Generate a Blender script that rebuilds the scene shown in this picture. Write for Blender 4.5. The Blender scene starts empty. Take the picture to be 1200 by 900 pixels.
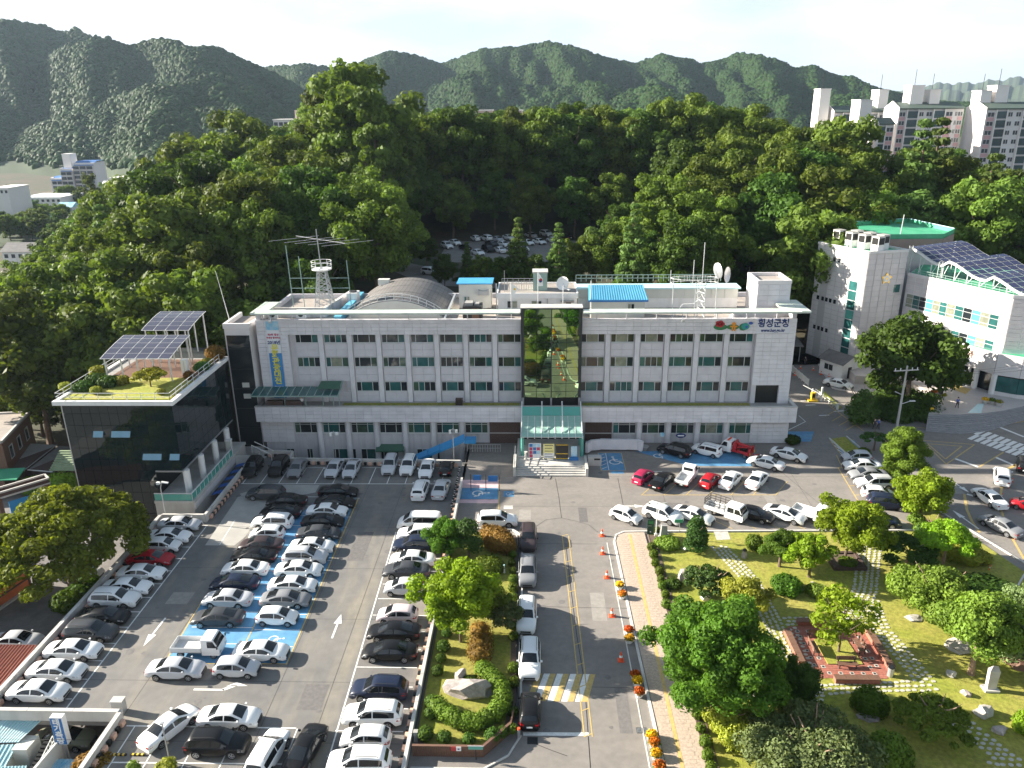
# An office compound seen from the air: everything is built in code, in metres, ground level of the forecourt z = 0.
EXPOSURE=1.8
SKY_STR,SUN_STR=0.05,5.0
CLOUD_COL,CLEAR_COL=(6.6,6.65,6.75,1),(4.6,5.4,6.5,1)
HAZE_COL,HAZE_D=(0.62,0.80,1.0,1),0.00006
import bpy,bmesh,math,random
import numpy as np
from mathutils import Vector,Matrix
R=math.radians
random.seed(7)
SC=bpy.context.scene
COL=SC.collection
# ------------------------------------------------------------------ camera
F_PX,CAM_H=913.0,46.0
PITCH,ROLL,YAW=R(19.7),R(-0.69),R(2.0)
def _basis():
 f0=Vector((-math.sin(YAW),math.cos(YAW),0));r0=Vector((math.cos(YAW),math.sin(YAW),0));u0=Vector((0,0,1))
 f=f0*math.cos(PITCH)-u0*math.sin(PITCH)
 u=u0*math.cos(PITCH)+f0*math.sin(PITCH)
 r=r0*math.cos(ROLL)+u*math.sin(ROLL)
 u=u*math.cos(ROLL)-r0*math.sin(ROLL)
 return f,r,u
CF,CR,CU=_basis()
cam_d=bpy.data.cameras.new("camera");cam=bpy.data.objects.new("camera",cam_d);COL.objects.link(cam)
cam_d.sensor_width=36;cam_d.lens=F_PX/1200*36;cam_d.clip_start=0.5;cam_d.clip_end=30000
m=Matrix((CR,CU,-CF)).transposed().to_4x4();m.translation=(0,0,CAM_H)
cam.matrix_world=m
SC.camera=cam
SC.view_settings.view_transform='Standard'
SC.view_settings.look='None'
SC.view_settings.exposure=EXPOSURE
SC.view_settings.gamma=1
# ------------------------------------------------------------------ sky and sun
SUN_EL=R(22.5)
SUN_DIR=Vector((-0.982*math.cos(SUN_EL),0.191*math.cos(SUN_EL),math.sin(SUN_EL)))
W=bpy.data.worlds.new("World");SC.world=W;W.use_nodes=True
nt=W.node_tree;nt.nodes.clear()
wo=nt.nodes.new('ShaderNodeOutputWorld');bg=nt.nodes.new('ShaderNodeBackground')
sky=nt.nodes.new('ShaderNodeTexSky');sky.sky_type='NISHITA';sky.sun_disc=False
sky.sun_elevation=SUN_EL;sky.sun_rotation=math.atan2(SUN_DIR.x,SUN_DIR.y)
sky.air_density=1.5;sky.dust_density=1.0;sky.ozone_density=1.0
tc=nt.nodes.new('ShaderNodeTexCoord');mp=nt.nodes.new('ShaderNodeMapping');mp.inputs['Scale'].default_value=(1,1,3.2)
nz=nt.nodes.new('ShaderNodeTexNoise');nz.inputs['Scale'].default_value=3.1;nz.inputs['Detail'].default_value=7;nz.inputs['Roughness'].default_value=0.55
rp=nt.nodes.new('ShaderNodeValToRGB');rp.color_ramp.elements[0].position=0.38;rp.color_ramp.elements[1].position=0.58
mx=nt.nodes.new('ShaderNodeMix');mx.data_type='RGBA'
nt.links.new(tc.outputs['Generated'],mp.inputs['Vector']);nt.links.new(mp.outputs[0],nz.inputs['Vector'])
sz_=nt.nodes.new('ShaderNodeSeparateXYZ');nt.links.new(tc.outputs['Generated'],sz_.inputs[0])
el_=nt.nodes.new('ShaderNodeMapRange');el_.interpolation_type='SMOOTHSTEP';el_.inputs['From Min'].default_value=0.16;el_.inputs['From Max'].default_value=0.60;el_.inputs['To Min'].default_value=1.0;el_.inputs['To Max'].default_value=0.05
nt.links.new(sz_.outputs['Z'],el_.inputs['Value']);ml_=nt.nodes.new('ShaderNodeMath');ml_.operation='MULTIPLY'
nt.links.new(nz.outputs['Fac'],rp.inputs['Fac']);cm_=nt.nodes.new('ShaderNodeMix');cm_.data_type='RGBA';cm_.inputs[6].default_value=CLEAR_COL;cm_.inputs[7].default_value=CLOUD_COL;nt.links.new(rp.outputs['Color'],cm_.inputs['Factor']);nt.links.new(cm_.outputs[2],mx.inputs[7]);nt.links.new(el_.outputs[0],mx.inputs['Factor'])
nt.links.new(sky.outputs['Color'],mx.inputs[6]);nt.links.new(mx.outputs[2],bg.inputs['Color'])
bg.inputs['Strength'].default_value=SKY_STR
nt.links.new(bg.outputs[0],wo.inputs['Surface'])
sl=bpy.data.lights.new("sun",'SUN');sl.energy=SUN_STR;sl.angle=R(0.5);sl.color=(1.0,0.925,0.80)
so=bpy.data.objects.new("sun",sl);COL.objects.link(so)
so.rotation_euler=(-SUN_DIR).to_track_quat('-Z','Y').to_euler();so.location=(-60,40,120)
# ------------------------------------------------------------------ survey: photograph pixel -> place on the ground
def _ray(px,py):return CF+CR*((px-600)/F_PX)+CU*((450-py)/F_PX)
def P(px,py,z=0.0):
 d=_ray(px,py);t=(z-CAM_H)/d.z
 return(d.x*t,d.y*t)
def Q(px,py,Y):
 d=_ray(px,py);t=Y/d.y
 return(d.x*t,CAM_H+d.z*t)
# ------------------------------------------------------------------ materials
def nd(t,k,**kw):
 n=t.nodes.new(k)
 for a,b in kw.items():setattr(n,a,b)
 return n
def mat(name,col,rough=0.6,metal=0.0,var=0.0,vscale=1.0,bump=0.0,bscale=20.0,spec=0.5,col2=None,mottle=None,objcol=False,coat=0.0,trans=0.0,wear=None):
 m=bpy.data.materials.new(name);m.use_nodes=True;t=m.node_tree
 b=t.nodes['Principled BSDF'];b.inputs['Roughness'].default_value=rough;b.inputs['Metallic'].default_value=metal
 b.inputs['Specular IOR Level'].default_value=spec;b.inputs['Coat Weight'].default_value=coat;b.inputs['Coat Roughness'].default_value=0.05
 g=nd(t,'ShaderNodeNewGeometry')
 src=None
 if objcol:
  oi=nd(t,'ShaderNodeObjectInfo');src=oi.outputs['Color']
 else:
  rgb=nd(t,'ShaderNodeRGB');rgb.outputs[0].default_value=(*col,1);src=rgb.outputs[0]
 if col2 is not None:
  n=nd(t,'ShaderNodeTexNoise');n.inputs['Scale'].default_value=(mottle or 0.3);n.inputs['Detail'].default_value=6;n.inputs['Roughness'].default_value=0.65
  t.links.new(g.outputs['Position'],n.inputs['Vector'])
  r=nd(t,'ShaderNodeValToRGB');r.color_ramp.elements[0].position=0.38;r.color_ramp.elements[1].position=0.64
  t.links.new(n.outputs['Fac'],r.inputs['Fac'])
  x=nd(t,'ShaderNodeMix',data_type='RGBA');t.links.new(r.outputs['Color'],x.inputs['Factor'])
  t.links.new(src,x.inputs[6]);x.inputs[7].default_value=(*col2,1);src=x.outputs[2]
 if wear is not None:
  mpn=nd(t,'ShaderNodeMapping');mpn.inputs['Scale'].default_value=wear[0];t.links.new(g.outputs['Position'],mpn.inputs['Vector'])
  n=nd(t,'ShaderNodeTexNoise');n.inputs['Scale'].default_value=1;n.inputs['Detail'].default_value=5;t.links.new(mpn.outputs[0],n.inputs['Vector'])
  r=nd(t,'ShaderNodeMapRange');r.inputs['From Min'].default_value=0.48;r.inputs['From Max'].default_value=0.75;r.inputs['To Max'].default_value=wear[2]
  t.links.new(n.outputs['Fac'],r.inputs['Value'])
  x=nd(t,'ShaderNodeMix',data_type='RGBA');t.links.new(r.outputs[0],x.inputs['Factor']);t.links.new(src,x.inputs[6]);x.inputs[7].default_value=(*wear[1],1);src=x.outputs[2]
 if var>0:
  n=nd(t,'ShaderNodeTexNoise');n.inputs['Scale'].default_value=vscale;n.inputs['Detail'].default_value=5
  t.links.new(g.outputs['Position'],n.inputs['Vector'])
  mr=nd(t,'ShaderNodeMapRange');mr.inputs['From Min'].default_value=0.25;mr.inputs['From Max'].default_value=0.75
  mr.inputs['To Min'].default_value=1-var;mr.inputs['To Max'].default_value=1+var
  t.links.new(n.outputs['Fac'],mr.inputs['Value'])
  oi=nd(t,'ShaderNodeObjectInfo');mr2=nd(t,'ShaderNodeMapRange');mr2.inputs['To Min'].default_value=1-var*.5;mr2.inputs['To Max'].default_value=1+var*.5
  t.links.new(oi.outputs['Random'],mr2.inputs['Value'])
  mu=nd(t,'ShaderNodeMath',operation='MULTIPLY');t.links.new(mr.outputs[0],mu.inputs[0]);t.links.new(mr2.outputs[0],mu.inputs[1])
  vm=nd(t,'ShaderNodeVectorMath',operation='SCALE');t.links.new(src,vm.inputs[0]);t.links.new(mu.outputs[0],vm.inputs['Scale']);src=vm.outputs[0]
 t.links.new(src,b.inputs['Base Color'])
 if bump>0:
  n=nd(t,'ShaderNodeTexNoise');n.inputs['Scale'].default_value=bscale;n.inputs['Detail'].default_value=4
  t.links.new(g.outputs['Position'],n.inputs['Vector'])
  bp=nd(t,'ShaderNodeBump');bp.inputs['Strength'].default_value=bump;bp.inputs['Distance'].default_value=0.05
  t.links.new(n.outputs['Fac'],bp.inputs['Height']);t.links.new(bp.outputs[0],b.inputs['Normal'])
 return m
def leaf_mat(name,col,hue=0.25,transl=0.35,spec=0.1):
 m=bpy.data.materials.new(name);m.use_nodes=True;t=m.node_tree;t.nodes.clear()
 o=nd(t,'ShaderNodeOutputMaterial');d=nd(t,'ShaderNodeBsdfPrincipled');d.inputs['Roughness'].default_value=0.55;d.inputs['Specular IOR Level'].default_value=spec
 tr=nd(t,'ShaderNodeBsdfTranslucent');mxs=nd(t,'ShaderNodeMixShader');mxs.inputs[0].default_value=transl
 at=nd(t,'ShaderNodeAttribute',attribute_name='tint');oi=nd(t,'ShaderNodeObjectInfo')
 mr=nd(t,'ShaderNodeMapRange');mr.inputs['To Min'].default_value=1-hue;mr.inputs['To Max'].default_value=1+hue;t.links.new(at.outputs['Fac'],mr.inputs['Value'])
 mr2=nd(t,'ShaderNodeMapRange');mr2.inputs['To Min'].default_value=0.72;mr2.inputs['To Max'].default_value=1.25;t.links.new(oi.outputs['Random'],mr2.inputs['Value'])
 mu=nd(t,'ShaderNodeMath',operation='MULTIPLY');t.links.new(mr.outputs[0],mu.inputs[0]);t.links.new(mr2.outputs[0],mu.inputs[1])
 hs=nd(t,'ShaderNodeHueSaturation');hs.inputs['Color'].default_value=(*col,1);t.links.new(mu.outputs[0],hs.inputs['Value'])
 mh=nd(t,'ShaderNodeMapRange');mh.inputs['To Min'].default_value=0.484;mh.inputs['To Max'].default_value=0.516;t.links.new(oi.outputs['Random'],mh.inputs['Value']);t.links.new(mh.outputs[0],hs.inputs['Hue'])
 t.links.new(hs.outputs[0],d.inputs['Base Color'])
 vm=nd(t,'ShaderNodeVectorMath',operation='MULTIPLY');vm.inputs[1].default_value=(1.25,1.25,0.6);t.links.new(hs.outputs[0],vm.inputs[0]);t.links.new(vm.outputs[0],tr.inputs['Color'])
 t.links.new(d.outputs[0],mxs.inputs[1]);t.links.new(tr.outputs[0],mxs.inputs[2]);t.links.new(mxs.outputs[0],o.inputs[0])
 return m
M={}
M['paint']=mat('car_paint',(1,1,1),0.35,objcol=True,coat=0.12,spec=0.3)
M['glass']=mat('dark_glass',(0.012,0.014,0.016),0.06,spec=0.7)
M['tyre']=mat('tyre_rubber',(0.015,0.015,0.015),0.85)
M['rim']=mat('wheel_alloy',(0.45,0.46,0.48),0.35,0.8)
M['lamp']=mat('lamp_glass',(0.55,0.57,0.6),0.12,0.3)
M['tail']=mat('tail_lamp_red',(0.35,0.012,0.015),0.15)
M['plate']=mat('number_plate_white',(0.75,0.77,0.75),0.4)
M['grille']=mat('grille_black',(0.02,0.02,0.022),0.4)
M['trim']=mat('dark_trim',(0.03,0.03,0.032),0.6)
M['stone']=mat('grey_granite_cladding',(0.67,0.65,0.67),0.55,var=0.10,vscale=0.8,bump=0.05,bscale=30)
M['stone2']=mat('granite_wall',(0.60,0.58,0.60),0.6,var=0.08,vscale=0.6,wear=((1.2,1.2,0.15),(0.24,0.22,0.21),0.5))
M['pale']=mat('pale_granite_cladding',(0.68,0.65,0.64),0.5,var=0.06,vscale=0.5)
M['joint']=mat('joint_mortar',(0.34,0.33,0.33),0.9)
M['joint2']=mat('light_joint',(0.50,0.48,0.475),0.8)
M['brick']=mat('dark_brown_brick',(0.085,0.05,0.042),0.8,var=0.3,vscale=8)
M['frame']=mat('white_window_frame',(0.6,0.61,0.6),0.4)
M['pane_dark']=mat('dark_window_pane',(0.02,0.026,0.03),0.05,spec=0.6)
M['pane_teal']=mat('teal_window_pane',(0.028,0.11,0.105),0.07,spec=0.6,var=0.3,vscale=0.7)
M['pane_green']=mat('green_window_pane',(0.05,0.09,0.06),0.06,spec=0.7,var=0.4,vscale=1.2)
M['pane_curtain']=mat('curtain_behind_pane',(0.24,0.25,0.19),0.15,spec=0.6,var=0.3,vscale=1.5)
M['mirror']=mat('green_mirror_glass',(0.23,0.34,0.19),0.015,0.95,spec=0.8)
M['curtain']=mat('dark_curtain_wall_glass',(0.008,0.017,0.02),0.03,0.0,spec=0.6)
M['curtain_light']=mat('open_window_glass',(0.20,0.36,0.46),0.1,spec=0.6)
M['mullion']=mat('dark_mullion',(0.03,0.035,0.035),0.5)
M['white']=mat('white_painted_wall',(0.80,0.79,0.77),0.6,var=0.04,vscale=0.7,wear=((0.9,0.9,0.1),(0.55,0.53,0.5),0.4))
M['offwhite']=mat('offwhite_panel',(0.62,0.62,0.57),0.6,var=0.05)
M['concrete']=mat('concrete',(0.36,0.35,0.33),0.85,var=0.12,vscale=0.5,col2=(0.27,0.26,0.245),mottle=0.25)
M['concrete_l']=mat('pale_concrete',(0.52,0.50,0.465),0.8,var=0.08,vscale=0.8,wear=((0.7,0.7,0.2),(0.33,0.31,0.29),0.6))
M['roofdeck']=mat('roof_screed',(0.36,0.31,0.27),0.85,col2=(0.27,0.24,0.22),mottle=0.3,var=0.1,vscale=2)
M['eave']=mat('weathered_green_eave',(0.60,0.64,0.55),0.5,col2=(0.42,0.50,0.45),mottle=0.35,var=0.1,vscale=1.5)
M['bluemetal']=mat('blue_sheet_metal',(0.045,0.30,0.55),0.45,var=0.1,vscale=0.6)
M['cyan']=mat('pale_cyan_sheet',(0.50,0.72,0.74),0.45,var=0.06)
M['slate']=mat('dark_sheet_roof',(0.15,0.14,0.135),0.6,var=0.15,vscale=1.0,wear=((0.4,2,0.4),(0.24,0.22,0.2),0.5))
M['steel']=mat('galvanised_steel',(0.50,0.51,0.52),0.4,0.6)
M['whitemetal']=mat('white_steel',(0.72,0.72,0.70),0.4)
M['green_rail']=mat('green_grey_steel',(0.30,0.42,0.38),0.5)
M['asphalt']=mat('worn_asphalt',(0.248,0.224,0.200),0.9,col2=(0.205,0.186,0.170),mottle=0.10,var=0.10,vscale=1.8,bump=0.25,bscale=35,wear=((0.16,0.5,1),(0.12,0.11,0.105),0.35))
M['asphalt_d']=mat('parking_deck_screed',(0.190,0.178,0.165),0.85,col2=(0.145,0.14,0.135),mottle=0.14,var=0.12,vscale=1.0,bump=0.2,bscale=35,wear=((0.5,0.10,1),(0.30,0.26,0.19),0.7))
M['asphalt_grn']=mat('green_grey_screed',(0.105,0.115,0.105),0.85,col2=(0.085,0.09,0.085),mottle=0.3,var=0.14,vscale=1.5,bump=0.2,bscale=35)
M['screed_l']=mat('pale_concrete_screed',(0.40,0.385,0.35),0.85,col2=(0.33,0.315,0.29),mottle=0.5,var=0.1,vscale=2)
M['alley']=mat('alley_paving',(0.20,0.185,0.175),0.9,col2=(0.15,0.14,0.135),mottle=0.4,var=0.15,vscale=2)
M['mark_w']=mat('white_road_paint',(0.72,0.71,0.68),0.7,var=0.15,vscale=4)
M['mark_y']=mat('yellow_road_paint',(0.50,0.36,0.13),0.7,var=0.2,vscale=4)
M['mark_b']=mat('blue_stall_paint',(0.09,0.26,0.45),0.7,var=0.15,vscale=1.5,wear=((0.6,0.6,1),(0.22,0.42,0.52),0.5))
M['mark_p']=mat('pink_stall_paint',(0.62,0.43,0.45),0.7,var=0.1,vscale=2)
M['kerb']=mat('kerb_stone',(0.55,0.53,0.49),0.8,var=0.12,vscale=1.5)
M['paver']=mat('beige_paver',(0.41,0.325,0.255),0.85,var=0.22,vscale=6)
M['redbrick']=mat('red_paving_brick',(0.33,0.12,0.085),0.85,var=0.25,vscale=6)
M['grass']=mat('lawn_grass',(0.250,0.275,0.030),0.95,col2=(0.320,0.285,0.060),mottle=0.22,var=0.34,vscale=3.2,bump=0.8,bscale=14)
M['soil']=mat('garden_soil',(0.12,0.085,0.06),0.95,var=0.2,vscale=3,bump=0.5,bscale=8)
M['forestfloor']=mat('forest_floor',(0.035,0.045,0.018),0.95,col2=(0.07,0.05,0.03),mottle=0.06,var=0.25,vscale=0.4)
M['stepstone']=mat('pale_step_stone',(0.47,0.45,0.40),0.85,var=0.2,vscale=3)
M['rock']=mat('garden_rock',(0.27,0.235,0.22),0.9,col2=(0.42,0.37,0.34),mottle=1.4,var=0.2,vscale=4,bump=0.8,bscale=4)
M['wood']=mat('brown_bench_wood',(0.16,0.085,0.055),0.7,var=0.2,vscale=6)
M['bark']=mat('tree_bark',(0.12,0.085,0.06),0.9,var=0.3,vscale=3,bump=0.5,bscale=15)
M['barkred']=mat('red_pine_bark',(0.30,0.20,0.14),0.9,var=0.3,vscale=3,bump=0.5,bscale=15)
M['solar']=mat('solar_cells',(0.035,0.04,0.085),0.12,spec=0.6,var=0.15,vscale=0.8)
M['solar2']=mat('purple_grey_solar_cells',(0.055,0.052,0.075),0.15,spec=0.6,var=0.12,vscale=0.8)
M['greenfloor']=mat('green_roof_coating',(0.05,0.34,0.18),0.6,col2=(0.09,0.40,0.23),mottle=0.4,var=0.08)
M['orange']=mat('orange_plastic',(0.75,0.10,0.03),0.5)
M['white_pl']=mat('white_plastic',(0.8,0.8,0.78),0.4)
M['red']=mat('red_paint',(0.45,0.02,0.025),0.35,coat=0.4)
M['yellow']=mat('yellow_paint',(0.75,0.48,0.03),0.45)
M['canopy_glass']=mat('pale_canopy_glass',(0.34,0.54,0.46),0.1,spec=0.6)
M['teal']=mat('teal_tinted_glass',(0.10,0.36,0.30),0.08,spec=0.6)
M['blue_sign']=mat('blue_sign_face',(0.03,0.16,0.42),0.4)
M['navy']=mat('navy_lettering',(0.012,0.035,0.16),0.5)
M['dkgreen']=mat('dark_green_board',(0.012,0.045,0.03),0.4)
M['grn_awning']=mat('green_awning',(0.05,0.13,0.085),0.6,var=0.1)
M['black']=mat('black_panel',(0.012,0.012,0.012),0.4)
M['skin']=mat('skin',(0.50,0.32,0.23),0.6)
M['hair']=mat('dark_hair',(0.015,0.012,0.01),0.6)
M['cloth_w']=mat('white_shirt',(0.75,0.75,0.75),0.8)
M['cloth_b']=mat('blue_shirt',(0.05,0.13,0.45),0.8)
M['cloth_d']=mat('dark_trousers',(0.03,0.03,0.04),0.8)
M['leaf']=leaf_mat('broad_leaves',(0.090,0.170,0.020),0.25,0.4)
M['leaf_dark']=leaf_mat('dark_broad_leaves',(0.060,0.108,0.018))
M['leaf_bright']=leaf_mat('bright_leaves',(0.200,0.310,0.020))
M['leaf_forest']=leaf_mat('forest_leaves',(0.098,0.140,0.022),0.35,0.35)
M['leaf_mtn']=leaf_mat('mountain_leaves',(0.036,0.074,0.018),0.3,0.15,0.05)
M['leaf_pine']=leaf_mat('pine_needles',(0.060,0.120,0.028),0.25,0.25)
M['leaf_con']=leaf_mat('conifer_needles',(0.085,0.135,0.030),0.25,0.25)
M['leaf_jun']=leaf_mat('juniper_sprays',(0.150,0.215,0.030),0.25,0.3)
M['leaf_grey']=leaf_mat('grey_green_sprays',(0.150,0.195,0.075),0.25,0.3)
M['leaf_box']=leaf_mat('clipped_leaves',(0.115,0.175,0.020),0.25,0.25)
M['leaf_fresh']=leaf_mat('fresh_forest_leaves',(0.108,0.158,0.026),0.35,0.35)
M['leaf_zel']=leaf_mat('zelkova_leaves',(0.155,0.205,0.022),0.3,0.4)
M['leaf_yel']=leaf_mat('yellow_green_leaves',(0.26,0.27,0.035),0.25,0.3)
M['leaf_rust']=leaf_mat('rust_brown_leaves',(0.20,0.115,0.025),0.35,0.25)
M['flower_y']=leaf_mat('yellow_blossom',(0.70,0.42,0.015),0.3,0.2)
M['flower_o']=leaf_mat('orange_blossom',(0.55,0.13,0.015),0.4,0.2)
M['hill']=mat('wooded_hillside',(0.035,0.055,0.022),0.95,var=0.2,vscale=0.02)
M['far_hill']=mat('distant_wooded_mountain',(0.04,0.06,0.03),0.95,var=0.15,vscale=0.004)
# ------------------------------------------------------------------ objects
def tag(o,label=None,cat=None,group=None,kind=None):
 if label:o['label']=label
 if cat:o['category']=cat
 if group:o['group']=group
 if kind:o['kind']=kind
 return o
def thing(name,loc,label,cat,group=None,rz=0.0):
 o=bpy.data.objects.new(name,None);o.empty_display_size=0.3;COL.objects.link(o)
 o.location=loc if len(loc)==3 else(loc[0],loc[1],0.0);o.rotation_euler=(0,0,rz)
 return tag(o,label,cat,group)
def children(o):return[c for c in COL.objects if c.parent==o]
KIDS={}
def link(o,parent=None):
 COL.objects.link(o)
 if parent is not None:
  o.parent=parent;KIDS.setdefault(parent.name,[]).append(o)
 return o
def dup(root,loc,rz=0.0,label=None,group=None,color=None,scale=None,cat=None):
 r=root.copy();COL.objects.link(r);r.location=loc if len(loc)==3 else(loc[0],loc[1],0);r.rotation_euler=(0,0,rz)
 if scale:r.scale=(scale,)*3 if isinstance(scale,(int,float))else scale
 if label:r['label']=label
 if group:r['group']=group
 if cat:r['category']=cat
 def rec(src,dst):
  for c in KIDS.get(src.name,[]):
   k=c.copy();link(k,dst)
   if color:k.color=(*color,1)
   rec(c,k)
 rec(root,r)
 return r
class MB:
 def __init__(s):s.v=[];s.f=[];s.mi=[];s.cur=0
 def add(s,vs,fs):
  n=len(s.v);s.v+=[tuple(map(float,p))for p in vs];s.f+=[tuple(i+n for i in f)for f in fs];s.mi+=[s.cur]*len(fs);return s
 def box(s,x0,x1,y0,y1,z0,z1):
  return s.add([(x0,y0,z0),(x1,y0,z0),(x1,y1,z0),(x0,y1,z0),(x0,y0,z1),(x1,y0,z1),(x1,y1,z1),(x0,y1,z1)],[(3,2,1,0),(4,5,6,7),(0,1,5,4),(1,2,6,5),(2,3,7,6),(3,0,4,7)])
 def obox(s,c,sx,sy,sz,rz=0.0,rx=0.0,ry=0.0):
  mt=Matrix.Rotation(rz,3,'Z')@Matrix.Rotation(ry,3,'Y')@Matrix.Rotation(rx,3,'X');c=Vector(c)
  vs=[c+mt@Vector((a*sx/2,b*sy/2,d*sz/2))for d in(-1,1)for a,b in((-1,-1),(1,-1),(1,1),(-1,1))]
  return s.add(vs,[(3,2,1,0),(4,5,6,7),(0,1,5,4),(1,2,6,5),(2,3,7,6),(3,0,4,7)])
 def prism(s,poly,z0,z1):
  n=len(poly);a=sum(poly[i][0]*poly[(i+1)%n][1]-poly[(i+1)%n][0]*poly[i][1]for i in range(n))
  if a<0:poly=poly[::-1]
  vs=[(p[0],p[1],z0)for p in poly]+[(p[0],p[1],z1)for p in poly]
  return s.add(vs,[tuple(range(n-1,-1,-1)),tuple(range(n,2*n))]+[(i,(i+1)%n,n+(i+1)%n,n+i)for i in range(n)])
 def quad(s,a,b,c,d):return s.add([a,b,c,d],[(0,1,2,3)])
 def bar(s,a,b,w,h=None):
  a=Vector(a);b=Vector(b);d=(b-a)
  if d.length<1e-6:return s
  d.normalize();up=Vector((0,0,1))if abs(d.z)<0.95 else Vector((1,0,0))
  x=d.cross(up).normalized()*(w/2);y=x.cross(d).normalized()*((h or w)/2)
  vs=[a-x-y,a+x-y,a+x+y,a-x+y,b-x-y,b+x-y,b+x+y,b-x+y]
  return s.add(vs,[(0,1,2,3),(7,6,5,4),(0,4,5,1),(1,5,6,2),(2,6,7,3),(3,7,4,0)])
 def tube(s,pts,rad,n=8,cap=True):
  pts=[Vector(p)for p in pts];rad=rad if isinstance(rad,(list,tuple))else[rad]*len(pts)
  vs=[];fs=[];ref=Vector((0.3,0.8,0.52)).normalized()
  for i,p in enumerate(pts):
   d=(pts[min(i+1,len(pts)-1)]-pts[max(i-1,0)]).normalized()
   u=ref if abs(d.dot(ref))<0.95 else Vector((1,0,0))
   x=d.cross(u).normalized();y=d.cross(x)
   vs+=[p+(x*math.cos(2*math.pi*k/n)+y*math.sin(2*math.pi*k/n))*rad[i]for k in range(n)]
  for i in range(len(pts)-1):
   fs+=[(i*n+k,i*n+(k+1)%n,(i+1)*n+(k+1)%n,(i+1)*n+k)for k in range(n)]
  if cap:fs+=[tuple(range(n-1,-1,-1)),tuple(range((len(pts)-1)*n,len(pts)*n))]
  return s.add(vs,fs)
 def lathe(s,prof,c=(0,0,0),n=16):
  vs=[(c[0]+r*math.cos(2*math.pi*k/n),c[1]+r*math.sin(2*math.pi*k/n),c[2]+z)for r,z in prof for k in range(n)]
  fs=[(i*n+k,i*n+(k+1)%n,(i+1)*n+(k+1)%n,(i+1)*n+k)for i in range(len(prof)-1)for k in range(n)]
  fs+=[tuple(range(n-1,-1,-1)),tuple(range((len(prof)-1)*n,len(prof)*n))]
  return s.add(vs,fs)
 def rail(s,pts,h=1.1,w=0.05,step=1.5,bars=2):
  for a,b in zip(pts[:-1],pts[1:]):
   a=Vector(a);b=Vector(b);L=(b-a).length;n=max(1,round(L/step))
   for k in range(bars):
    z=Vector((0,0,h*(1-k/bars)));s.bar(a+z,b+z,w)
   for k in range(n+1):
    q=a.lerp(b,k/n);s.bar(q,q+Vector((0,0,h)),w)
  return s
 def mesh(s,name,mats,off=(0,0,0),smooth=False):
  me=bpy.data.meshes.new(name)
  me.from_pydata([(p[0]-off[0],p[1]-off[1],p[2]-off[2])for p in s.v],[],s.f)
  for m_ in(mats if isinstance(mats,(list,tuple))else[mats]):me.materials.append(M[m_]if isinstance(m_,str)else m_)
  if max(s.mi,default=0)>0:me.polygons.foreach_set('material_index',s.mi)
  if smooth:me.shade_smooth();me.set_sharp_from_angle(angle=R(38))
  me.update();return me
 def build(s,name,mats,parent=None,smooth=False,off=None,world=True):
  if off is None:off=tuple(parent.location)if(parent is not None and world)else(0,0,0)
  if parent is not None and world and parent.parent is not None:off=tuple(Vector(off)+parent.parent.location)
  o=bpy.data.objects.new(name,s.mesh(name,mats,off,smooth));return link(o,parent)
def structure(o):o['kind']='structure';return o
def part(name,mats,parent,fn,smooth=False,world=True):
 b=MB();fn(b);return b.build(name,mats,parent,smooth,world=world)
def instance(mesh,name,parent,loc,rz=0.0,color=None):
 o=bpy.data.objects.new(name,mesh);o.location=loc;o.rotation_euler=(0,0,rz)
 if color:o.color=(*color,1)
 return link(o,parent)
def text_mesh(body,size,mat_,name,parent,loc,rot,extrude=0.02,sx=1.0,bold=0.0,align='CENTER'):
 c=bpy.data.curves.new(name,'FONT');c.body=body;c.size=size;c.extrude=extrude;c.align_x=align;c.align_y='CENTER';c.resolution_u=2;c.offset=bold
 t=bpy.data.objects.new(name,c);COL.objects.link(t)
 dg=bpy.context.evaluated_depsgraph_get();dg.update()
 me=bpy.data.meshes.new_from_object(t.evaluated_get(dg));bpy.data.objects.remove(t)
 me.materials.clear();me.materials.append(M[mat_])
 o=bpy.data.objects.new(name,me);base=parent.location if parent is not None else Vector((0,0,0))
 o.location=Vector(loc)-base;o.rotation_euler=rot;o.scale=(sx,1,1)
 return link(o,parent)
# ------------------------------------------------------------------ terrain
def sst(a,b,x):
 t=np.clip((np.asarray(x,float)-a)/(b-a),0,1);return t*t*(3-2*t)
def ground_h(x,y):
 x=np.asarray(x,float);y=np.asarray(y,float)
 low=-0.15-3.1*(1-sst(-10.4,-9.8,x))-3.0*sst(-70,-150,x)
 behind=sst(121,138,y)
 side=1-sst(29,36,x)*(1-sst(146,205,y))
 h1=11.2*behind*side*sst(-118,-52,x)
 h2=(14.0-5*sst(40,130,x))*sst(214,262,y)*sst(-150,-62,x)
 down=sst(300,430,y)
 h=low*(1-behind*sst(-118,-52,x))+(h1+h2)*(1-down)-5*down
 return np.where(y>430,-5.0+0*h,h)
gx=np.concatenate([[-9000,-5000,-2500,-1200,-700,-450,-330,-260],np.arange(-220,-44,6),[-42,-38,-30,-22,-16,-12,-10.4,-9.8,-8],np.arange(-4,100,4),np.arange(104,230,7),[260,320,450,700,1200,2500,5000,9000]])
gy=np.concatenate([[-3000,-500,-100,0,20,30],np.arange(36,118,5),np.arange(118,150,3.5),np.arange(150,300,5),np.arange(300,460,16),[520,640,800,1100,1600,2400,4000,7000,12000]])
XX,YY=np.meshgrid(gx,gy);ZZ=ground_h(XX,YY)
nX,nY=len(gx),len(gy)
gm=bpy.data.meshes.new('ground')
gm.from_pydata(np.stack([XX,YY,ZZ],-1).reshape(-1,3).tolist(),[],[(j*nX+i,j*nX+i+1,(j+1)*nX+i+1,(j+1)*nX+i)for j in range(nY-1)for i in range(nX-1)])
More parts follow.
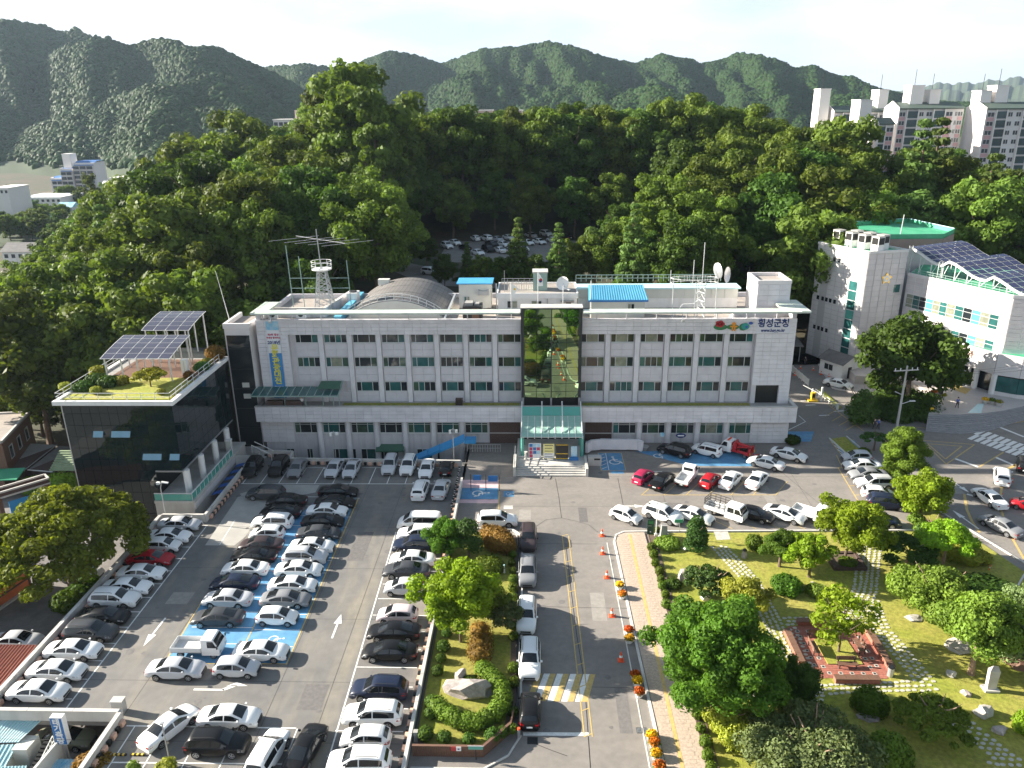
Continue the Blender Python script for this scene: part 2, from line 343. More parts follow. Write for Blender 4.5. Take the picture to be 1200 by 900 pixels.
gm.materials.append(M['forestfloor']);gm.shade_smooth()
structure(link(bpy.data.objects.new('ground',gm)))
# ------------------------------------------------------------------ wooded mountains
RIDGES=[(1500,430,[(-260,60),(-120,45),(-40,32),(0,31),(25,20),(62,20),(105,25),(130,40),(150,62),(180,105)]),(1280,360,[(-260,112),(-60,102),(0,85),(45,68),(82,50),(120,40),(140,37),(175,41),(200,40),(232,53),(265,51),(300,69),(330,84),(365,105),(400,135)]),(1050,300,[(-200,180),(0,156),(32,142),(75,127),(107,117),(140,105),(175,95),(207,93),(225,90),(245,79),(262,76),(290,93),(320,113),(350,140)]),(880,220,[(60,200),(107,176),(135,156),(160,136),(180,123),(200,118),(250,119),(300,131),(340,156)]),(1750,620,[(230,120),(262,84),(310,73),(375,75),(407,76),(440,63),(462,57),(495,61),(517,67),(550,58),(570,53),(600,52),(639,44),(675,55),(692,61),(742,68),(772,59),(800,63),(820,70),(860,56),(887,62),(900,67),(930,78),(950,73),(975,83),(1000,87),(1020,98),(1055,106),(1110,116),(1200,118),(1330,112),(1460,118)]),(1450,330,[(400,140),(430,126),(482,107),(515,93),(550,79),(575,73),(600,85),(640,110),(680,132)]),(1240,300,[(560,140),(600,125),(637,110),(662,95),(692,89),(707,92),(740,107),(770,132)]),(1140,280,[(680,145),(700,129),(720,111),(740,99),(760,93),(790,102),(838,121),(870,145)]),(1400,320,[(820,140),(870,103),(900,100),(940,113),(985,105),(1010,112),(1060,138)]),]
cols=np.arange(-260,1461,4.0)
def az_of(px):
 d=_ray(px,110);return math.atan2(d.x,d.y)
AZ=np.array([az_of(c)for c in cols])
rr=np.concatenate([np.arange(380,1300,22),np.arange(1300,2300,36)])
HM=np.full((len(rr),len(cols)),-6.0)
rs=np.random.RandomState(3)
for ki,(D,Wd,prof)in enumerate(RIDGES):
 px=np.array([p[0]for p in prof],float);py=np.array([p[1]for p in prof],float)
 zc=[]
 for c in cols:
  yv=np.interp(c,px,py,left=190,right=190);d=_ray(c,yv);zc.append(CAM_H+D*d.z/math.hypot(d.x,d.y))
 zc=np.array(zc)-7.0
 wob=0.03*np.sin(AZ*23+ki)+0.03*np.sin(AZ*57+2*ki)
 for j,r_ in enumerate(rr):
  s=np.clip((r_-(D*(1+wob)-Wd))/Wd,0,None)
  front=np.minimum(s,1)**1.15;back=np.clip(1-(s-1)*1.1,0,1)
  prof_=np.where(s<=1,front,back)
  u=AZ*(15+5*ki)+1.0*np.sin(AZ*9+ki+1.6*s)+(2.0+0.5*np.sin(AZ*7))*s+ki
  sp=0.5*np.cos(u*math.pi)
  u2=AZ*(43+9*ki)-2.6*s+2*np.sin(AZ*13+2*s)
  sp2=0.5*np.cos(u2*math.pi)
  bell=np.clip(4*s*(1-s),0,1)
  h=(zc+6)*prof_+(zc*0.17*sp+zc*0.07*sp2)*bell-6
  HM[j]=np.maximum(HM[j],np.where(zc>-2,h,-6))
xs_=(rr[:,None]*np.sin(AZ)[None]).ravel();ys_=(rr[:,None]*np.cos(AZ)[None]).ravel()
nc=len(cols)
mm=bpy.data.meshes.new('mountain')
mm.from_pydata(np.stack([xs_,ys_,HM.ravel()],-1).tolist(),[],[(j*nc+i,j*nc+i+1,(j+1)*nc+i+1,(j+1)*nc+i)for j in range(len(rr)-1)for i in range(nc-1)])
mm.materials.append(M['hill']);mm.shade_smooth()
mountain=structure(link(bpy.data.objects.new('mountain',mm)))
def scatter_wood(src_mesh,density,zmin,smin,smax,seed,mat_):
 o=link(bpy.data.objects.new('mountain_wood',src_mesh));tag(o,'dense wood of small crowns covering the hazy mountains','forest',kind='stuff')
 g=bpy.data.node_groups.new('crowns','GeometryNodeTree')
 g.interface.new_socket('Geometry',in_out='INPUT',socket_type='NodeSocketGeometry');g.interface.new_socket('Geometry',in_out='OUTPUT',socket_type='NodeSocketGeometry')
 N=g.nodes;L=g.links
 gi=N.new('NodeGroupInput');go=N.new('NodeGroupOutput')
 pos=N.new('GeometryNodeInputPosition');sx=N.new('ShaderNodeSeparateXYZ');L.new(pos.outputs[0],sx.inputs[0])
 gt=N.new('FunctionNodeCompare');gt.data_type='FLOAT';gt.operation='GREATER_THAN';L.new(sx.outputs['Z'],gt.inputs[0]);gt.inputs[1].default_value=zmin
 dp=N.new('GeometryNodeDistributePointsOnFaces');dp.inputs['Density'].default_value=density;dp.inputs['Seed'].default_value=seed
 L.new(gi.outputs[0],dp.inputs['Mesh']);L.new(gt.outputs[0],dp.inputs['Selection'])
 ico=N.new('GeometryNodeMeshIcoSphere');ico.inputs['Subdivisions'].default_value=2
 nz_=N.new('ShaderNodeTexNoise');nz_.inputs['Scale'].default_value=1.7;nz_.inputs['Detail'].default_value=3
 sb=N.new('ShaderNodeVectorMath');sb.operation='SUBTRACT';sb.inputs[1].default_value=(0.5,0.5,0.5);L.new(nz_.outputs['Color'],sb.inputs[0])
 sc_=N.new('ShaderNodeVectorMath');sc_.operation='SCALE';sc_.inputs['Scale'].default_value=0.45;L.new(sb.outputs[0],sc_.inputs[0])
 sp=N.new('GeometryNodeSetPosition');L.new(ico.outputs[0],sp.inputs[0]);L.new(sc_.outputs[0],sp.inputs['Offset'])
 sm=N.new('GeometryNodeSetMaterial');sm.inputs['Material'].default_value=M[mat_];L.new(sp.outputs[0],sm.inputs[0])
 rv=N.new('FunctionNodeRandomValue');rv.data_type='FLOAT_VECTOR';rv.inputs[0].default_value=(smin,smin,smin);rv.inputs[1].default_value=(smax,smax,smax)
 rr_=N.new('FunctionNodeRandomValue');rr_.data_type='FLOAT_VECTOR';rr_.inputs[1].default_value=(6.28,6.28,6.28);rr_.inputs['Seed'].default_value=5
 ip=N.new('GeometryNodeInstanceOnPoints');L.new(dp.outputs['Points'],ip.inputs['Points']);L.new(sm.outputs[0],ip.inputs['Instance'])
 L.new(rv.outputs[0],ip.inputs['Scale']);L.new(rr_.outputs[0],ip.inputs['Rotation'])
 L.new(ip.outputs[0],go.inputs[0])
 md=o.modifiers.new('crowns','NODES');md.node_group=g
 return o
scatter_wood(mm,0.040,2.0,2.4,5.6,1,'leaf_mtn')
# pale blue mountains far off on the right
fb=MB();fp=[(960,112),(1010,110),(1050,106),(1085,100),(1110,97),(1128,98),(1150,96),(1175,93),(1200,90),(1250,84),(1330,92),(1420,104),(1500,118)]
for D,dy in((5600,0),(4300,9)):
 for(a,ya),(b,yb)in zip(fp[:-1],fp[1:]):
  k=6
  for q in range(k):
   p0=a+(b-a)*q/k;p1=a+(b-a)*(q+1)/k
   def pt(p,f):
    yv=ya+(yb-ya)*(p-a)/(b-a)+dy+1.6*math.sin(p*0.21+dy)+1.1*math.sin(p*0.53);d=_ray(p,yv);hh=math.hypot(d.x,d.y);zt=CAM_H+D*d.z/hh
    rad=D-f*900;return(d.x/hh*rad,d.y/hh*rad,-6+(zt+6)*(1-f))
   def bk(p):
    d=_ray(p,120);hh=math.hypot(d.x,d.y);return(d.x/hh*(D+700),d.y/hh*(D+700),-6)
   fb.quad(pt(p0,1),pt(p1,1),pt(p1,0.5),pt(p0,0.5));fb.quad(pt(p0,.5),pt(p1,.5),pt(p1,0),pt(p0,0));fb.quad(pt(p0,0),pt(p1,0),bk(p1),bk(p0))
structure(fb.build('far_mountain','far_hill',smooth=True))
# ------------------------------------------------------------------ summer haze
hm=bpy.data.materials.new('haze');hm.use_nodes=True;ht=hm.node_tree;ht.nodes.clear()
ho=nd(ht,'ShaderNodeOutputMaterial');hv=nd(ht,'ShaderNodeVolumePrincipled')
hv.inputs['Color'].default_value=HAZE_COL;hv.inputs['Density'].default_value=HAZE_D;hv.inputs['Anisotropy'].default_value=0.3
ht.links.new(hv.outputs[0],ho.inputs['Volume'])
if HAZE_D>0:
 hz=MB().box(-9500,9500,-3500,12500,-12,420).build('haze',hm);hz['kind']='stuff';hz['label']='thin summer haze over the valley'
# ------------------------------------------------------------------ paved surfaces
def sheet(name,poly,z,m_,kind='structure',parent=None):
 b=MB();a=sum(poly[i][0]*poly[(i+1)%len(poly)][1]-poly[(i+1)%len(poly)][0]*poly[i][1]for i in range(len(poly)))
 if a<0:poly=poly[::-1]
 b.add([(p[0],p[1],z)for p in poly],[tuple(range(len(poly)))])
 o=b.build(name,m_,parent)
 if kind and parent is None:o['kind']=kind
 return o
def rect(x0,x1,y0,y1):return[(x0,y0),(x1,y0),(x1,y1),(x0,y1)]
sheet('forecourt',[(-9.6,25),(110,25),(110,118),(72,150),(36,150),(36,110),(-10,110)],0.0,'asphalt')
# ground beyond on the right, then the lawn and the strip of grass with the hedge
LAWN=[(12.55,30),(12.55,77.95),(44.3,78.7),(42.3,104.6),(44.6,105.4),(46.9,84.0),(50.2,70.5),(47.0,60),(43.2,52.5),(42,44),(42,30)]
def slab(name,poly,z0,z1,m_):return structure(MB().prism(poly,z0,z1).build(name,m_))
slab('lawn',LAWN,-.1,0.10,'grass')
# parking deck: slab on columns with parapets
DECK=[(-44.6,48.6),(-33.2,48.6),(-33.2,20),(-9.6,20),(-9.6,96.2),(-34,96.2),(-34,98.6),(-39.5,98.6),(-39.5,80.0),(-44.6,80.0)]
slab('parking_deck',DECK,-0.55,0.0,'asphalt_d')
sheet('deck_screed',[(-37.7,87.2),(-34.6,89.7),(-28.2,89.7),(-28.2,87.6),(-30.4,86.6),(-33.9,74.9),(-37.2,74.9)],0.004,'screed_l')
for cx in(-33.6,-27,-20):
 for cy in(24,34,46):structure(MB().box(cx-.2,cx+.2,cy-.2,cy+.2,-3.4,-.55).build('deck_column','concrete'))
for cy in(50,58,66,74):structure(MB().box(-43.9,-43.4,cy-.2,cy+.2,-3.4,-.55).build('deck_column','concrete'))
def wall(name,pts,h,w,m_,label,z0=0.0,cat='wall',cap=None,group=None):
 t=thing(name,(pts[0][0],pts[0][1],z0),label,cat,group)
 def fn(b):
  for(a,c)in zip(pts[:-1],pts[1:]):
   d=Vector((c[0]-a[0],c[1]-a[1],0)).normalized();n=Vector((-d.y,d.x,0))*(w/2)
   b.prism([(a[0]-n.x-d.x*w/2,a[1]-n.y-d.y*w/2),(c[0]-n.x+d.x*w/2-.003,c[1]-n.y),(c[0]+n.x+d.x*w/2-.003,c[1]+n.y),(a[0]+n.x-d.x*w/2,a[1]+n.y)],z0,z0+h)
 part('wall_body',m_,t,fn)
 def cp(b):
  for(a,c)in zip(pts[:-1],pts[1:]):
   d=Vector((c[0]-a[0],c[1]-a[1],0)).normalized();n=Vector((-d.y,d.x,0))*(w/2+.03);L=math.hypot(c[0]-a[0],c[1]-a[1]);k=max(1,int(L/3.2))
   for q in range(k):
    p0=(a[0]+d.x*L*q/k+.02*d.x,a[1]+d.y*L*q/k+.02*d.y);p1=(a[0]+d.x*L*(q+1)/k-.02*d.x,a[1]+d.y*L*(q+1)/k-.02*d.y)
    b.prism([(p0[0]-n.x,p0[1]-n.y),(p1[0]-n.x,p1[1]-n.y),(p1[0]+n.x,p1[1]+n.y),(p0[0]+n.x,p0[1]+n.y)],z0+h,z0+h+.07)
 part('coping',cap or m_,t,cp)
 return t
wall('deck_parapet',[(-44.45,48.9),(-44.45,79.9)],.95,.3,'concrete_l','grey concrete parapet along the alley beside the row of white cars')
wall('deck_parapet',[(-44.4,48.6),(-33.3,48.6)],.95,.3,'concrete_l','pale concrete parapet above the lettered sign and the cyan roofs')
wall('deck_parapet',[(-33.2,48.4),(-33.2,38)],.95,.3,'concrete_l','concrete parapet running toward the camera beside the empty stall')
wall('deck_parapet',[(-9.75,20),(-9.75,90.2)],.85,.22,'concrete_l','long pale parapet between the parking deck and the hedged island')
wall('deck_parapet',[(-39.2,80.1),(-39.2,96.2)],.95,.25,'concrete_l','grey parapet beside the blue striped ramp')
wall('deck_parapet',[(-44.3,80.1),(-39.3,80.1)],.95,.25,'concrete_l','low pale wall in front of the glass building terrace')
wall('deck_parapet',[(-34.0,96.0),(-10.4,95.4)],.8,.25,'concrete_l','low grey wall of the light well behind the parked cars')
wall('deck_parapet',[(-39.2,98.3),(-34.2,98.3),(-34.0,96.2)],.8,.25,'concrete_l','short grey wall with orange blocks by the outdoor stair')
# bump rails and buffer blocks along the parapets
def blocks(x0,y0,x1,y1,step,label,group,sz=(.26,.5,.42)):
 L=math.hypot(x1-x0,y1-y0);n=int(L/step);rz=math.atan2(y1-y0,x1-x0)-math.pi/2
 me=MB().obox((0,0,sz[2]/2+.08),*sz).mesh('buffer_block',M['block']);me2=MB().obox((0,0,sz[2]/2+.08),sz[0]*.98,sz[1]*.7,sz[2]).mesh('buffer_dark','black')
 t=thing('buffer_rail',(x0,y0,0),label,'buffer rail',group)
 for k in range(n+1):
  f=k/n;instance(me,'buffer_block',t,((x1-x0)*f,(y1-y0)*f,0),rz)
  if k<n:f=(k+.5)/n;instance(me2,'rubber_block',t,((x1-x0)*f,(y1-y0)*f,0),rz)
M['block']=mat('salmon_buffer_block',(.62,.38,.28),.7,var=.12)
blocks(-44.05,50,-44.05,79,1.3,'row of salmon and black buffer blocks along the alley parapet',None)
blocks(-10.1,42,-10.1,89,1.25,'row of pale and black buffer blocks along the garden parapet',None)
blocks(-38.85,81,-38.85,95,.95,'row of salmon and black blocks along the ramp parapet',None)
blocks(-33.2,95.7,-11,95.1,1.3,'row of salmon and black blocks along the light well wall',None)
blocks(-38.6,98.0,-34.6,98.0,1.2,'short row of salmon blocks by the outdoor stair',None)
blocks(-32.85,40,-32.85,48,1.3,'row of salmon and black blocks by the empty stall',None)
# ------------------------------------------------------------------ painted markings
def line(b,p,q,w,z=0.008):
 p=Vector((p[0],p[1],z));q=Vector((q[0],q[1],z));d=(q-p).normalized();n=Vector((-d.y,d.x,0))*(w/2);b.quad(p-n,q-n,q+n,p+n)
def markings(name,m_,fn,label=None):
 b=MB();fn(b);o=b.build(name,m_);o['kind']='structure';return o
def mk1(b):
 line(b,(-38.75,79),(-38.5,49.2),.12)
 for k in range(13):y=50.9+k*2.36;line(b,(-44,y),(-38.65,y),.10,.0085)
 line(b,(-16.25,78),(-15.62,42),.12)
 for y in(40.4,42.9,45.3,47.85,50.3,52.8,55.2,57.6,60.1,62.55,65.2,67.7,70.1,72.5,74.9):line(b,(-15.85,y),(-10.5,y),.10,.0085)
 line(b,(-38.6,89.95),(-12.4,90.1),.12);line(b,(-31.3,94.75),(-10.6,94.9),.08)
 for k in range(12):x=-38.4+k*2.36;line(b,(x,90.05),(x,94.9),.10,.0085)
 line(b,(-32.6,48.05),(-19,48.05),.12)
 for x in(-31.9,-29.3,-26.4,-23.6,-21.0,-18.9):line(b,(x,42.6),(x,48),.10,.0085)
 line(b,(-32.6,44.4),(-18.9,44.5),.12,.0087)
 line(b,(-35.9,80.5),(-35.6,75),.09);line(b,(-27.0,86.6),(-24.3,86.6),.25)
markings('parking_marking','mark_w',mk1)
def bl(b):
 b.add([(-32.95,55.4,.006),(-22.1,55.5,.006),(-22.4,72,.006),(-22.65,86.3,.006),(-27.3,86.3,.006),(-33.2,65,.006)],[(0,1,2,3,4,5)])
markings('blue_stall_marking','mark_b',bl)
def yl(b):
 line(b,(-22.35,86),(-22.05,55.4),.12,.011);line(b,(-33.0,55.4),(-22.05,55.5),.10,.012);line(b,(-33.3,65),(-32.9,55.4),.12,.011);line(b,(-27.35,84),(-26.6,55.5),.12,.011)
markings('yellow_stall_marking','mark_y',yl)
def wl(b):
 for k in range(13):y=57.8+k*2.36;line(b,(-26.5,y),(-22.2,y),.09,.013);line(b,(-32.6 if y<66 else-29.5,y+.3),(-26.8,y+.3),.09,.013)
markings('white_stall_marking','mark_w',wl)
def arrow(b,x,y,ang,L=3.2,turn=None,z=.009):
 c,s=math.cos(ang),math.sin(ang);T=lambda u,v:(x+u*c-v*s,y+u*s+v*c,z)
 if turn is None:
  b.quad(T(0,-.09),T(L*.62,-.09),T(L*.62,.09),T(0,.09));b.add([T(L*.6,-.38),T(L,0),T(L*.6,.38)],[(0,1,2)])
 else:
  b.quad(T(0,-.1),T(L*.62,-.1),T(L*.62,.1),T(0,.1));b.quad(T(L*.55,.1),T(L*.62,-.1),T(L*.86,.55*turn),T(L*.72,.55*turn));b.add([T(L*.62,.42*turn),T(L*1.05,.50*turn),T(L*.8,.95*turn)],[(0,1,2)])
def ar(b):
 x,y=P(389,748);arrow(b,x,y,R(90),3.6);x,y=P(194,724);arrow(b,x,y,R(-92),4.2);x,y=P(227,808);arrow(b,x,y,0,4.2,1);
 x,y=P(725,593);arrow(b,x,y,0,3.2)
 x,y=P(1113,562);arrow(b,x,y,R(-80),3.6)
 x,y=P(1147,620);arrow(b,x,y,R(100),4.5)
markings('arrow_marking','mark_w',ar)
# forecourt: bays, hatching, island line, zebra
def fc(b):
 x,y=P(722,553);line(b,P(760,552.5),P(776,552.5),.12)
 line(b,P(613,860),P(690,860.5),.35)
 for k in range(4):x0=-.35+k*1.13;b.add([(x0,51.35,.009),(x0+.52,51.35,.009),(x0+1.4,54.65,.009),(x0+.88,54.65,.009)],[(0,1,2,3)])
 x,y=P(595,596);[line(b,(x-.5,y+.55*q),(x+.6,y+.55*q),.16)for q in(0,.5,1.1)]
 line(b,P(560,625),P(605,626),.1);line(b,P(605,626),P(607,640),.1)
 for i in range(9):
  for h in(0,1):
   u=P(1142+7.3*i,504.5+2.55*i)if h else P(1135+7.3*i,511+2.55*i);d=Vector((8.6,4.5))if False else None
   p0=P(1136+7.35*i+(7.4 if h else 0),514.8+2.62*i-(5.7 if h else 0));p1=P(1146+7.35*i+(7.4 if h else 0),510.0+2.62*i-(5.7 if h else 0));line(b,p0,p1,.62)
 line(b,P(1118,537),P(1147,547.5),.45);line(b,P(1167,536),P(1190,546),.45);line(b,P(1170,500),P(1200,512),.45);line(b,P(1133,579),P(1147,583),.4)
 for k in range(7):
  a=P(1129+9.0*k,636+10.5*k);c=P(1137+9.0*k,633+10.5*k);line(b,a,(a[0]-1.0,a[1]-.25),.4)
 line(b,P(1122,628),P(1164,680),.22)
 for px,py in((944,470),(950,475),(966,487),(1000,476),(983,482)):x,y=P(px,py);line(b,(x-.8,y),(x+.8,y+.2),.3)
 line(b,P(924,504),P(944,494),.12);line(b,P(944,494),P(936,487),.12)
markings('road_marking','mark_w',fc)
def fy(b):
 L0=(2.79,77.4);L1=(3.6,47.6);R0=(3.5,77.4);R1=(4.22,47.6)
 line(b,L0,L1,.10,.010);line(b,R0,R1,.10,.010)
 for k in range(12):f=k/11;line(b,(L0[0]+(L1[0]-L0[0])*f,L0[1]+(L1[1]-L0[1])*f),(R0[0]+(R1[0]-R0[0])*f,R0[1]+(R1[1]-R0[1])*f+.35),.09,.012)
 for k in range(5):x0=-.95+k*1.13;b.add([(x0,51.35,.0085),(x0+.50,51.35,.0085),(x0+1.38,54.65,.0085),(x0+.88,54.65,.0085)],[(0,1,2,3)])
 line(b,(12.9,87.3),(29.6,87.5),.12)
 for k in range(7):x=13.0+k*2.75;line(b,(x,87.35),(x+2.6,91.2),.10,.010)
 line(b,(20,83.6),(20.1,83.6),.1)
 for k in range(11):x=13.4+k*2.75;line(b,(x,82.9),(x+3.4,79.2),.09,.010)
 line(b,P(982,548),P(1006,588),.14);[line(b,P(982+6.5*k,548+10.8*k),P(996+6.5*k,547+10.8*k),.1,.0105)for k in range(4)]
 for s in((1080,516),(1142,521),(1109,544)),((1087,520),(1127,523),(1108,538)):
  for i in range(3):line(b,P(*s[i]),P(*s[(i+1)%3]),.16)
 line(b,P(1147,547.5),P(1176,530),.2);line(b,P(1075,501),P(1125,505),.16);line(b,P(1125,505),P(1200,494),.16);line(b,P(1180,550),P(1200,540),.4)
 p=[P(1130,579),P(1133,597),P(1139,611),P(1148,624)];[line(b,p[i],p[i+1],.3)for i in range(3)]
 p=[P(1186,556),P(1174,571),P(1171,590),P(1180,620),P(1200,655)];[line(b,p[i],p[i+1],.25)for i in range(4)]
 p=[P(970,474),P(1012,505)];line(b,p[0],p[1],.16);[line(b,P(979+8*k,481+5.5*k),P(967+8*k,488+5.5*k),.14)for k in range(4)]
 line(b,P(972.5,516),P(987,534),.12);line(b,P(972.5,516),P(1001,515.5),.12);line(b,P(980,533),P(987,548),.12)
 line(b,(8.45,99.8),(11.65,99.8),.1);line(b,(8.45,94.2),(11.8,94.2),.1);line(b,(8.45,99.8),(8.45,94.2),.1,.0105);line(b,(11.7,99.8),(11.75,94.2),.1,.0105)
 line(b,(-4.95,91.4),(-4.72,82.9),.14)
markings('yellow_road_marking','mark_y',fy)
def blue2(b):
 b.add([(8.5,94.25,.006),(11.7,94.25,.006),(11.65,99.75,.006),(8.5,99.75,.006)],[(0,1,2,3)])
 b.add([(9.7,93.3,.006),(11.4,93.3,.006),(11.4,94.2,.006),(9.7,94.2,.006)],[(0,1,2,3)])
 b.add([(13.6,100.4,.006),(20.4,95.7,.006),(32.2,95.6,.006),(29.5,100.6,.006)],[(0,1,2,3)])
 b.add([(*P(978,516.3),.006),(*P(988,533.5),.006),(*P(1014,532.5),.006),(*P(1001,516),.006)],[(0,1,2,3)])
 b.add([(-9.75,86.0,.007),(-4.87,86.05,.007),(-5.0,89.0,.007),(-9.75,88.95,.007)],[(0,1,2,3)])
 b.add([(-4.3,86.7,.007),(-3.0,86.7,.007),(-3.0,88.2,.007),(-4.3,88.2,.007)],[(0,1,2,3)])
 b.add([(36.3,103.8,.006),(39.2,103.8,.006),(40.9,107.5,.006),(36.3,107.5,.006)],[(0,1,2,3)])
markings('blue_stall_marking','mark_b',blue2)
markings('pink_stall_marking','mark_p',lambda b:(b.add([(-9.75,89.05,.007),(-5.02,89.05,.007),(-5.05,91.3,.007),(-9.75,91.3,.007)],[(0,1,2,3)]),b.add([(-9.75,85.0,.007),(-4.85,85.0,.007),(-4.87,85.95,.007),(-9.75,85.9,.007)],[(0,1,2,3)])))
def wheelchair(b,x,y,s,rz,z=.014):
 c,n=math.cos(rz),math.sin(rz);T=lambda u,v:(x+(u*c-v*n)*s,y+(u*n+v*c)*s)
 pts=[T(.42*math.cos(a)-.05,.42*math.sin(a)-.1)for a in np.linspace(R(100),R(350),10)]
 for p,q in zip(pts[:-1],pts[1:]):line(b,p,q,.12*s,z)
 line(b,T(-.12,.62),T(-.02,.05),.14*s,z+.001);line(b,T(-.02,.05),T(.38,.02),.12*s,z);line(b,T(.38,.02),T(.55,-.38),.12*s,z+.001);line(b,T(-.1,.32),T(.22,.32),.1*s,z)
 h=[T(-.14+.12*math.cos(a),.82+.12*math.sin(a))for a in np.linspace(0,6.283,9)[:-1]];b.add([(p[0],p[1],z)for p in h],[tuple(range(8))])
def wch(b):
 wheelchair(b,10.6,97,1.7,0);wheelchair(b,*P(995,524),1.6,R(20));wheelchair(b,-7.4,87.5,1.5,R(-90));wheelchair(b,-3.6,87.4,.7,R(-90));wheelchair(b,16.8,98.9,1.4,R(-35))
 for k in range(5):line(b,(8.55,94.6+k*1.05),(9.35,95.3+k*1.05),.11,.0095)
 line(b,(9.5,94.3),(9.5,99.7),.1,.0105)
 for k in range(4):line(b,P(974.5+3.5*k,517.5+4.6*k),P(980.5+3.5*k,522+4.4*k),.14,.0095)
 wheelchair(b,-24.2,58.8,1.0,R(-90));
markings('wheelchair_marking','mark_w',wch)
def crack(b):
 for pts in([(7.0,88.6),(7.05,84),(7.3,78.5),(7.2,72)],[(3.7,77),(3.75,66),(3.95,56),(4.0,46)],[(651-600,0)]):
  pass
 def pl(pts,w=.05):
  q=[P(*p)for p in pts]
  for u,v in zip(q[:-1],q[1:]):line(b,u,v,w,.0055)
 pl([(651,561),(655,583),(658,607)]);pl([(658,607),(640,609),(628,617)]);pl([(658,607),(676,611),(690,615),(701,624)]);pl([(724,560),(728,580),(731,596)]);pl([(600,637),(700,637.5)])
 pl([(663,637),(669,690),(676,745),(685,800),(692,900)],.06);pl([(685,805),(745,806)],.04);pl([(640,711),(735,713)],.04);pl([(628,872),(648,880),(665,886)]);pl([(900,540),(960,590)],.04)
markings('asphalt_crack','black',crack)
def joints(b):
 for y in(46.5,53.2,61.8,70.4,79.0,86.4):line(b,(-44.2,y),(-10.0,y+.1),.035,.0052)
 for x in(-33.4,-21.9,-17.4):line(b,(x,30),(x+.15,90),.03,.0056)
 for x in(-5.2,15.5,24,33):line(b,(x,80.5 if x>0 else 79),(x+.3,94),.03,.0056)
 for y in(84.2,92.3):line(b,(-4,y),(40,y+.3),.03,.0058)
markings('slab_joint','trim',joints)
M['patch']=mat('asphalt_repair',(.15,.14,.135),.95,var=.2,vscale=3,bump=.3,bscale=30);M['patch2']=mat('pale_asphalt_repair',(.275,.255,.23),.95,var=.15,vscale=2)
for i,(x0,x1,y0,y1)in enumerate(((5.2,6.6,62,66.5),(4.9,5.9,80.5,84),(-2.2,-.8,81,83.4),(14,17.5,84,85.3),(28,29.2,84.5,90),(-19.6,-17.6,50,53),(-36.8,-34.6,64,66),(-20.6,-18.8,72,78),(50.5,53,88,91),(6.4,7.4,48,53))):sheet('asphalt_patch',rect(x0,x1,y0,y1),.0045+.0001*i,'patch' if i%2 else 'patch2')
rs=random.Random(8);st=MB()
for k in range(120):
 x,y=(rs.uniform(-40,-11),rs.uniform(44,94))if k<70 else(rs.uniform(-1,40),rs.uniform(46,96))
 if x>8 and y<80:continue
 r=rs.uniform(.12,.45);st.add([(x+r*rs.uniform(.7,1.2)*math.cos(6.283*q/9),y+r*rs.uniform(.7,1.2)*math.sin(6.283*q/9),.0062+.00001*k)for q in range(9)],[tuple(range(9))])
o=st.build('oil_stain',M['patch']);o['kind']='stuff';o['label']='dark oil spots on the parking deck and forecourt'
# ------------------------------------------------------------------ pavement, kerbs, planted island
SW=[(9.75,25),(9.45,44.7),(9.05,60),(8.75,76.2),(9.0,77.3),(9.9,78.0),(12.1,78.1),(12.45,60),(12.45,25)]
slab('pavement',SW,-.05,.12,'paver')
def kerbline(name,pts,w,h,m_='kerb',seg=1.0,label=None):
 b=MB()
 for a,c in zip(pts[:-1],pts[1:]):
  d=Vector((c[0]-a[0],c[1]-a[1],0));L=d.length;d.normalize();n=Vector((-d.y,d.x,0))*(w/2);k=max(1,int(L/seg))
  for q in range(k):
   p0=Vector((*a,0))+d*(L*q/k+.008);p1=Vector((*a,0))+d*(L*(q+1)/k-.008)
   b.prism([tuple((p0-n)[:2]),tuple((p1-n)[:2]),tuple((p1+n)[:2]),tuple((p0+n)[:2])],-.06,h)
 return structure(b.build(name,m_))
kerbline('kerb',[(9.6,26),(9.27,44.7),(8.87,60),(8.55,76.2),(8.85,77.5),(9.8,78.25),(12.3,78.35),(44.45,79.0),(42.2,104.9)],.22,.16)
kerbline('kerb',[(8.25,44),(8.0,60),(7.72,76.0)],.10,.02)
kerbline('kerb',[(48,45),(44.5,58),(46.6,66.5),(51.3,71.8),(47.3,84.5),(44.9,105.6)],.18,.15)
kerbline('pavement_edge',[(12.5,26),(12.5,78)],.12,.15,'soil')
paver_line=markings('tactile_line','mark_y',lambda b:line(b,(10.4,77.6),(10.72,30),.30,.128))
structure(MB().box(12.6,13.3,30,77.5,.05,.13).build('planting_bed','soil'))
pvb=MB()
for j in range(84):
 for i in range(7):
  x=9.35+i*.44+(.22 if j%2 else 0)-.010*(j*.4);y=44.4+j*.4
  if abs(x-(10.4+(77.6-y)*.0067))>.38 and 9.62-.0165*(y-44.7)<x<12.25:pvb.box(x-.205,x+.205,y-.185,y+.185,.10,.124+.004*((i*7+j*3)%3))
o=pvb.build('pavers','paver',None);o['kind']='stuff';o['label']='small beige pavers of the pavement beside the lawn'
ISL=[(-9.4,47.2),(-8.6,45.7),(-4.2,45.7),(-2.2,48.2),(-1.75,51),(-2.3,76.6),(-3.6,77.9),(-7.2,78.2),(-9.4,78.2)]
slab('planted_island',ISL,-.1,.28,'soil')
sheet('island_lawn',[(-9.3,47.6),(-8.5,46.1),(-4.4,46.1),(-2.6,48.4),(-2.3,51),(-2.7,76.4),(-3.8,77.5),(-9.3,77.8)],.285,'grass')
t=thing('brick_retaining_wall',(-6,45.5,0),'dark brown slatted wall at the foot of the hedged island','wall')
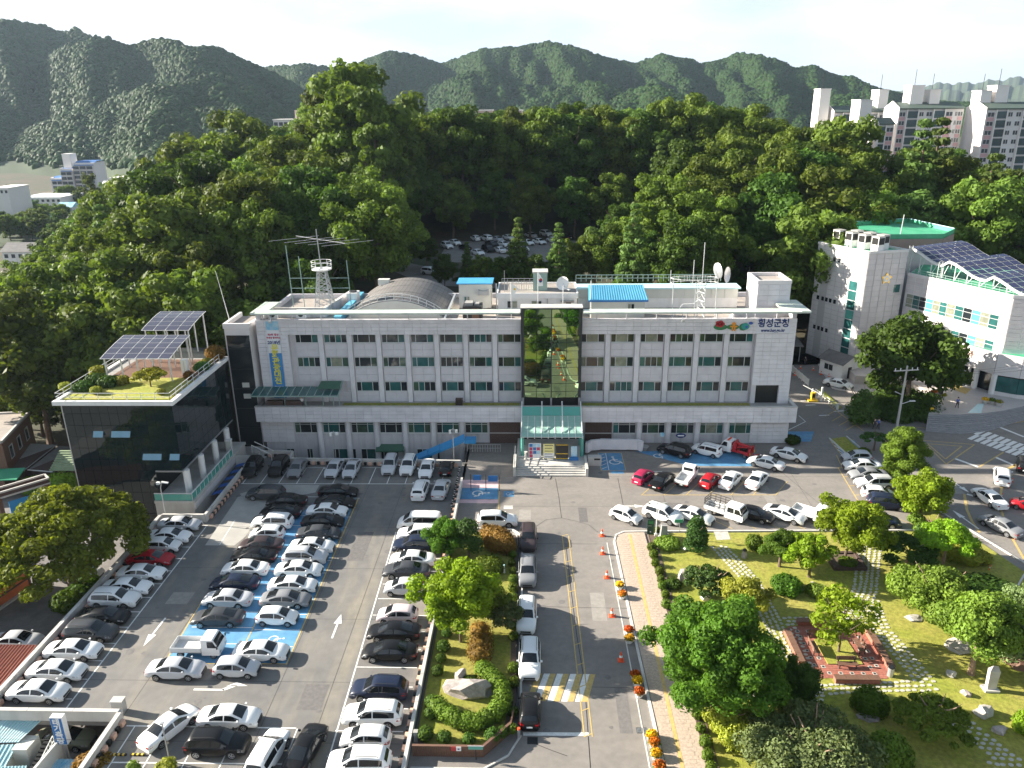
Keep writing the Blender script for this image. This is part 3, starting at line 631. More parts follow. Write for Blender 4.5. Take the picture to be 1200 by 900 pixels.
def rw(b):
 pts=[(-9.4,45.5),(-4.1,45.5),(-2.1,47.9),(-1.9,49.5)]
 for a,c in zip(pts[:-1],pts[1:]):
  L=math.hypot(c[0]-a[0],c[1]-a[1]);rz=math.atan2(c[1]-a[1],c[0]-a[0]);n=int(L/.16)
  for k in range(n):f=(k+.5)/n;b.obox((a[0]+(c[0]-a[0])*f,a[1]+(c[1]-a[1])*f,.35),.14,.12,1.2,rz)
part('slats',M['wood_d']if 'wood_d' in M else 'wood',t,rw)
part('top_rail','wood',t,lambda b:(b.bar((-9.4,45.5,.99),(-4.1,45.5,.99),.2,.08),b.bar((-4.1,45.5,.99),(-2.1,47.9,.99),.2,.08)))
kerbline('kerb',[(-9.4,44.3),(-4.0,44.3),(-2.2,45.6),(-1.3,47.6)],.14,.10)
kerbline('kerb',[(-1.35,49),(-1.5,60),(-1.75,77.2),(-2.9,78.5),(-7.2,78.7)],.18,.22)
structure(MB().prism([(-1.75,50),(-1.62,50),(-2.1,76.8),(-2.25,76.8)],-.02,.34).build('island_edging','black'))
# alley and low ground on the left
sheet('alley',[(-45.2,30),(-45.2,88),(-52,96),(-75,96),(-90,30)],-3.19,'alley')
sheet('lower_parking',[(-45.1,30),(-10,30),(-10,96),(-45.1,96)],-3.17,'alley')
t=thing('manhole_cover',(*P(35.5,702.5,-3.19),-3.19),'round black manhole cover in the alley paving','manhole cover')
part('cover','black',t,lambda b:b.lathe([(.45,0),(.45,.012),(.40,.02)],t.location,16));part('ring','trim',t,lambda b:b.lathe([(.52,0),(.52,.008)],t.location,16))
# hill lane and hill car park
def drape(name,poly_fn,m_,us,vs_):
 b=MB();g=[[poly_fn(u,v)for u in us]for v in vs_]
 vs=[(x,y,float(ground_h(x,y))+.05)for row in g for(x,y)in row];n=len(us)
 b.add(vs,[(j*n+i,j*n+i+1,(j+1)*n+i+1,(j+1)*n+i)for j in range(len(vs_)-1)for i in range(n-1)]);return structure(b.build(name,m_))
drape('hill_car_park',lambda u,v:(-24+54*u,182+30*v),'asphalt',np.linspace(0,1,12),np.linspace(0,1,8))
LN=[(-46,190),(-38,183),(-30,176),(-25,168),(-20,161),(-8,158),(6,160)]
def lane(u,v):
 f=u*(len(LN)-1);i=min(len(LN)-2,int(f));f-=i;a,c=LN[i],LN[i+1];d=Vector((c[0]-a[0],c[1]-a[1])).normalized()
 return(a[0]+(c[0]-a[0])*f-d.y*(v-.5)*8,a[1]+(c[1]-a[1])*f+d.x*(v-.5)*8)
drape('hill_lane',lane,'asphalt',np.linspace(0,1,25),[0,.5,1])
# ------------------------------------------------------------------ foliage
def ico_pts(n,rs):
 i=np.arange(n)+0.5;ph=np.arccos(1-2*i/n);th=math.pi*(1+5**0.5)*i+rs.rand()*6
 return np.stack([np.cos(th)*np.sin(ph),np.sin(th)*np.sin(ph),np.cos(ph)],-1)
_icoV=None
def _ico():
 global _icoV
 if _icoV is None:
  b=bmesh.new();bmesh.ops.create_icosphere(b,subdivisions=1,radius=1.0)
  b.verts.ensure_lookup_table();_icoV=(np.array([v.co[:]for v in b.verts]),np.array([[v.index for v in f.verts]for f in b.faces]));b.free()
 return _icoV
def crown_mesh(name,lobes,card,dens,mat_,seed,jitter=0.55,fill=0.72,up=0.0,cap=600,aspect=1.7):
 """lobes: (x, y, z, rx, rz). Leaf sprays on each lobe, over a ragged inner mass."""
 rs=np.random.RandomState(seed);V=[];Fq=[];T=[];nv=0;tris=[];tt=[]
 iv,ifc=_ico()
 for(x,y,z,rx,rz)in lobes:
  n=int(min(cap,max(14,dens*4*math.pi*rx*rx/(card*card))))
  d=ico_pts(n,rs)+rs.normal(0,0.12,(n,3));d/=np.linalg.norm(d,axis=1)[:,None]
  keep=d[:,2]>-0.75;d=d[keep];n=len(d)
  rad=0.80+0.30*rs.rand(n)
  c=np.array([x,y,z])+d*np.array([rx,rx,rz])*rad[:,None]
  nn=d+rs.normal(0,jitter,(n,3))+np.array([0,0,up]);nn/=np.linalg.norm(nn,axis=1)[:,None]
  ref=rs.normal(0,1,(n,3));a=np.cross(nn,ref);a/=np.linalg.norm(a,axis=1)[:,None];b=np.cross(nn,a)
  s=card*(0.6+0.8*rs.rand(n))[:,None]
  q=np.stack([c-a*s*0.5*aspect,c-b*s*0.5+nn*s*0.12,c+a*s*0.5*aspect,c+b*s*0.5+nn*s*0.12],1)
  V.append(q.reshape(-1,3));Fq.append(nv+np.arange(n*4).reshape(n,4));nv+=n*4
  lt=rs.rand();T.append(np.clip(lt+rs.normal(0,0.18,n),0,1))
  if fill>0:
   vv=iv*(1+rs.normal(0,0.13,(len(iv),1)))*np.array([rx,rx,rz])*fill+np.array([x,y,z])
   V.append(vv);tris.append(ifc+nv);nv+=len(vv);tt.append(np.full(len(ifc),lt*0.8))
 V=np.concatenate(V);Fq=np.concatenate(Fq);T=np.concatenate(T)
 tris=np.concatenate(tris)if tris else np.zeros((0,3),int);tt=np.concatenate(tt)if tt else np.zeros(0)
 me=bpy.data.meshes.new(name);nq,n3=len(Fq),len(tris)
 me.vertices.add(len(V));me.vertices.foreach_set('co',V.astype(np.float32).ravel())
 me.loops.add(nq*4+n3*3);me.loops.foreach_set('vertex_index',np.concatenate([Fq.ravel(),tris.ravel()]).astype(np.int32))
 me.polygons.add(nq+n3)
 me.polygons.foreach_set('loop_start',np.concatenate([np.arange(nq)*4,nq*4+np.arange(n3)*3]).astype(np.int32))
 at=me.attributes.new('tint','FLOAT','FACE');me.update(calc_edges=True);me.attributes['tint'].data.foreach_set('value',np.concatenate([T,tt]).astype(np.float32))
 me.materials.append(M[mat_]);me.validate();return me
def lobes_round(seed,r,h,z0,n,lobe,shape=1.0,inner=0.25):
 """lobes spread through an egg of radius r, from z0 up to z0+h"""
 rs=np.random.RandomState(seed);out=[]
 for k,d in enumerate(ico_pts(n,rs)):
  d=d+rs.normal(0,0.16,3);q=0.62+0.34*rs.rand()if rs.rand()>inner else 0.3+0.3*rs.rand()
  zz=d[2];w=(1-0.28*shape*max(0,zz))if shape>=0 else 1
  l=lobe*(0.75+0.55*rs.rand())
  out.append((d[0]*(r-l*0.6)*q*w/0.8,d[1]*(r-l*0.6)*q*w/0.8,z0+h/2+zz*(h/2-l*0.5)*q/0.8,l,l*(0.75+0.2*rs.rand())))
 return out
def trunk_mb(h,r,limbs,seed,z0=0.0,lean=0.0,reach=1.0):
 rs=random.Random(seed);b=MB();pts=[(0,0,-0.4)];n=5
 for k in range(1,n+1):pts.append((lean*h*k/n*0.5+rs.uniform(-.04,.04)*h*0.5,rs.uniform(-.04,.04)*h*0.5,h*k/n))
 b.tube(pts,[r*1.35]+[r*(1-0.6*k/n)for k in range(1,n+1)],7)
 for k in range(limbs):
  a=6.28*k/max(1,limbs)+rs.uniform(-.4,.4);t=rs.uniform(0.45,0.9);i=t*n;p=Vector(pts[int(i)]).lerp(Vector(pts[min(n,int(i)+1)]),i-int(i))
  L=h*rs.uniform(.35,.6)*reach;q=p+Vector((math.cos(a)*L*.6,math.sin(a)*L*.6,L*.45));e=p+Vector((math.cos(a)*L,math.sin(a)*L,L*0.95))
  b.tube([p,q,e],[r*.45,r*.3,r*.12],5)
 return b
def make_tree(name,label,cat,group,crown_me,trunk_me,loc=(0,0,0)):
 t=thing(name,loc,label,cat,group)
 instance(trunk_me,'trunk',t,(0,0,0));instance(crown_me,'crown',t,(0,0,0))
 return t
# unit kinds, about real size; copies are scaled
KIND={}
def kind(key,name,crown_me,trunk_me):KIND[key]=(name,crown_me,trunk_me)
for k in range(3):
 kind('forest%d'%k,'broadleaf_tree',crown_mesh('broad_crown',lobes_round(20+k,5.6,11.5,4.5,80,1.32,0.6),0.36,0.85,['leaf_forest','leaf_dark','leaf_fresh'][k],40+k,cap=150,fill=.68,jitter=.55),trunk_mb(12,0.32,5,60+k,reach=.7).mesh('broad_trunk','bark'))
kind('tall','tall_poplar_tree',crown_mesh('tall_crown',lobes_round(31,5.2,20,5,80,1.25,1.0),0.5,0.8,'leaf_forest',51,cap=110,fill=.6),trunk_mb(20,0.4,7,71,reach=.35).mesh('tall_trunk','bark'))
def cone_lobes(seed,r,h,z0,tiers,lobe):
 rs=np.random.RandomState(seed);out=[]
 for t in range(tiers):
  f=t/(tiers-1);rad=r*(1-f)**0.85+0.15;n=max(1,int(2+7*(1-f)))
  for k in range(n):
   a=6.28*(k+rs.rand()*.5)/n+t;q=rad*(0.55+0.35*rs.rand())
   l=lobe*(0.6+0.6*(1-f))*(0.8+0.4*rs.rand());out.append((q*math.cos(a),q*math.sin(a),z0+h*f-0.25*q+rs.normal(0,.1),l,l*0.55))
 return out
kind('conifer','conifer_tree',crown_mesh('conifer_crown',cone_lobes(5,3.4,13.5,2.0,15,1.0),0.30,0.8,'leaf_con',8,up=0.2,cap=160),trunk_mb(14,0.26,0,3).mesh('conifer_trunk','bark'))
kind('larch','bare_topped_conifer_tree',crown_mesh('larch_crown',cone_lobes(15,2.3,13,3.0,10,0.9),0.5,0.5,'leaf_grey',9,up=0.2,cap=60,fill=0.5),trunk_mb(14,0.22,8,13).mesh('larch_trunk','barkred'))
def pad_lobes(seed,r,z0,h,n,lobe,flat=0.42):
 rs=np.random.RandomState(seed);out=[]
 for k in range(n):
  a=2.399*k+rs.rand()*.6;f=(k+0.5)/n;q=r*math.sqrt(f)*(0.85+0.2*rs.rand())
  l=lobe*(0.7+0.6*rs.rand());out.append((q*math.cos(a),q*math.sin(a),z0+h*(1-(q/r)**2*0.8)*(0.55+0.45*rs.rand()),l,l*flat))
 return out
kind('redpine','red_pine_tree',crown_mesh('pine_crown',pad_lobes(6,4.4,6.5,6.0,48,1.15,0.55),0.32,0.8,'leaf_con',12,up=0.4,cap=180,fill=0.6),trunk_mb(11,0.26,9,23,reach=.55).mesh('pine_trunk','barkred'))
FGROUP='trees of the wooded hill behind the long office building'
FLAB={'forest0':('dense olive green broadleaf tree of the wooded hill behind the office',FGROUP+', olive'),'forest1':('dense dark green broadleaf tree of the wooded hill behind the office',FGROUP+', dark'),'forest2':('dense fresh green broadleaf tree of the wooded hill behind the office',FGROUP+', fresh'),'conifer':('slender dark conifer among the broadleaf trees behind the office',FGROUP+', conifers'),'redpine':('red barked pine among the broadleaf trees behind the office',FGROUP+', pines')}
FIRST={}
def place(key,x,y,s=1.0,rz=None,label=None,group=None,z=None,sz=None,cat='tree'):
 if z is None:z=float(ground_h(x,y))
 rz=random.random()*6.28 if rz is None else rz
 name,cm,tm=KIND[key]
 if key in FLAB and label is None:label,group=FLAB[key]
 t=thing(name,(x,y,z),label,cat,group,rz)
 t.scale=(s,s,s*(sz or 1));instance(tm,'trunk',t,(0,0,0));instance(cm,'crown',t,(0,0,0))
 return t
# ------------------------------------------------------------------ vehicles
# profile rows: (x, top z, belt z, top half-width / half-width);  x forward, origin on the ground in the middle
CARS={'sedan':dict(L=4.85,W=1.86,wb=1.40,r=0.33,P=[(-2.42,.66,.60,.80),(-2.36,.90,.78,.84),(-2.15,1.00,.90,.86),(-1.72,1.04,.95,.86),(-1.50,1.06,.96,.82),(-0.78,1.40,.97,.69),(-0.30,1.46,.96,.67),(0.15,1.47,.95,.67),(0.50,1.43,.94,.68),(1.35,1.03,.92,.80),(1.75,.96,.86,.84),(2.15,.84,.76,.84),(2.34,.68,.62,.80),(2.42,.52,.50,.76)],ws=(0.50,1.35),rw=(-1.50,-0.78),side=(-1.30,1.10),door=(-1.05,-.10,.95)),'fastback':dict(L=4.85,W=1.86,wb=1.41,r=0.34,P=[(-2.42,.66,.60,.80),(-2.36,.92,.80,.84),(-2.20,1.02,.92,.84),(-1.95,1.05,.95,.82),(-1.75,1.08,.96,.80),(-0.70,1.39,.96,.68),(-0.25,1.44,.95,.66),(0.15,1.45,.95,.66),(0.45,1.41,.94,.68),(1.38,1.00,.91,.80),(1.80,.92,.85,.84),(2.18,.80,.74,.84),(2.36,.64,.60,.80),(2.42,.50,.48,.76)],ws=(0.45,1.38),rw=(-1.75,-0.70),side=(-1.40,1.08),door=(-1.0,-.10,.95)),'suv':dict(L=4.70,W=1.90,wb=1.36,r=0.37,P=[(-2.35,.62,.58,.84),(-2.32,1.02,.96,.86),(-2.22,1.16,1.02,.84),(-1.95,1.52,1.04,.72),(-1.75,1.64,1.04,.70),(-0.60,1.70,1.03,.70),(0.00,1.70,1.02,.70),(0.42,1.64,1.01,.71),(1.18,1.14,1.00,.82),(1.60,1.08,.96,.85),(2.05,.98,.90,.86),(2.26,.82,.76,.84),(2.35,.58,.56,.80)],ws=(0.42,1.18),rw=(-2.22,-1.95),side=(-1.90,1.00),door=(-1.10,-.15,.92)),'hatch':dict(L=3.85,W=1.68,wb=1.20,r=0.30,P=[(-1.92,.58,.54,.84),(-1.90,.92,.88,.86),(-1.80,1.05,.96,.84),(-1.45,1.38,.97,.72),(-1.15,1.47,.96,.70),(-0.40,1.52,.95,.70),(0.05,1.51,.94,.70),(0.35,1.45,.93,.71),(1.12,1.02,.92,.82),(1.42,.95,.86,.85),(1.72,.82,.76,.84),(1.86,.66,.62,.82),(1.92,.50,.48,.78)],ws=(0.35,1.12),rw=(-1.80,-1.45),side=(-1.45,0.95),door=(-0.85,-.05,.85)),'boxcar':dict(L=4.10,W=1.80,wb=1.28,r=0.32,P=[(-2.05,.58,.54,.88),(-2.03,1.00,.96,.90),(-1.98,1.20,1.0,.88),(-1.80,1.56,1.0,.80),(-1.60,1.62,1.0,.78),(-0.40,1.64,.99,.78),(0.20,1.62,.98,.78),(0.55,1.55,.97,.79),(1.12,1.12,.96,.86),(1.50,1.06,.92,.88),(1.85,.96,.86,.88),(1.99,.78,.72,.86),(2.05,.54,.52,.84)],ws=(0.55,1.12),rw=(-1.98,-1.80),side=(-1.72,1.02),door=(-0.95,-.05,.95)),'van':dict(L=5.12,W=1.92,wb=1.60,r=0.34,P=[(-2.56,.55,.52,.90),(-2.54,1.10,1.05,.90),(-2.48,1.35,1.14,.88),(-2.32,1.82,1.15,.80),(-2.05,1.90,1.15,.78),(-0.60,1.93,1.14,.78),(0.60,1.91,1.12,.78),(1.00,1.84,1.10,.78),(1.85,1.20,1.05,.86),(2.15,1.05,.96,.88),(2.40,.88,.80,.86),(2.52,.70,.64,.84),(2.56,.52,.50,.80)],ws=(1.00,1.85),rw=(-2.48,-2.32),side=(-2.20,1.65),door=(-0.60,.70,1.65)),}
def car_surface(c):
 Pn=c['P'];xs=[p[0]for p in Pn];half=c['W']/2;L2=c['L']/2
 def prof(x):
  x=max(-L2,min(L2,x))
  for i in range(len(xs)-1):
   if x<=xs[i+1]:
    f=(x-xs[i])/(xs[i+1]-xs[i]);a,b=Pn[i],Pn[i+1];return[a[k]+(b[k]-a[k])*f for k in(1,2,3)]
  return list(Pn[-1][1:])
 def ring(x):
  zt,zb,wt=prof(x);e=abs(x)/L2
  wb=half*(1-0.20*max(0,(e-0.62)/0.38)**2.2)
  zl=0.20+0.06*max(0,(e-0.8)/0.2)
  for xw in(-c['wb'],c['wb']):
   d=abs(x-xw);ra=c['r']+0.055
   if d<ra:zl=max(zl,c['r']+math.sqrt(ra*ra-d*d))
  mid=max(0.53,zl+0.05);mid=min(mid,zb-0.04)if zb-0.04>zl+0.02 else zl+0.02
  crown=0.035
  return[(0,zl),(wb*.86,zl),(wb*.975,min(zl+.10,mid-.015)),(wb,mid),(wb*.985,zb-.03),(wb*.955,zb),(wb*wt+0.035*(wt<.79),zt-.075 if wt<.79 else zt-.035),(wb*wt*.88,zt-.015),(wb*wt*.5,zt+crown*.6),(0,zt+crown)]
 return ring
def build_car_meshes(key):
 c=CARS[key];ring=car_surface(c);L2=c['L']/2
 st=set(p[0]for p in c['P'])
 for xw in(-c['wb'],c['wb']):
  for q in(-1.0,-.86,-.5,0,.5,.86,1.0):st.add(round(xw+q*(c['r']+.054),3))
 st=sorted(st);xs=[st[0]]
 for x in st[1:]:
  if x-xs[-1]>.03:xs.append(x)
 b=MB();n=10;vs=[];fs=[]
 for x in xs:
  r=ring(x);vs+=[(x,y,z)for y,z in r]+[(x,-y,z)for y,z in r[-2:0:-1]]
 m_=2*n-2
 for i in range(len(xs)-1):
  for k in range(m_):fs.append((i*m_+k,i*m_+(k+1)%m_,(i+1)*m_+(k+1)%m_,(i+1)*m_+k))
 fs.append(tuple(range(m_-1,-1,-1)));fs.append(tuple(range((len(xs)-1)*m_,len(xs)*m_)))
 b.add(vs,[f[::-1]for f in fs])
 out={'body':(b,'paint',True)}
 def strip(x0,x1,v0,v1,i,j,sgn=1,off=.012,n=7):
  q=MB();pts=[]
  for k in range(n+1):
   x=x0+(x1-x0)*k/n;r=ring(x);a=r[i];d=r[j]
   pa=(x,sgn*(a[0]+(d[0]-a[0])*v0+off),a[1]+(d[1]-a[1])*v0+off*.2);pb=(x,sgn*(a[0]+(d[0]-a[0])*v1+off),a[1]+(d[1]-a[1])*v1+off*.2)
   pts.append((pa,pb))
  for k in range(n):
   f=(pts[k][0],pts[k+1][0],pts[k+1][1],pts[k][1]);q.quad(*(f if sgn<0 else f[::-1]))
  return q
 def lid(x0,x1,wfrac,n=4,off=.012):
  q=MB();rows=[]
  for k in range(n+1):
   x=x0+(x1-x0)*k/n;r=ring(x);row=[]
   for t in(-1,-.55,0,.55,1):
    y=t*r[7][0]*wfrac;ay=abs(y)
    if ay>r[8][0]:f=(ay-r[8][0])/(r[7][0]-r[8][0]);z=r[8][1]+(r[7][1]-r[8][1])*f
    else:f=ay/r[8][0];z=r[9][1]+(r[8][1]-r[9][1])*f
    row.append((x+off*(.6 if x0>0 else-.6),y,z+off))
   rows.append(row)
  for k in range(n):
   for t in range(4):q.quad(rows[k][t],rows[k+1][t],rows[k+1][t+1],rows[k][t+1])
  return q
 w0,w1=c['ws'];r0,r1=c['rw'];s0,s1=c['side'];d0,d1,d2=c['door']
 out['windshield']=(lid(w0+.05,w1-.05,1.0),'glass',True)
 out['rear_window']=(lid(r0+.03,r1-.04,.98),'glass',True)
 for sg in(1,-1):
  out['side_window',sg,0]=(strip(s0+.05,d1-.05,.10,.90,5,6,sg),'glass',False)
  out['side_window',sg,1]=(strip(d1+.04,s1,.10,.90,5,6,sg),'glass',False)
  out['door',sg,0]=(strip(max(d0,-c['wb']+c['r']+.02),d1-.012,.0,.97,3,4,sg,off=.008,n=4),'paint',False)
  out['door',sg,1]=(strip(d1+.012,min(d2,c['wb']-c['r']-.1),.0,.97,3,4,sg,off=.008,n=4),'paint',False)
  out['headlight',sg]=(strip(L2-.50,L2-.07,.45,1.0,3,5,sg,off=.012,n=3),'lamp',False)
  hl=strip(-L2+.03,-L2+.34,.45,1.0,3,5,sg,off=.012,n=3);hl.obox((-L2-.005,sg*c['W']*.33,(c['P'][1][2]+.64)/2+.03),.03,.24,.14)
  out['taillight',sg]=(hl,'tail',False)
  mb_=MB().obox((w1-.32,sg*(c['W']/2+.07),c['P'][8][2]+.10),.13,.18,.13);out['mirror',sg]=(mb_,'paint',False)
 zb=c['P'][-1][1]
 out['grille']=(MB().obox((L2-.005,0,.52),.06,.95,.16).obox((L2-.01,0,.32),.06,1.1,.12),'grille',False)
 out['number_plate']=(MB().obox((-L2-.015,0,.60 if key in('suv','van','hatch','boxcar')else .66),.03,.46,.13),'plate',False)
 if key in('suv','boxcar'):
  rl=MB()
  for sg in(1,-1):rl.tube([(-1.6,sg*.60,1.68),(-1.4,sg*.60,1.745),(0,sg*.60,1.76),(.2,sg*.60,1.70)],.022,5)
  out['roof_rail']=(rl,'trim',False)
 return out
def wheel_meshes(r,w=.21):
 t=MB();n=18
 prof=[(r*.62,-w/2),(r*.93,-w/2),(r,-w*.3),(r,w*.3),(r*.93,w/2),(r*.62,w/2)]
 vs=[(p*math.cos(6.2832*k/n),z,p*math.sin(6.2832*k/n))for p,z in prof for k in range(n)]
 fs=[(i*n+k,i*n+(k+1)%n,(i+1)*n+(k+1)%n,(i+1)*n+k)for i in range(5)for k in range(n)]
 fs+=[tuple(range(n-1,-1,-1)),tuple(range(5*n,6*n))]
 t.add(vs,fs)
 q=MB()
 for k in range(5):
  a=6.2832*k/5
  for sg in(1,-1):q.obox((math.cos(a)*r*.31,sg*w*.5,math.sin(a)*r*.31),r*.58,.03,r*.2,ry=-a)
 for sg in(1,-1):
  vs=[(p*math.cos(6.2832*k/n),sg*w*y,p*math.sin(6.2832*k/n))for p,y in((r*.66,.46),(r*.66,.53),(r*.56,.53),(r*.54,.46))for k in range(n)]
  q.add(vs,[(i*n+k,i*n+(k+1)%n,(i+1)*n+(k+1)%n,(i+1)*n+k)for i in range(3)for k in range(n)])
 return t.mesh('wheel_tyre','tyre',smooth=True),q.mesh('wheel_rim','rim')
CAR_ME={}
def add_wheels(root,spots,r,w=.21):
 k=('w',r,w)
 if k not in CAR_ME:CAR_ME[k]=wheel_meshes(r,w)
 tm,rm=CAR_ME[k]
 for x,y in spots:
  wh=instance(tm,'wheel',root,(x,y,r));instance(rm,'rim',wh,(0,0,0))
def make_car(key,name,x,y,rz,col,label,group,cat,z=0.0):
 if key not in CAR_ME:CAR_ME[key]=[(k if isinstance(k,str)else k[0],q[0].mesh((k if isinstance(k,str)else k[0]),q[1],smooth=q[2]))for k,q in build_car_meshes(key).items()]
 t=thing(name,(x,y,z),label,cat,group,rz);c=CARS[key]
 for nm,me in CAR_ME[key]:instance(me,nm,t,(0,0,0),color=col)
 add_wheels(t,[(a*c['wb'],s*(c['W']/2-.12))for a in(1,-1)for s in(1,-1)],c['r'])
 return t
def truck_cab_mb(x0,x1,half,zt=1.95,double=False):
 b=MB()
 sec=[(x0,[(.42),(zt)],1)]
 prof=[(x0,.40),(x0,zt-.06),(x0+.08,zt),(x1-.62,zt),(x1-.50,zt-.05),(x1-.10,1.18),(x1-.02,1.05),(x1,.60),(x1-.04,.40)]
 n=len(prof);vs=[]
 for s,k in((1,1.0),(-1,1.0)):
  for(x,z)in prof:
   w=half*(1-.12*max(0,(z-1.1)/(zt-1.1)));vs.append((x,s*w,z))
 b.add(vs,[tuple(range(n)),tuple(range(2*n-1,n-1,-1))]+[(i,n+i,n+(i+1)%n,(i+1)%n)for i in range(n)])
 return b
def make_truck(name,x,y,rz,label,group,cat,double=False,rack=False,tow=False,col=(.8,.8,.79),bedlen=2.7):
 t=thing(name,(x,y,0),label,cat,group,rz);half=.86
 cabL=2.25 if double else 1.62;x1=2.55;x0=x1-cabL
 cab=truck_cab_mb(x0,x1,half).build('cab','paint',t,world=False);cab.color=(*col,1)
 def wsm(b):
  a=(x1-.48,1.88);d=(x1-.13,1.22)
  b.quad((d[0]+.015,-.78,d[1]),(d[0]+.015,.78,d[1]),(a[0]+.015,.70,a[1]),(a[0]+.015,-.70,a[1]))
 part('windshield','glass',cab,wsm,world=False)
 for sg in(1,-1):
  for k in range(2 if double else 1):
   xe=x1-.20-k*1.0;xb=xe-(.85 if k==0 else .75)
   def swm(b,xe=xe,xb=xb,sg=sg,k=k):
    yy=lambda z:sg*(half*(1-.12*max(0,(z-1.1)/.85))+.012)
    f=[(xb,yy(1.2),1.2),(xe-.0,yy(1.2),1.2),(xe-.34*(k==0),yy(1.78),1.78),(xb,yy(1.78),1.78)];b.quad(*(f if sg<0 else f[::-1]))
   part('side_window','glass',cab,swm,world=False)
  part('mirror','trim',cab,lambda b:b.obox((x1-.12,sg*(half+.12),1.32),.08,.14,.28),world=False)
  part('headlight','lamp',cab,lambda b:b.obox((x1-.01,sg*.62,.72),.06,.30,.18),world=False)
 part('rear_window','glass',cab,lambda b:b.box(x0-.012,x0-.002,-.6,.6,1.35,1.75),world=False)
 bx1=x0-.06;bx0=bx1-bedlen if not double else bx1-2.5
 part('chassis','trim',t,lambda b:b.box(bx0+.1,x1-.3,-.42,.42,.42,.62),world=False)
 if tow:
  def dk(b):b.box(bx0,bx1,-.86,.86,.66,.80);b.box(bx0,bx0+.9,-.9,.9,.56,.70);[b.box(-1.6,bx1-.9,s*.86-.05,s*.86+.05,.8,1.05)for s in(1,-1)]
  part('deck','red',t,dk,world=False)
  def boom(b):
   b.box(bx1-.55,bx1-.05,-.55,.55,.8,1.75);b.bar((bx1-.3,0,1.7),(bx0+.2,0,1.55),.34,.30);b.bar((bx1-.3,-.35,1.2),(-1.2,-.3,1.5),.14);b.bar((bx1-.3,.35,1.2),(-1.2,.3,1.5),.14)
   b.tube([(bx1-.3,-.6,1.85),(bx1-.3,.6,1.85)],.16,8)
  part('crane_boom','red',t,boom,world=False)
  part('winch','black',t,lambda b:(b.tube([(-.5,-.5,1.05),(-.5,.5,1.05)],.24,10),b.box(-1.1,-.2,-.3,.3,.82,1.2)),world=False)
  def wl(b):b.box(bx0-.55,bx0,-.12,.12,.35,.62);b.box(bx0-.6,bx0-.4,-.9,.9,.35,.5);b.box(bx0+.05,bx0+.25,-.8,-.5,.8,1.7);b.box(bx0+.05,bx0+.25,.5,.8,.8,1.7);b.box(bx0+.05,bx0+.2,-.8,.8,1.55,1.7)
  part('wheel_lift','red',t,wl,world=False)
  part('warning_stripe','yellow',t,lambda b:(b.box(bx0-.005,bx0+.03,-.86,-.6,.58,1.0),b.box(bx0-.005,bx0+.03,.6,.86,.58,1.0)),world=False)
  part('light_bar','orange',t,lambda b:b.box(x0+.5,x0+.7,-.55,.55,1.97,2.1),world=False)
 else:
  bed=part('cargo_bed','paint',t,lambda b:b.box(bx0,bx1,-.86,.86,.66,.76),world=False);bed.color=(.55,.55,.54,1)
  for nm,bx in(('side_gate',(bx0,bx1,.82,.86)),('side_gate',(bx0,bx1,-.86,-.82)),('tail_gate',(bx0-.04,bx0,-.86,.86)),('head_board',(bx1-.04,bx1,-.82,.82))):
   g=part(nm,'paint',t,lambda b:b.box(*bx,.764,1.16),world=False);g.color=(*[c*.9 for c in col],1)
  if rack:
   def rk(b):
    for s in(.84,-.84):
     for k in range(5):b.bar((bx0+(bx1-bx0)*k/4,s,1.1),(bx0+(bx1-bx0)*k/4,s,2.05),.05)
     for zz in(1.4,1.72,2.05):b.bar((bx0,s,zz),(bx1,s,zz),.05)
    for zz in(1.4,1.72,2.05):b.bar((bx0,-.84,zz),(bx0,.84,zz),.05)
    for k in range(4):b.bar((bx0,-.6+.4*k,1.1),(bx0,-.6+.4*k,2.05),.04)
   part('cargo_rack','trim',t,rk,world=False)
  part('taillight','tail',t,lambda b:(b.box(bx0-.06,bx0-.04,.55,.8,.55,.68),b.box(bx0-.06,bx0-.04,-.8,-.55,.55,.68)),world=False)
 part('number_plate','plate',t,lambda b:b.box(bx0-.07,bx0-.045,-.2,.2,.52,.64),world=False)
 add_wheels(t,[(x1-.62,.72),(x1-.62,-.72),(bx0+.75,.66),(bx0+.75,-.66)],.32,.24)
 return t
WH,SIL,GRY,DGR,BLK,NAV,RED,MAG,BRN,PNK,PEARL=(.82,.82,.81),(.50,.51,.53),(.22,.225,.235),(.055,.058,.064),(.007,.007,.008),(.013,.02,.045),(.36,.012,.02),(.34,.02,.07),(.05,.036,.038),(.60,.50,.52),(.74,.74,.73)
CNAME={'sedan':'sedan','fastback':'sedan','suv':'suv','hatch':'hatchback','boxcar':'box_shaped_car','van':'van'}
CWORD={'sedan':'sedan','fastback':'fastback','suv':'SUV','hatch':'hatchback','boxcar':'boxy small car','van':'minibus van'}
COLW={WH:'white',SIL:'silver',GRY:'grey',DGR:'dark grey',BLK:'black',NAV:'navy',RED:'red',MAG:'magenta red',BRN:'dark brown',PNK:'pinkish white',PEARL:'pearl white'}
ORD=['first','second','third','fourth','fifth','sixth','seventh','eighth','ninth','tenth','eleventh','twelfth','thirteenth','fourteenth','fifteenth','sixteenth']
def ctr(x0,y0,x1,y1,lift=.17,z=0.0):
 return P((x0+x1)/2,y1-(y1-y0)*lift,z)
ROWS=[]
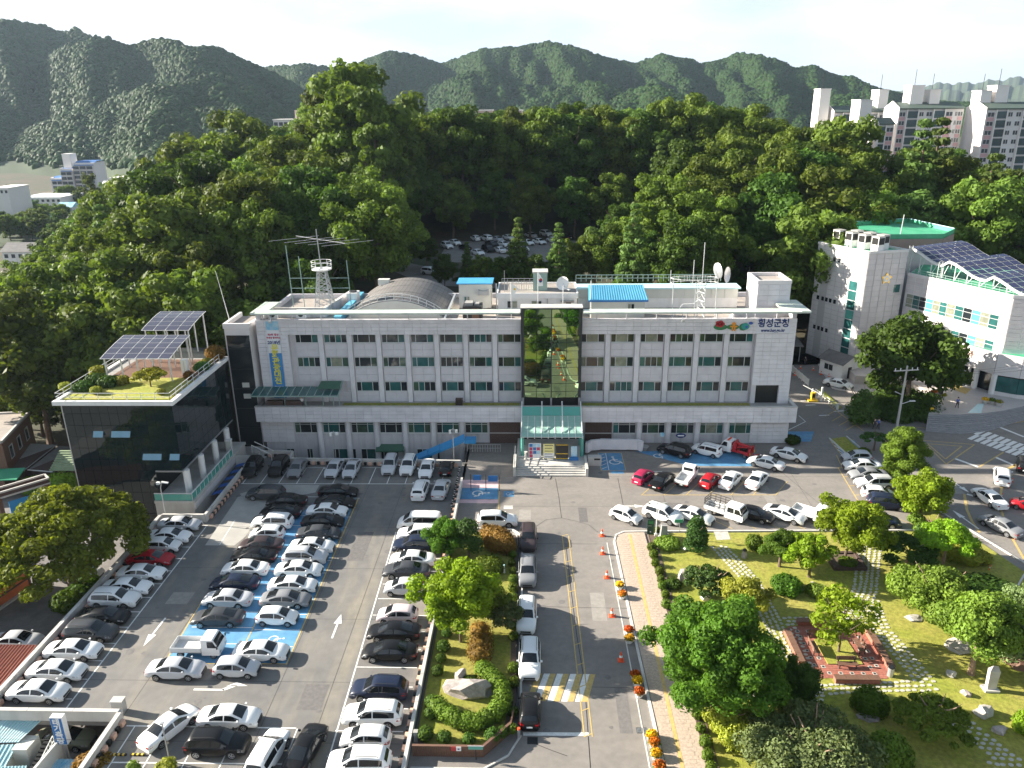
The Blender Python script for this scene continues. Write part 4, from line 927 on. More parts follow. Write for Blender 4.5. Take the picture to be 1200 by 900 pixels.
# (where, heading, [(kind, colour, outline)...]) listed from the office building end
ROWS.append(('of the row along the alley parapet',0,[('sedan',SIL,(187,606,236,624)),('sedan',WH,(172,617,227,639)),('hatch',PEARL,(170,629,214,650)),('fastback',RED,(149,645,206,665)),('sedan',WH,(137,659,197,683)),('sedan',WH,(120,674,180,700)),('suv',PEARL,(108,690,164,714)),('fastback',BLK,(88,710,155,734)),('suv',DGR,(76,726,140,754)),('sedan',WH,(51,747,124,775)),('sedan',PEARL,(31,770,106,800)),('sedan',PEARL,(9,795,85,824))]))
ROWS.append(('of the blue row, alley side',180,[('suv',DGR,(290,565,334,589)),('sedan',BLK,(315,578,358,596)),('fastback',BLK,(304,592,355,609)),('suv',WH,(297,603,343,622)),('hatch',WH,(292,617,335,635)),('sedan',BRN,(281,630,332,648)),('sedan',BLK,(272,642,325,662)),('sedan',WH,(262,657,314,677)),('fastback',NAV,(247,673,305,694)),('sedan',SIL,(237,691,298,713)),('fastback',DGR,(224,710,289,736))]))
ROWS.append(('of the blue row, garden side',0,[('fastback',BLK,(373,568,421,585)),('sedan',BLK,(368,581,418,598)),('sedan',WH,(362,591,406,608)),('sedan',BLK,(353,601,405,621)),('sedan',DGR,(348,615,400,635)),('sedan',WH,(342,628,391,651)),('suv',SIL,(337,644,380,663)),('sedan',WH,(324,658,378,678)),('fastback',WH,(314,674,374,697)),('fastback',GRY,(305,691,366,714)),('hatch',WH,(296,707,356,736)),('sedan',WH,(275,747,339,777))]))
ROWS.append(('of the row along the garden parapet',180,[('van',WH,(465,600,519,624)),('suv',WH,(466,618,514,636)),('suv',NAV,(462,632,509,649)),('sedan',WH,(457,645,510,666)),('sedan',DGR,(451,659,502,679)),('hatch',SIL,(451,676,495,700)),('hatch',PNK,(443,710,489,732)),('fastback',BLK,(432,729,492,752)),('sedan',BLK,(427,750,488,776)),('suv',NAV,(411,794,479,822)),('suv',WH,(402,819,473,853)),('hatch',PEARL,(400,848,458,880)),('suv',WH,(385,878,458,908))]))
ROWS.append(('of the row by the light well',-90,[('suv',BLK,(283,540,311,563)),('suv',BLK,(315,539,340,562)),('sedan',GRY,(337,540,361,564)),('sedan',SIL,(381,540,404,564)),('fastback',SIL,(401,540,425,565)),('suv',SIL,(447,538,468,560)),('suv',PEARL,(469,536,489,563)),('sedan',WH,(491,540,510,565)),('hatch',BLK,(516,545,531,560))]))
ROWS.append(('of the slanted row under the windows',146,[('suv',BLK,(770,521,810,542)),('boxcar',WH,(810,521,845,542))]))
ROWS.append(('of the slanted middle row',55,[('hatch',MAG,(740,552,767,573)),('sedan',BLK,(760,555,792,579)),None,('hatch',RED,(820,557,844,577)),('sedan',WH,(842,555,870,577)),('sedan',WH,(872,554,902,578))]))
ROWS.append(('of the slanted row along the lawn kerb',-37,[('hatch',WH,(715,595,752,622)),('suv',WH,(755,592,798,622)),('fastback',PEARL,(789,593,836,622)),None,('sedan',BLK,(859,591,905,621)),('fastback',WH,(893,591,945,622))]))
ROWS.append(('of the row by the hedge strip',180,[('hatch',SIL,(989,532,1017,543)),('sedan',WH,(988,539,1031,554)),('sedan',GRY,(994,548,1039,565)),('suv',SIL,(1002,557,1046,576)),('hatch',WH,(1007,569,1050,588)),('suv',NAV,(1018,577,1062,600)),('sedan',NAV,(1005,594,1051,621))]))
ROWS.append(('of the file beside the hedged island',-90,[('suv',BRN,(610,617,631,652)),('suv',GRY,(609,652,632,696)),('suv',WH,(609,699,634,752)),('suv',WH,(614,750,642,804)),('hatch',BLK,(614,811,646,862))]))
HEAD={('of the row by the hedge strip',4):-12,('of the row by the hedge strip',5):-15,('of the row by the hedge strip',6):-12,('of the file beside the hedged island',4):90,('of the row by the light well',8):90}
for where,hd,lst in ROWS:
 side=abs(hd)in(0,180)
 for i,it in enumerate(lst):
  if it is None:continue
  k,col,bb=it;x,y=ctr(*bb,lift=(.24 if side else .46))
  if where.startswith('of the file'):x=(-1.05 if i!=4 else-.6)+(0.35 if i==3 else 0)
  h=HEAD.get((where,i),hd)+random.uniform(-1.5,1.5)
  word='first from the building end' if i==0 else '%s from the building end'%ORD[i]
  ww=where.replace('of the ','in the ')if False else where
  make_car(k,CNAME[k],x,y,R(h),col,'%s %s, %s %s'%(COLW[col],CWORD[k],word,ww),'cars parked round the office','car')
def lone(k,col,bb,hd,label,lift=.3,z=0.0,group='cars parked round the office'):
 x,y=ctr(*bb,lift=lift,z=z);return make_car(k,CNAME[k],x,y,R(hd),col,label,group,'car',z)
lone('sedan',SIL,(172,767,243,797),0,'silver sedan standing in the aisle beside the small white flatbed truck',.22)
lone('hatch',SIL,(252,765,305,796),0,'small silver hatchback standing in the aisle below the blue stalls',.22)
lone('suv',WH,(483,562,503,586),88,'white SUV double parked with its back to the light well wall row',.3)
lone('sedan',SIL,(507,560,527,585),86,'silver sedan double parked beside the bollards by the ramp',.3)
x,y=P(200,858);make_car('sedan','sedan',x,y,R(62),WH,'white sedan parked aslant beside the angled concrete parapet corner','cars parked round the office','car')
lone('sedan',WH,(233,823,307,854),0,'white sedan behind the black SUV at the foot of the parking deck',.22)
lone('suv',BLK,(216,847,297,887),0,'black SUV parked at the foot of the deck before a white sedan',.2)
lone('suv',WH,(295,866,335,915),82,'white SUV with only its roof and bonnet showing at the picture edge',.5)
lone('fastback',BLK,(341,854,378,912),80,'black sedan parked nose up the aisle at the picture edge',.5)
lone('suv',WH,(563,597,603,620),0,'white compact SUV with black windows stopped beside the rust brown hedge',.22)
lone('sedan',WH,(877,533,917,553),148,'white sedan half hidden behind the red tow truck',.3)
lone('fastback',WH,(905,521,943,544),-35,'white sedan parked by the office corner next to the tow truck',.3)
lone('suv',PEARL,(1157,547,1190,572),62,'pearl white wagon driving up towards the zebra crossing',.35)
lone('sedan',WH,(1147,571,1170,600),98,'white sedan in the queue behind the pearl wagon',.4)
lone('sedan',GRY,(1154,602,1188,631),117,'grey sedan last in the queue on the curved road',.35)
lone('suv',BLK,(1185,535,1215,556),60,'black car cut by the picture edge near the zebra crossing',.35)
lone('hatch',RED,(1190,585,1218,603),150,'red hatchback parked beyond the curved kerb at the picture edge',.35)
lone('sedan',WH,(971,441,993,459),-42,'white sedan parked beside the gatehouse with the dark roof',.3)
lone('suv',WH,(77,655,115,686),0,'white SUV in the shade of the big alley tree',.25,-3.17)
lone('sedan',SIL,(-2,741,44,762),0,'silver car nose in below the alley parapet by the rusty roof',.25,-3.17)
lone('sedan',(.17,.18,.13),(56,850,98,880),0,'olive green sedan parked under the deck behind the lettered sign',.25,-3.17)
x,y=P(815,572);x,y=P(803,566);make_truck('cargo_truck',x,y,R(62),'white flatbed truck parked between the black sedan and red hatchback','trucks','truck')
x,y=P(849,605);make_truck('cargo_truck',x,y,R(-38),'white double cab truck with a dark slatted cargo rack','trucks','truck',double=True,rack=True)
x,y=P(866,533);make_truck('tow_truck',x,y,R(143),'red and white tow truck with a folded crane boom','trucks','truck',tow=True)
x,y=P(952,609);make_truck('cargo_truck',x,y,R(-38),'white double cab pickup with empty bed beside the white fastback','trucks','truck',double=True)
x,y=P(230,765);make_truck('cargo_truck',x,y,R(0),'white flatbed truck parked on the blue stalls with green cargo','trucks','truck')
# cars on the hill car park
k=0;rs=random.Random(5)
HILLCARS=[(557,283,WH),(570,283,WH),(583,284,SIL),(596,282,WH),(608,281,BLK),(622,280,SIL),(640,279,WH),(572,296,BLK),(586,297,WH),(598,298,WH),(612,295,WH),(545,294,BLK),(533,288,WH),(524,292,WH),(576,289,DGR),(590,290,WH),(604,289,DGR),(618,288,WH),(632,287,WH),(648,285,WH),(655,290,SIL),(560,300,WH),(664,281,BLK)]
for i,(a,b_,c_)in enumerate(HILLCARS):
 x,y=P(a,b_,11.0);kd=rs.choice(['suv','sedan','hatch','sedan'])
 make_car(kd,CNAME[kd],x,y,R(rs.choice([-60,-58,118,121])),c_,'%s car on the shaded hill car park beyond the office roof'%COLW[c_],'%s cars on the hill car park'%COLW[c_],'car',float(ground_h(x,y))+.06)
x,y=P(505,322,11.2);make_car('suv','suv',x,y,R(-28),WH,'white SUV on the hill lane just above the barrel roof','cars on the hill lane','car',float(ground_h(x,y))+.06)
for a,b_,c_,lb in((441,307,WH,'white car on the hill lane beside the red roofed shelter'),(455,304,BLK,'black car on the hill lane between two white cars'),(467,303,WH,'white car on the hill lane right below the red roof')):
 x,y=P(a,b_,11.2);make_car('sedan','sedan',x,y,R(-20),c_,lb,'cars on the hill lane','car',float(ground_h(x,y))+.06)
# ------------------------------------------------------------------ the long office building
OF=thing('office_building',(-2,103.3,0),'long grey granite office building with rows of windows and a green glass centre','office building')
XL,XR,YG,YU=-39.6,35.6,103.3,105.2
M['stone_d']=mat('granite_spandrel',(.60,.58,.60),.6,var=.08,vscale=.9)
def ow(b):
 b.box(XL,XR,YG,121,-3.3,3.72)
 b.box(XL,XR,YU+.35,121,5.45,17.0)
 b.box(XL,XR,102.4,121,3.72,5.45)
 b.box(XL,-35.2,104.75,YU+.36,5.45,15.85);b.box(30.25,XR,104.75,YU+.36,8.3,15.85)
 b.box(30.25,30.9,104.75,YU+.36,5.45,8.3);b.box(34.1,XR,104.75,YU+.36,5.45,8.3)
part('wall','stone2',OF,ow)
part('parapet','stone2',OF,lambda b:(b.box(XL,XR,104.9,105.3,16.99,18.0),b.box(XL,XL+.4,105.31,121,16.99,18.0),b.box(XR-.4,XR,105.31,121,16.99,18.0),b.box(XL+.41,XR-.41,120.6,121,16.99,18.0)))
part('roof','roofdeck',OF,lambda b:b.box(XL+.41,XR-.41,105.31,120.59,17.0,17.35))
part('loading_door','black',OF,lambda b:b.box(30.95,34.05,105.0,105.3,5.5,8.25))
# stone cladding, panel by panel: the two broad bands and the two end piers
def panels():
 shown=0;rest=MB();cache={}
 def pan(x0,x1,z0,z1,y):
  nonlocal shown
  w,h=round(x1-x0,3),round(z1-z0,3);pr=random.uniform(0,.012)
  if shown<300:
   if(w,h)not in cache:cache[(w,h)]=MB().box(-w/2+.012,w/2-.012,-.05,.05,-h/2+.012,h/2-.012).mesh('stone_panel','stone')
   instance(cache[(w,h)],'stone_panel',OF,(((x0+x1)/2)-OF.location.x,y-pr-OF.location.y,(z0+z1)/2));shown+=1
  else:rest.box(x0+.012,x1-.012,y-.05-pr,y+.05-pr,z0+.012,z1-.012)
 def band(x0,x1,z0,z1,y,nx,nz):
  for j in range(nz):
   for i in range(nx):
    a=x0+(x1-x0)*i/nx;c=x0+(x1-x0)*(i+1)/nx;pan(a,c,z0+(z1-z0)*j/nz,z0+(z1-z0)*(j+1)/nz,y)
 band(-40.2,36.1,3.72,5.95,102.0,64,4)
 band(XL,-2.35,15.85,18.02,104.72,32,4);band(6.2,XR,15.85,18.02,104.72,25,4)
 band(XL,-35.2,5.5,15.85,104.70,4,17);band(30.25,XR,8.3,15.85,104.70,5,12);band(34.1,XR,5.5,8.3,104.70,1,5)
 band(30.25,36.0-.4,.05,3.0,103.22,5,5);band(-40.0,-35.3,.05,3.3,103.22,4,5)
 o=rest.build('stone_cladding','stone',OF);o['kind']='stuff'
panels()
part('band_backing','joint',OF,lambda b:(b.box(-40.19,36.09,102.02,102.39,3.74,5.93),b.box(-40.19,-39.61,102.4,106,3.74,5.93),b.box(35.61,36.09,102.4,106,3.74,5.93)))
part('band_coping','concrete_l',OF,lambda b:(b.box(-40.25,36.15,101.9,102.42,5.96,6.06),b.box(35.65,36.15,102.43,106,5.96,6.06)))
part('terrace_floor','concrete',OF,lambda b:b.box(-39.6,35.6,102.43,YU+.34,5.46,5.56))
tg=MB();tg.box(-28,-2.6,102.6,104.4,5.57,5.72);tg.box(6.4,30,102.6,104.4,5.57,5.72)
o=tg.build('terrace_turf','grass',OF);o['kind']='stuff'
# pilasters, spandrels and windows
WX=[-34.45+4.12*i for i in range(8)]+[6.15+4.12*i for i in range(6)];WW=3.28
ROWZ=[(7.12,8.60),(10.85,12.33),(14.45,15.80)]
pil_me=MB().box(-.33,.33,-.45,.0,0,10.27).mesh('pilaster','stone')
for i,x in enumerate(WX):
 if i not in(7,13):instance(pil_me,'pilaster',OF,(x+WW+.42-OF.location.x,YU+.35-OF.location.y,5.57))
gp_me=MB().tube([(0,0,-3.2),(0,0,3.70)],.42,14).mesh('column','stone',smooth=True)
GX=[-35.2+4.13*i for i in range(7)];GX2=[10.75+4.12*i for i in range(5)]
for x in[g+WW+.42 for g in GX[:-1]]+[g+WW+.42 for g in GX2[:-1]]:instance(gp_me,'column',OF,(x-OF.location.x,103.05-OF.location.y,0))
def sp(b):
 for x in WX:
  for z0,z1 in((5.57,6.4),(6.42,7.0),(8.72,9.7),(9.72,10.72),(12.45,13.4),(13.42,14.32)):
   b.box(x+.02,x+WW/2-.008,YU+.18,YU+.34,z0,z1);b.box(x+WW/2+.008,x+WW-.02,YU+.18,YU+.34,z0,z1)
sps=part('spandrel_panels','stone_d',OF,sp);sps['kind']='stuff'
fr_cache={}
def window(parent,x,y,z0,z1,w,seed,split=(.25,.75),mats=None,d=.06,frame='frame',ground=False):
 """white frame with three panes, facing the camera"""
 rs=random.Random(seed);h=z1-z0;key=(round(w,2),round(h,2),split,frame,ground)
 if key not in fr_cache:
  b=MB();t=.075
  b.box(0,w,-d,0,0,t);b.box(0,w,-d,0,h-t,h)
  for f in(0,*split,1):xx=min(max(f*w,t/2),w-t/2);b.box(xx-t/2,xx+t/2,-d-.003,-.002,t,h-t)
  if ground:b.box(0,w,-d-.005,-.004,h*.80,h*.80+.05)
  b.box(-.06,w+.06,-.18,-.004,-.09,-.003)
  fm=b.mesh('window_frame',frame);pm=[]
  e=[0,*split,1]
  for k in range(len(e)-1):pm.append({})
  fr_cache[key]=(fm,pm,e)
 fm,pm,e=fr_cache[key]
 pl=parent.location
 o=instance(fm,'window',parent,(x-pl.x,y-pl.y,z0-pl.z))
 for k in range(len(e)-1):
  mk=mats[k]if mats else rs.choice(['pane_dark','pane_dark','pane_teal','pane_green','pane_curtain']if k in(1,)else['pane_dark','pane_dark','pane_dark','pane_teal','pane_green'])
  if mk not in pm[k]:
   a,c=e[k]*w+.02,e[k+1]*w-.02;pm[k][mk]=MB().box(a,c,-.02,-.006,.03,h-.03).mesh('pane',mk)
  instance(pm[k][mk],'pane',o,(0,.0,0))
 return o
s_=0
for r_,(z0,z1)in enumerate(ROWZ):
 for i,x in enumerate(WX):
  s_+=1
  if r_==0 and i in(0,1):continue
  mk=None
  if r_==0:mk=['pane_dark','pane_teal','pane_dark']
  window(OF,x,YU+.30,z0,z1,WW,s_*7,split=(.22,.72)if s_%5 else(.25,.5,.75),mats=mk if s_%5 else None)
for i,x in enumerate(GX+GX2):
 window(OF,x,YG-.03,1.50,3.15,WW,900+i,split=(.25,.73),ground=True)
for i,x in enumerate((-29.9,-25.8,-17.6)):window(OF,x,YG-.03,-2.7,-1.0,WW+.1,950+i,mats=['pane_dark','pane_teal','pane_dark'])
window(OF,-36.8,YG-.03,-2.9,-1.0,1.2,990,split=(.5,));window(OF,-33.8,YG-.03,-2.9,-1.0,.9,991,split=(.5,))
for a_,c_ in((-6.9,-2.5),(6.8,10.6)):part('brick_infill','brick',OF,lambda b:b.box(a_,c_,103.05,103.28,0,3.72))
part('brick_string_course','concrete_l',OF,lambda b:(b.box(-6.9,-2.5,102.98,103.04,1.55,1.67),b.box(6.8,10.6,102.98,103.04,1.55,1.67)))
# central green glass bay, pane by pane
def bay():
 x0,x1,y0,zb,zt=-2.25,6.08,103.55,6.85,19.85
 part('glass_bay_box','mullion',OF,lambda b:(b.box(x0+.02,x1-.02,y0+.06,YU+.3,zb,zt-.06),b.box(x0-.03,x0+.03,y0-.05,YU+.3,zb-.02,zt),b.box(x1-.03,x1+.03,y0-.05,YU+.3,zb-.02,zt)))
 part('glass_bay_cap','concrete_l',OF,lambda b:b.box(x0-.1,x1+.1,y0-.1,YU+.4,zt+.002,zt+.12))
 part('glass_bay_foot','black',OF,lambda b:(b.box(x0+.3,x1-.3,y0+.3,YU+.25,5.57,zb-.01),))
 part('foot_post','steel',OF,lambda b:[b.box(x-.12,x+.12,y0-.12,y0+.12,5.6,zb-.02)for x in(x0+.2,(x0+x1)/2,x1-.2)])
 rows=[zb+.55]+[zb+.55+1.0+(zt-zb-1.6)*k/9 for k in range(10)]
 rows=[zb]+[zb+.95+(zt-.1-zb-.95)*k/10 for k in range(11)]
 cw=(x1-x0)/4;c={}
 rsb=random.Random(11)
 for i in range(4):
  for j in range(len(rows)-1):
   h=round(rows[j+1]-rows[j],3)
   if h not in c:c[h]=MB().box(-cw/2+.03,cw/2-.03,-.02,.02,.03,h-.03).mesh('glass_pane','mirror')
   o=instance(c[h],'glass_pane',OF,(x0+cw*(i+.5)-OF.location.x,y0-.10+.048*abs(x0+cw*(i+.5)-(x0+x1)/2)-OF.location.y,rows[j]))
   o.rotation_euler=(rsb.uniform(-.004,.004),0,(-.048 if i<2 else .048)+rsb.uniform(-.003,.003))
 part('centre_mullion','mullion',OF,lambda b:b.box((x0+x1)/2-.07,(x0+x1)/2+.07,y0-.16,y0+.05,zb,zt))
bay()
# green glazed eave above the parapet on steel brackets
def eave(b):
 for x0,x1 in((-39.0,-2.4),(6.25,35.3)):b.add([(x0,102.5,19.30),(x1,102.5,19.30),(x1,104.1,19.42),(x0,104.1,19.42),(x0,102.5,19.52),(x1,102.5,19.52),(x1,104.1,19.62),(x0,104.1,19.62)],[(3,2,1,0),(4,5,6,7),(0,1,5,4),(1,2,6,5),(2,3,7,6),(3,0,4,7)])
 b.box(-39.4,-38.99,102.48,109,19.32,19.6);b.box(-38.98,-37.3,104.12,109,19.34,19.58)
 b.box(35.31,36.6,102.48,109,19.32,19.6);b.box(33.2,35.29,104.12,109,19.34,19.58)
part('eave','eave',OF,eave)
def brk(b):
 for x in[-38.6+4.12*k for k in range(9)]+[8.2+4.12*k for k in range(7)]:b.box(x-.07,x+.07,104.95,105.1,18.01,19.3);b.bar((x,105.0,19.25),(x,102.7,19.27),.1)
 b.box(34.9,35.5,104.75,106.4,18.01,19.3);b.box(-39.5,-38.9,104.8,106.2,18.01,19.3)
part('eave_bracket','stone2',OF,brk)
part('eave_lamp','steel',OF,lambda b:[(b.bar((x,102.6,19.2),(x,101.9,18.6),.08),b.obox((x,101.8,18.5),.35,.3,.3))for x in(-36.5,19.5)])
M['board']=mat('pale_letter_board',(.66,.66,.70),.55)
# lettering and emblem
# letter board on the right of the top band
part('letter_board',M['board'],OF,lambda b:b.box(30.1,34.75,104.6,104.655,15.95,17.95))
text_mesh('횡성군청',1.28,'navy','lettering',OF,(32.4,104.58,17.33),(R(90),0,0),.02,sx=.92,bold=.035)
text_mesh('www.hsg.go.kr',.62,'navy','lettering',OF,(32.4,104.58,16.36),(R(90),0,0),.02,sx=.88,bold=.02)
M['emb_g']=mat('emblem_green',(.03,.17,.06),.5);M['emb_r']=mat('emblem_red',(.45,.02,.03),.5);M['emb_o']=mat('emblem_orange',(.75,.28,.02),.5);M['emb_t']=mat('emblem_teal',(.03,.30,.26),.5);M['emb_b']=mat('emblem_blue',(.03,.10,.40),.5)
EM=tag(thing('roof_emblem',(26.8,104.6,17.1),'red orange and teal leaf shaped emblem beside the blue lettering','emblem'))
def disc(b,x,z,rx,rz,y=104.58,n=18,t=.06):
 p=[(x+rx*math.cos(6.2832*k/n),z+rz*math.sin(6.2832*k/n))for k in range(n)]
 b.add([(q[0],y,q[1])for q in p]+[(q[0],y+t,q[1])for q in p],[tuple(range(n)),*[((k+1)%n,k,n+k,n+(k+1)%n)for k in range(n)]])
part('green_leaf',M['emb_g'],EM,lambda b:(disc(b,25.2,16.85,.95,.42),disc(b,26.9,16.85,.85,.38),disc(b,28.3,16.85,.55,.5)))
part('red_bloom',M['emb_r'],EM,lambda b:[disc(b,25.1+.38*math.cos(a),17.3+.26*math.sin(a),.30,.24,104.555)for a in np.linspace(0,6.28,6)[:-1]])
part('orange_figure',M['emb_o'],EM,lambda b:(disc(b,27.0,17.3,.26,.26,104.55),b.box(26.5,27.5,104.54,104.58,16.85,17.05),b.box(26.75,26.95,104.545,104.58,16.3,16.9),b.box(27.05,27.25,104.545,104.58,16.3,16.9)))
part('teal_ring',M['emb_t'],EM,lambda b:disc(b,28.6,16.95,.55,.48,104.552));part('blue_dot',M['emb_b'],EM,lambda b:(disc(b,29.3,17.4,.3,.2,104.546),disc(b,28.75,16.9,.2,.16,104.54)))
# hanging banner
BN=thing('banner',(-37.3,104.6,5.6),'tall blue and white vertical banner with yellow lettering on the office wall','banner')
bx0,bx1=-38.15,-36.35
M['ban_b']=mat('banner_blue',(.03,.20,.50),.6,col2=(.05,.27,.58),mottle=.4);M['ban_lb']=mat('banner_light_blue',(.16,.45,.65),.6,col2=(.5,.65,.72),mottle=.8);M['ban_w']=mat('banner_white',(.72,.74,.76),.6);M['ban_y']=mat('banner_yellow',(.78,.70,.10),.6);M['ban_r']=mat('banner_red',(.5,.05,.12),.6)
for nm,mk,z0,z1 in(('banner_foot','ban_b',6.4,13.2),('banner_body','ban_w',13.2,16.6),('banner_head','ban_lb',16.6,17.85)):part(nm,M[mk],BN,lambda b:b.box(bx0,bx1,104.57,104.61,z0,z1-.003))
for k,ch in enumerate('문화관광대전'[:6]):text_mesh(ch,1.15,'ban_y','banner_letter',BN,(-37.25,104.55,13.9-.98*k),(R(90),0,0),.01,bold=.04)
text_mesh('2018년',.62,'navy','banner_letter',BN,(-37.25,104.55,14.75),(R(90),0,0),.01,bold=.02)
text_mesh('제4회 횡성',.36,'ban_r','banner_letter',BN,(-37.25,104.55,15.9),(R(90),0,0),.01,bold=.01);text_mesh('축제와 함께하는',.30,'ban_r','banner_letter',BN,(-37.25,104.55,15.45),(R(90),0,0),.01,bold=.01)
text_mesh('행사기간',.36,'white_pl','banner_letter',BN,(-37.25,104.55,8.1),(R(90),0,0),.01);text_mesh('9월 9일(토)',.34,'white_pl','banner_letter',BN,(-37.25,104.55,7.6),(R(90),0,0),.01);text_mesh('횡성 체육관',.34,'white_pl','banner_letter',BN,(-37.25,104.55,6.9),(R(90),0,0),.01)
# glazed walkway roof on the terrace, planters, person
GC=thing('glass_canopy',(-33,103.4,5.6),'long green glass walkway roof on the left terrace below the banner','canopy')
for k in range(11):part('glass_pane','teal_d' if False else 'pane_teal',GC,lambda b:b.add([(-40.4+1.12*k,101.9,7.75),(-39.32+1.12*k,101.9,7.75),(-39.32+1.12*k,104.6,8.15),(-40.4+1.12*k,104.6,8.15)],[(0,1,2,3)]))
part('canopy_beam','green_rail',GC,lambda b:(b.box(-40.5,-28,101.75,101.88,7.6,7.74),[b.bar((-40.45+1.12*k,101.9,7.78),(-40.45+1.12*k,104.6,8.2),.08)for k in range(12)],b.bar((-28.1,102,7.78),(-28.1,107,9.2),.12),[b.box(x-.05,x+.05,102.6,102.7,5.57,7.6)for x in(-36,-33,-30.5,-29,-28.2)]))
part('side_roof','grn_awning',GC,lambda b:b.add([(-31.4,103.0,8.35),(-28.1,103.0,8.35),(-28.1,104.6,9.0),(-31.0,104.6,9.0)],[(0,1,2,3)]))
for x in(-37.5,-34.8):
 t=thing('planter_box',(x,102.9,5.57),'dark brown planter box under the glass walkway roof','planter','brown planter boxes on the terrace');part('trough','brick',t,lambda b:b.box(x-1.2,x+1.2,102.6,103.2,5.57,6.6));part('soil','soil',t,lambda b:b.box(x-1.1,x+1.1,102.65,103.15,6.601,6.65))
t=thing('vent_box',(-11.2,103.6,5.72),'dark red ventilation box on the turf strip of the ledge','ventilation box');part('housing','brick',t,lambda b:b.box(-11.7,-10.7,103.3,103.9,5.72,6.7));part('louvre','black',t,lambda b:[b.box(-11.6,-10.8,103.27,103.295,5.85+.16*k,5.93+.16*k)for k in range(5)])
# entrance: steps, canopy, posters, ramp walls
ST=thing('entrance_steps',(1.7,94.3,0),'broad pale stone steps leading to the glass canopy entrance','steps')
tread=MB().box(-4.55,4.55,0,1,0,.168).mesh('step','concrete_l')
for k in range(5):o=instance(tread,'step',ST,(0,-1.9+.36*k,.17*k));o.scale=(1,.36,1)
part('landing','concrete_l',ST,lambda b:b.box(-2.85,6.25,94.2,102.9,0,.86))
for x in(-3.05,6.45):part('cheek_wall','concrete_l',ST,lambda b:b.prism([(x-.18,92.3),(x+.18,92.3),(x+.18,96.5),(x-.18,96.5)],0,1.15 if x>0 else 1.35))
part('handrail','steel',ST,lambda b:(b.rail([(-2.6,94.6,.86),(-1.6,94.6,.86)],1.0,.07,1.0),b.rail([(-3.05,92.4,1.1),(-3.05,97,1.4)],.9,.06,1.5)))
CN=thing('entrance_canopy',(1.9,99,.86),'teal glass entrance canopy on posts in front of the centre bay','canopy')
cz0,cz1,cy0,cy1=3.95,5.1,96.2,100.9
for i in range(9):
 for j in range(4):
  a=-2.25+.92*i;f0,f1=j/4,(j+1)/4
  part('glass_pane','canopy_glass' if 'canopy_glass' in M else 'teal',CN,lambda b:b.add([(a+.03,cy0+(cy1-cy0)*f0+.03,cz0+(cz1-cz0)*f0),(a+.89,cy0+(cy1-cy0)*f0+.03,cz0+(cz1-cz0)*f0),(a+.89,cy0+(cy1-cy0)*f1-.03,cz0+(cz1-cz0)*f1),(a+.03,cy0+(cy1-cy0)*f1-.03,cz0+(cz1-cz0)*f1)],[(0,1,2,3)]))
part('glass_upstand','teal',CN,lambda b:b.add([(-2.2,101.0,5.1),(6.0,101.0,5.1),(6.0,101.7,6.2),(-2.2,101.7,6.2)],[(0,1,2,3)]))
part('rafter','whitemetal',CN,lambda b:[b.bar((-2.25+.92*i,cy0-.25,cz0-.08),(-2.25+.92*i,cy1,cz1-.05),.09,.16)for i in range(10)]+[b.bar((-2.3,cy0+(cy1-cy0)*f,cz0+(cz1-cz0)*f-.06),(6.1,cy0+(cy1-cy0)*f,cz0+(cz1-cz0)*f-.06),.08)for f in(.02,.25,.5,.75,1)])
part('canopy_strut','whitemetal',CN,lambda b:[b.bar((x,cy0+1,cz0+.35),(x,101.9,6.9),.13)for x in(-2.2,.6,3.4,6.0)])
for x in(-2.05,6.0):
 for y in(96.9,100.6):part('post','teal',CN,lambda b:b.tube([(x,y,.86),(x,y,4.0)],.24,12),smooth=True)
part('entrance_doors','pane_dark',OF,lambda b:b.box(-2.3,6.1,102.6,102.9,.87,3.7))
def board(name,x0,x1,y,z0,z1,mk,label,extra=None):
 t=thing(name,((x0+x1)/2,y,z0),label,'notice board');part('panel',mk,t,lambda b:b.box(x0,x1,y-.03,y+.03,z0+.15,z1));part('feet','steel',t,lambda b:(b.box(x0+.1,x0+.2,y-.25,y+.25,z0,z0+.14),b.box(x1-.2,x1-.1,y-.25,y+.25,z0,z0+.14)))
 if extra:extra(t,x0,x1,y,z0,z1)
 return t
M['poster_y']=mat('pale_yellow_poster',(.72,.66,.28),.6);M['poster_w']=mat('white_poster',(.7,.7,.7),.6)
def ex1(t,x0,x1,y,z0,z1):
 rs=random.Random(2)
 for i in range(3):
  for j in range(4):
   mk=rs.choice(['ban_r','ban_w','blue_sign','poster_w','ban_lb']);part('leaflet',M[mk],t,lambda b:b.box(x0+.08+.5*i,x0+.52+.5*i,y-.045,y-.032,z0+.25+.52*j,z0+.70+.52*j))
board('notice_board',-1.2,.45,95.9,.86,3.2,'poster_w','white notice board covered with red and white leaflets',ex1)
def ex2(t,x0,x1,y,z0,z1):
 part('white_field','poster_w',t,lambda b:b.box(x0+.05,x1-.05,y-.045,y-.032,z0+.2,z0+.95))
 for k in range(5):part('print_line','trim',t,lambda b:b.box(x0+.2,x1-.2-.1*(k%2),y-.05,y-.046 if k>1 else y-.046,z0+.35+.42*k,z0+.43+.42*k))
board('notice_board',.75,2.25,95.8,.86,3.15,'poster_y','pale yellow notice board on the entrance landing',ex2)
def ex3(t,x0,x1,y,z0,z1):part('yellow_trim','yellow',t,lambda b:[b.box(x0,x1,y-.045,y-.032,z,z+.08)for z in(z0+.2,z0+.9,z1-.15)])
board('notice_board',2.45,4.1,95.6,.86,3.2,'black','black board edged in yellow on the entrance landing',ex3)
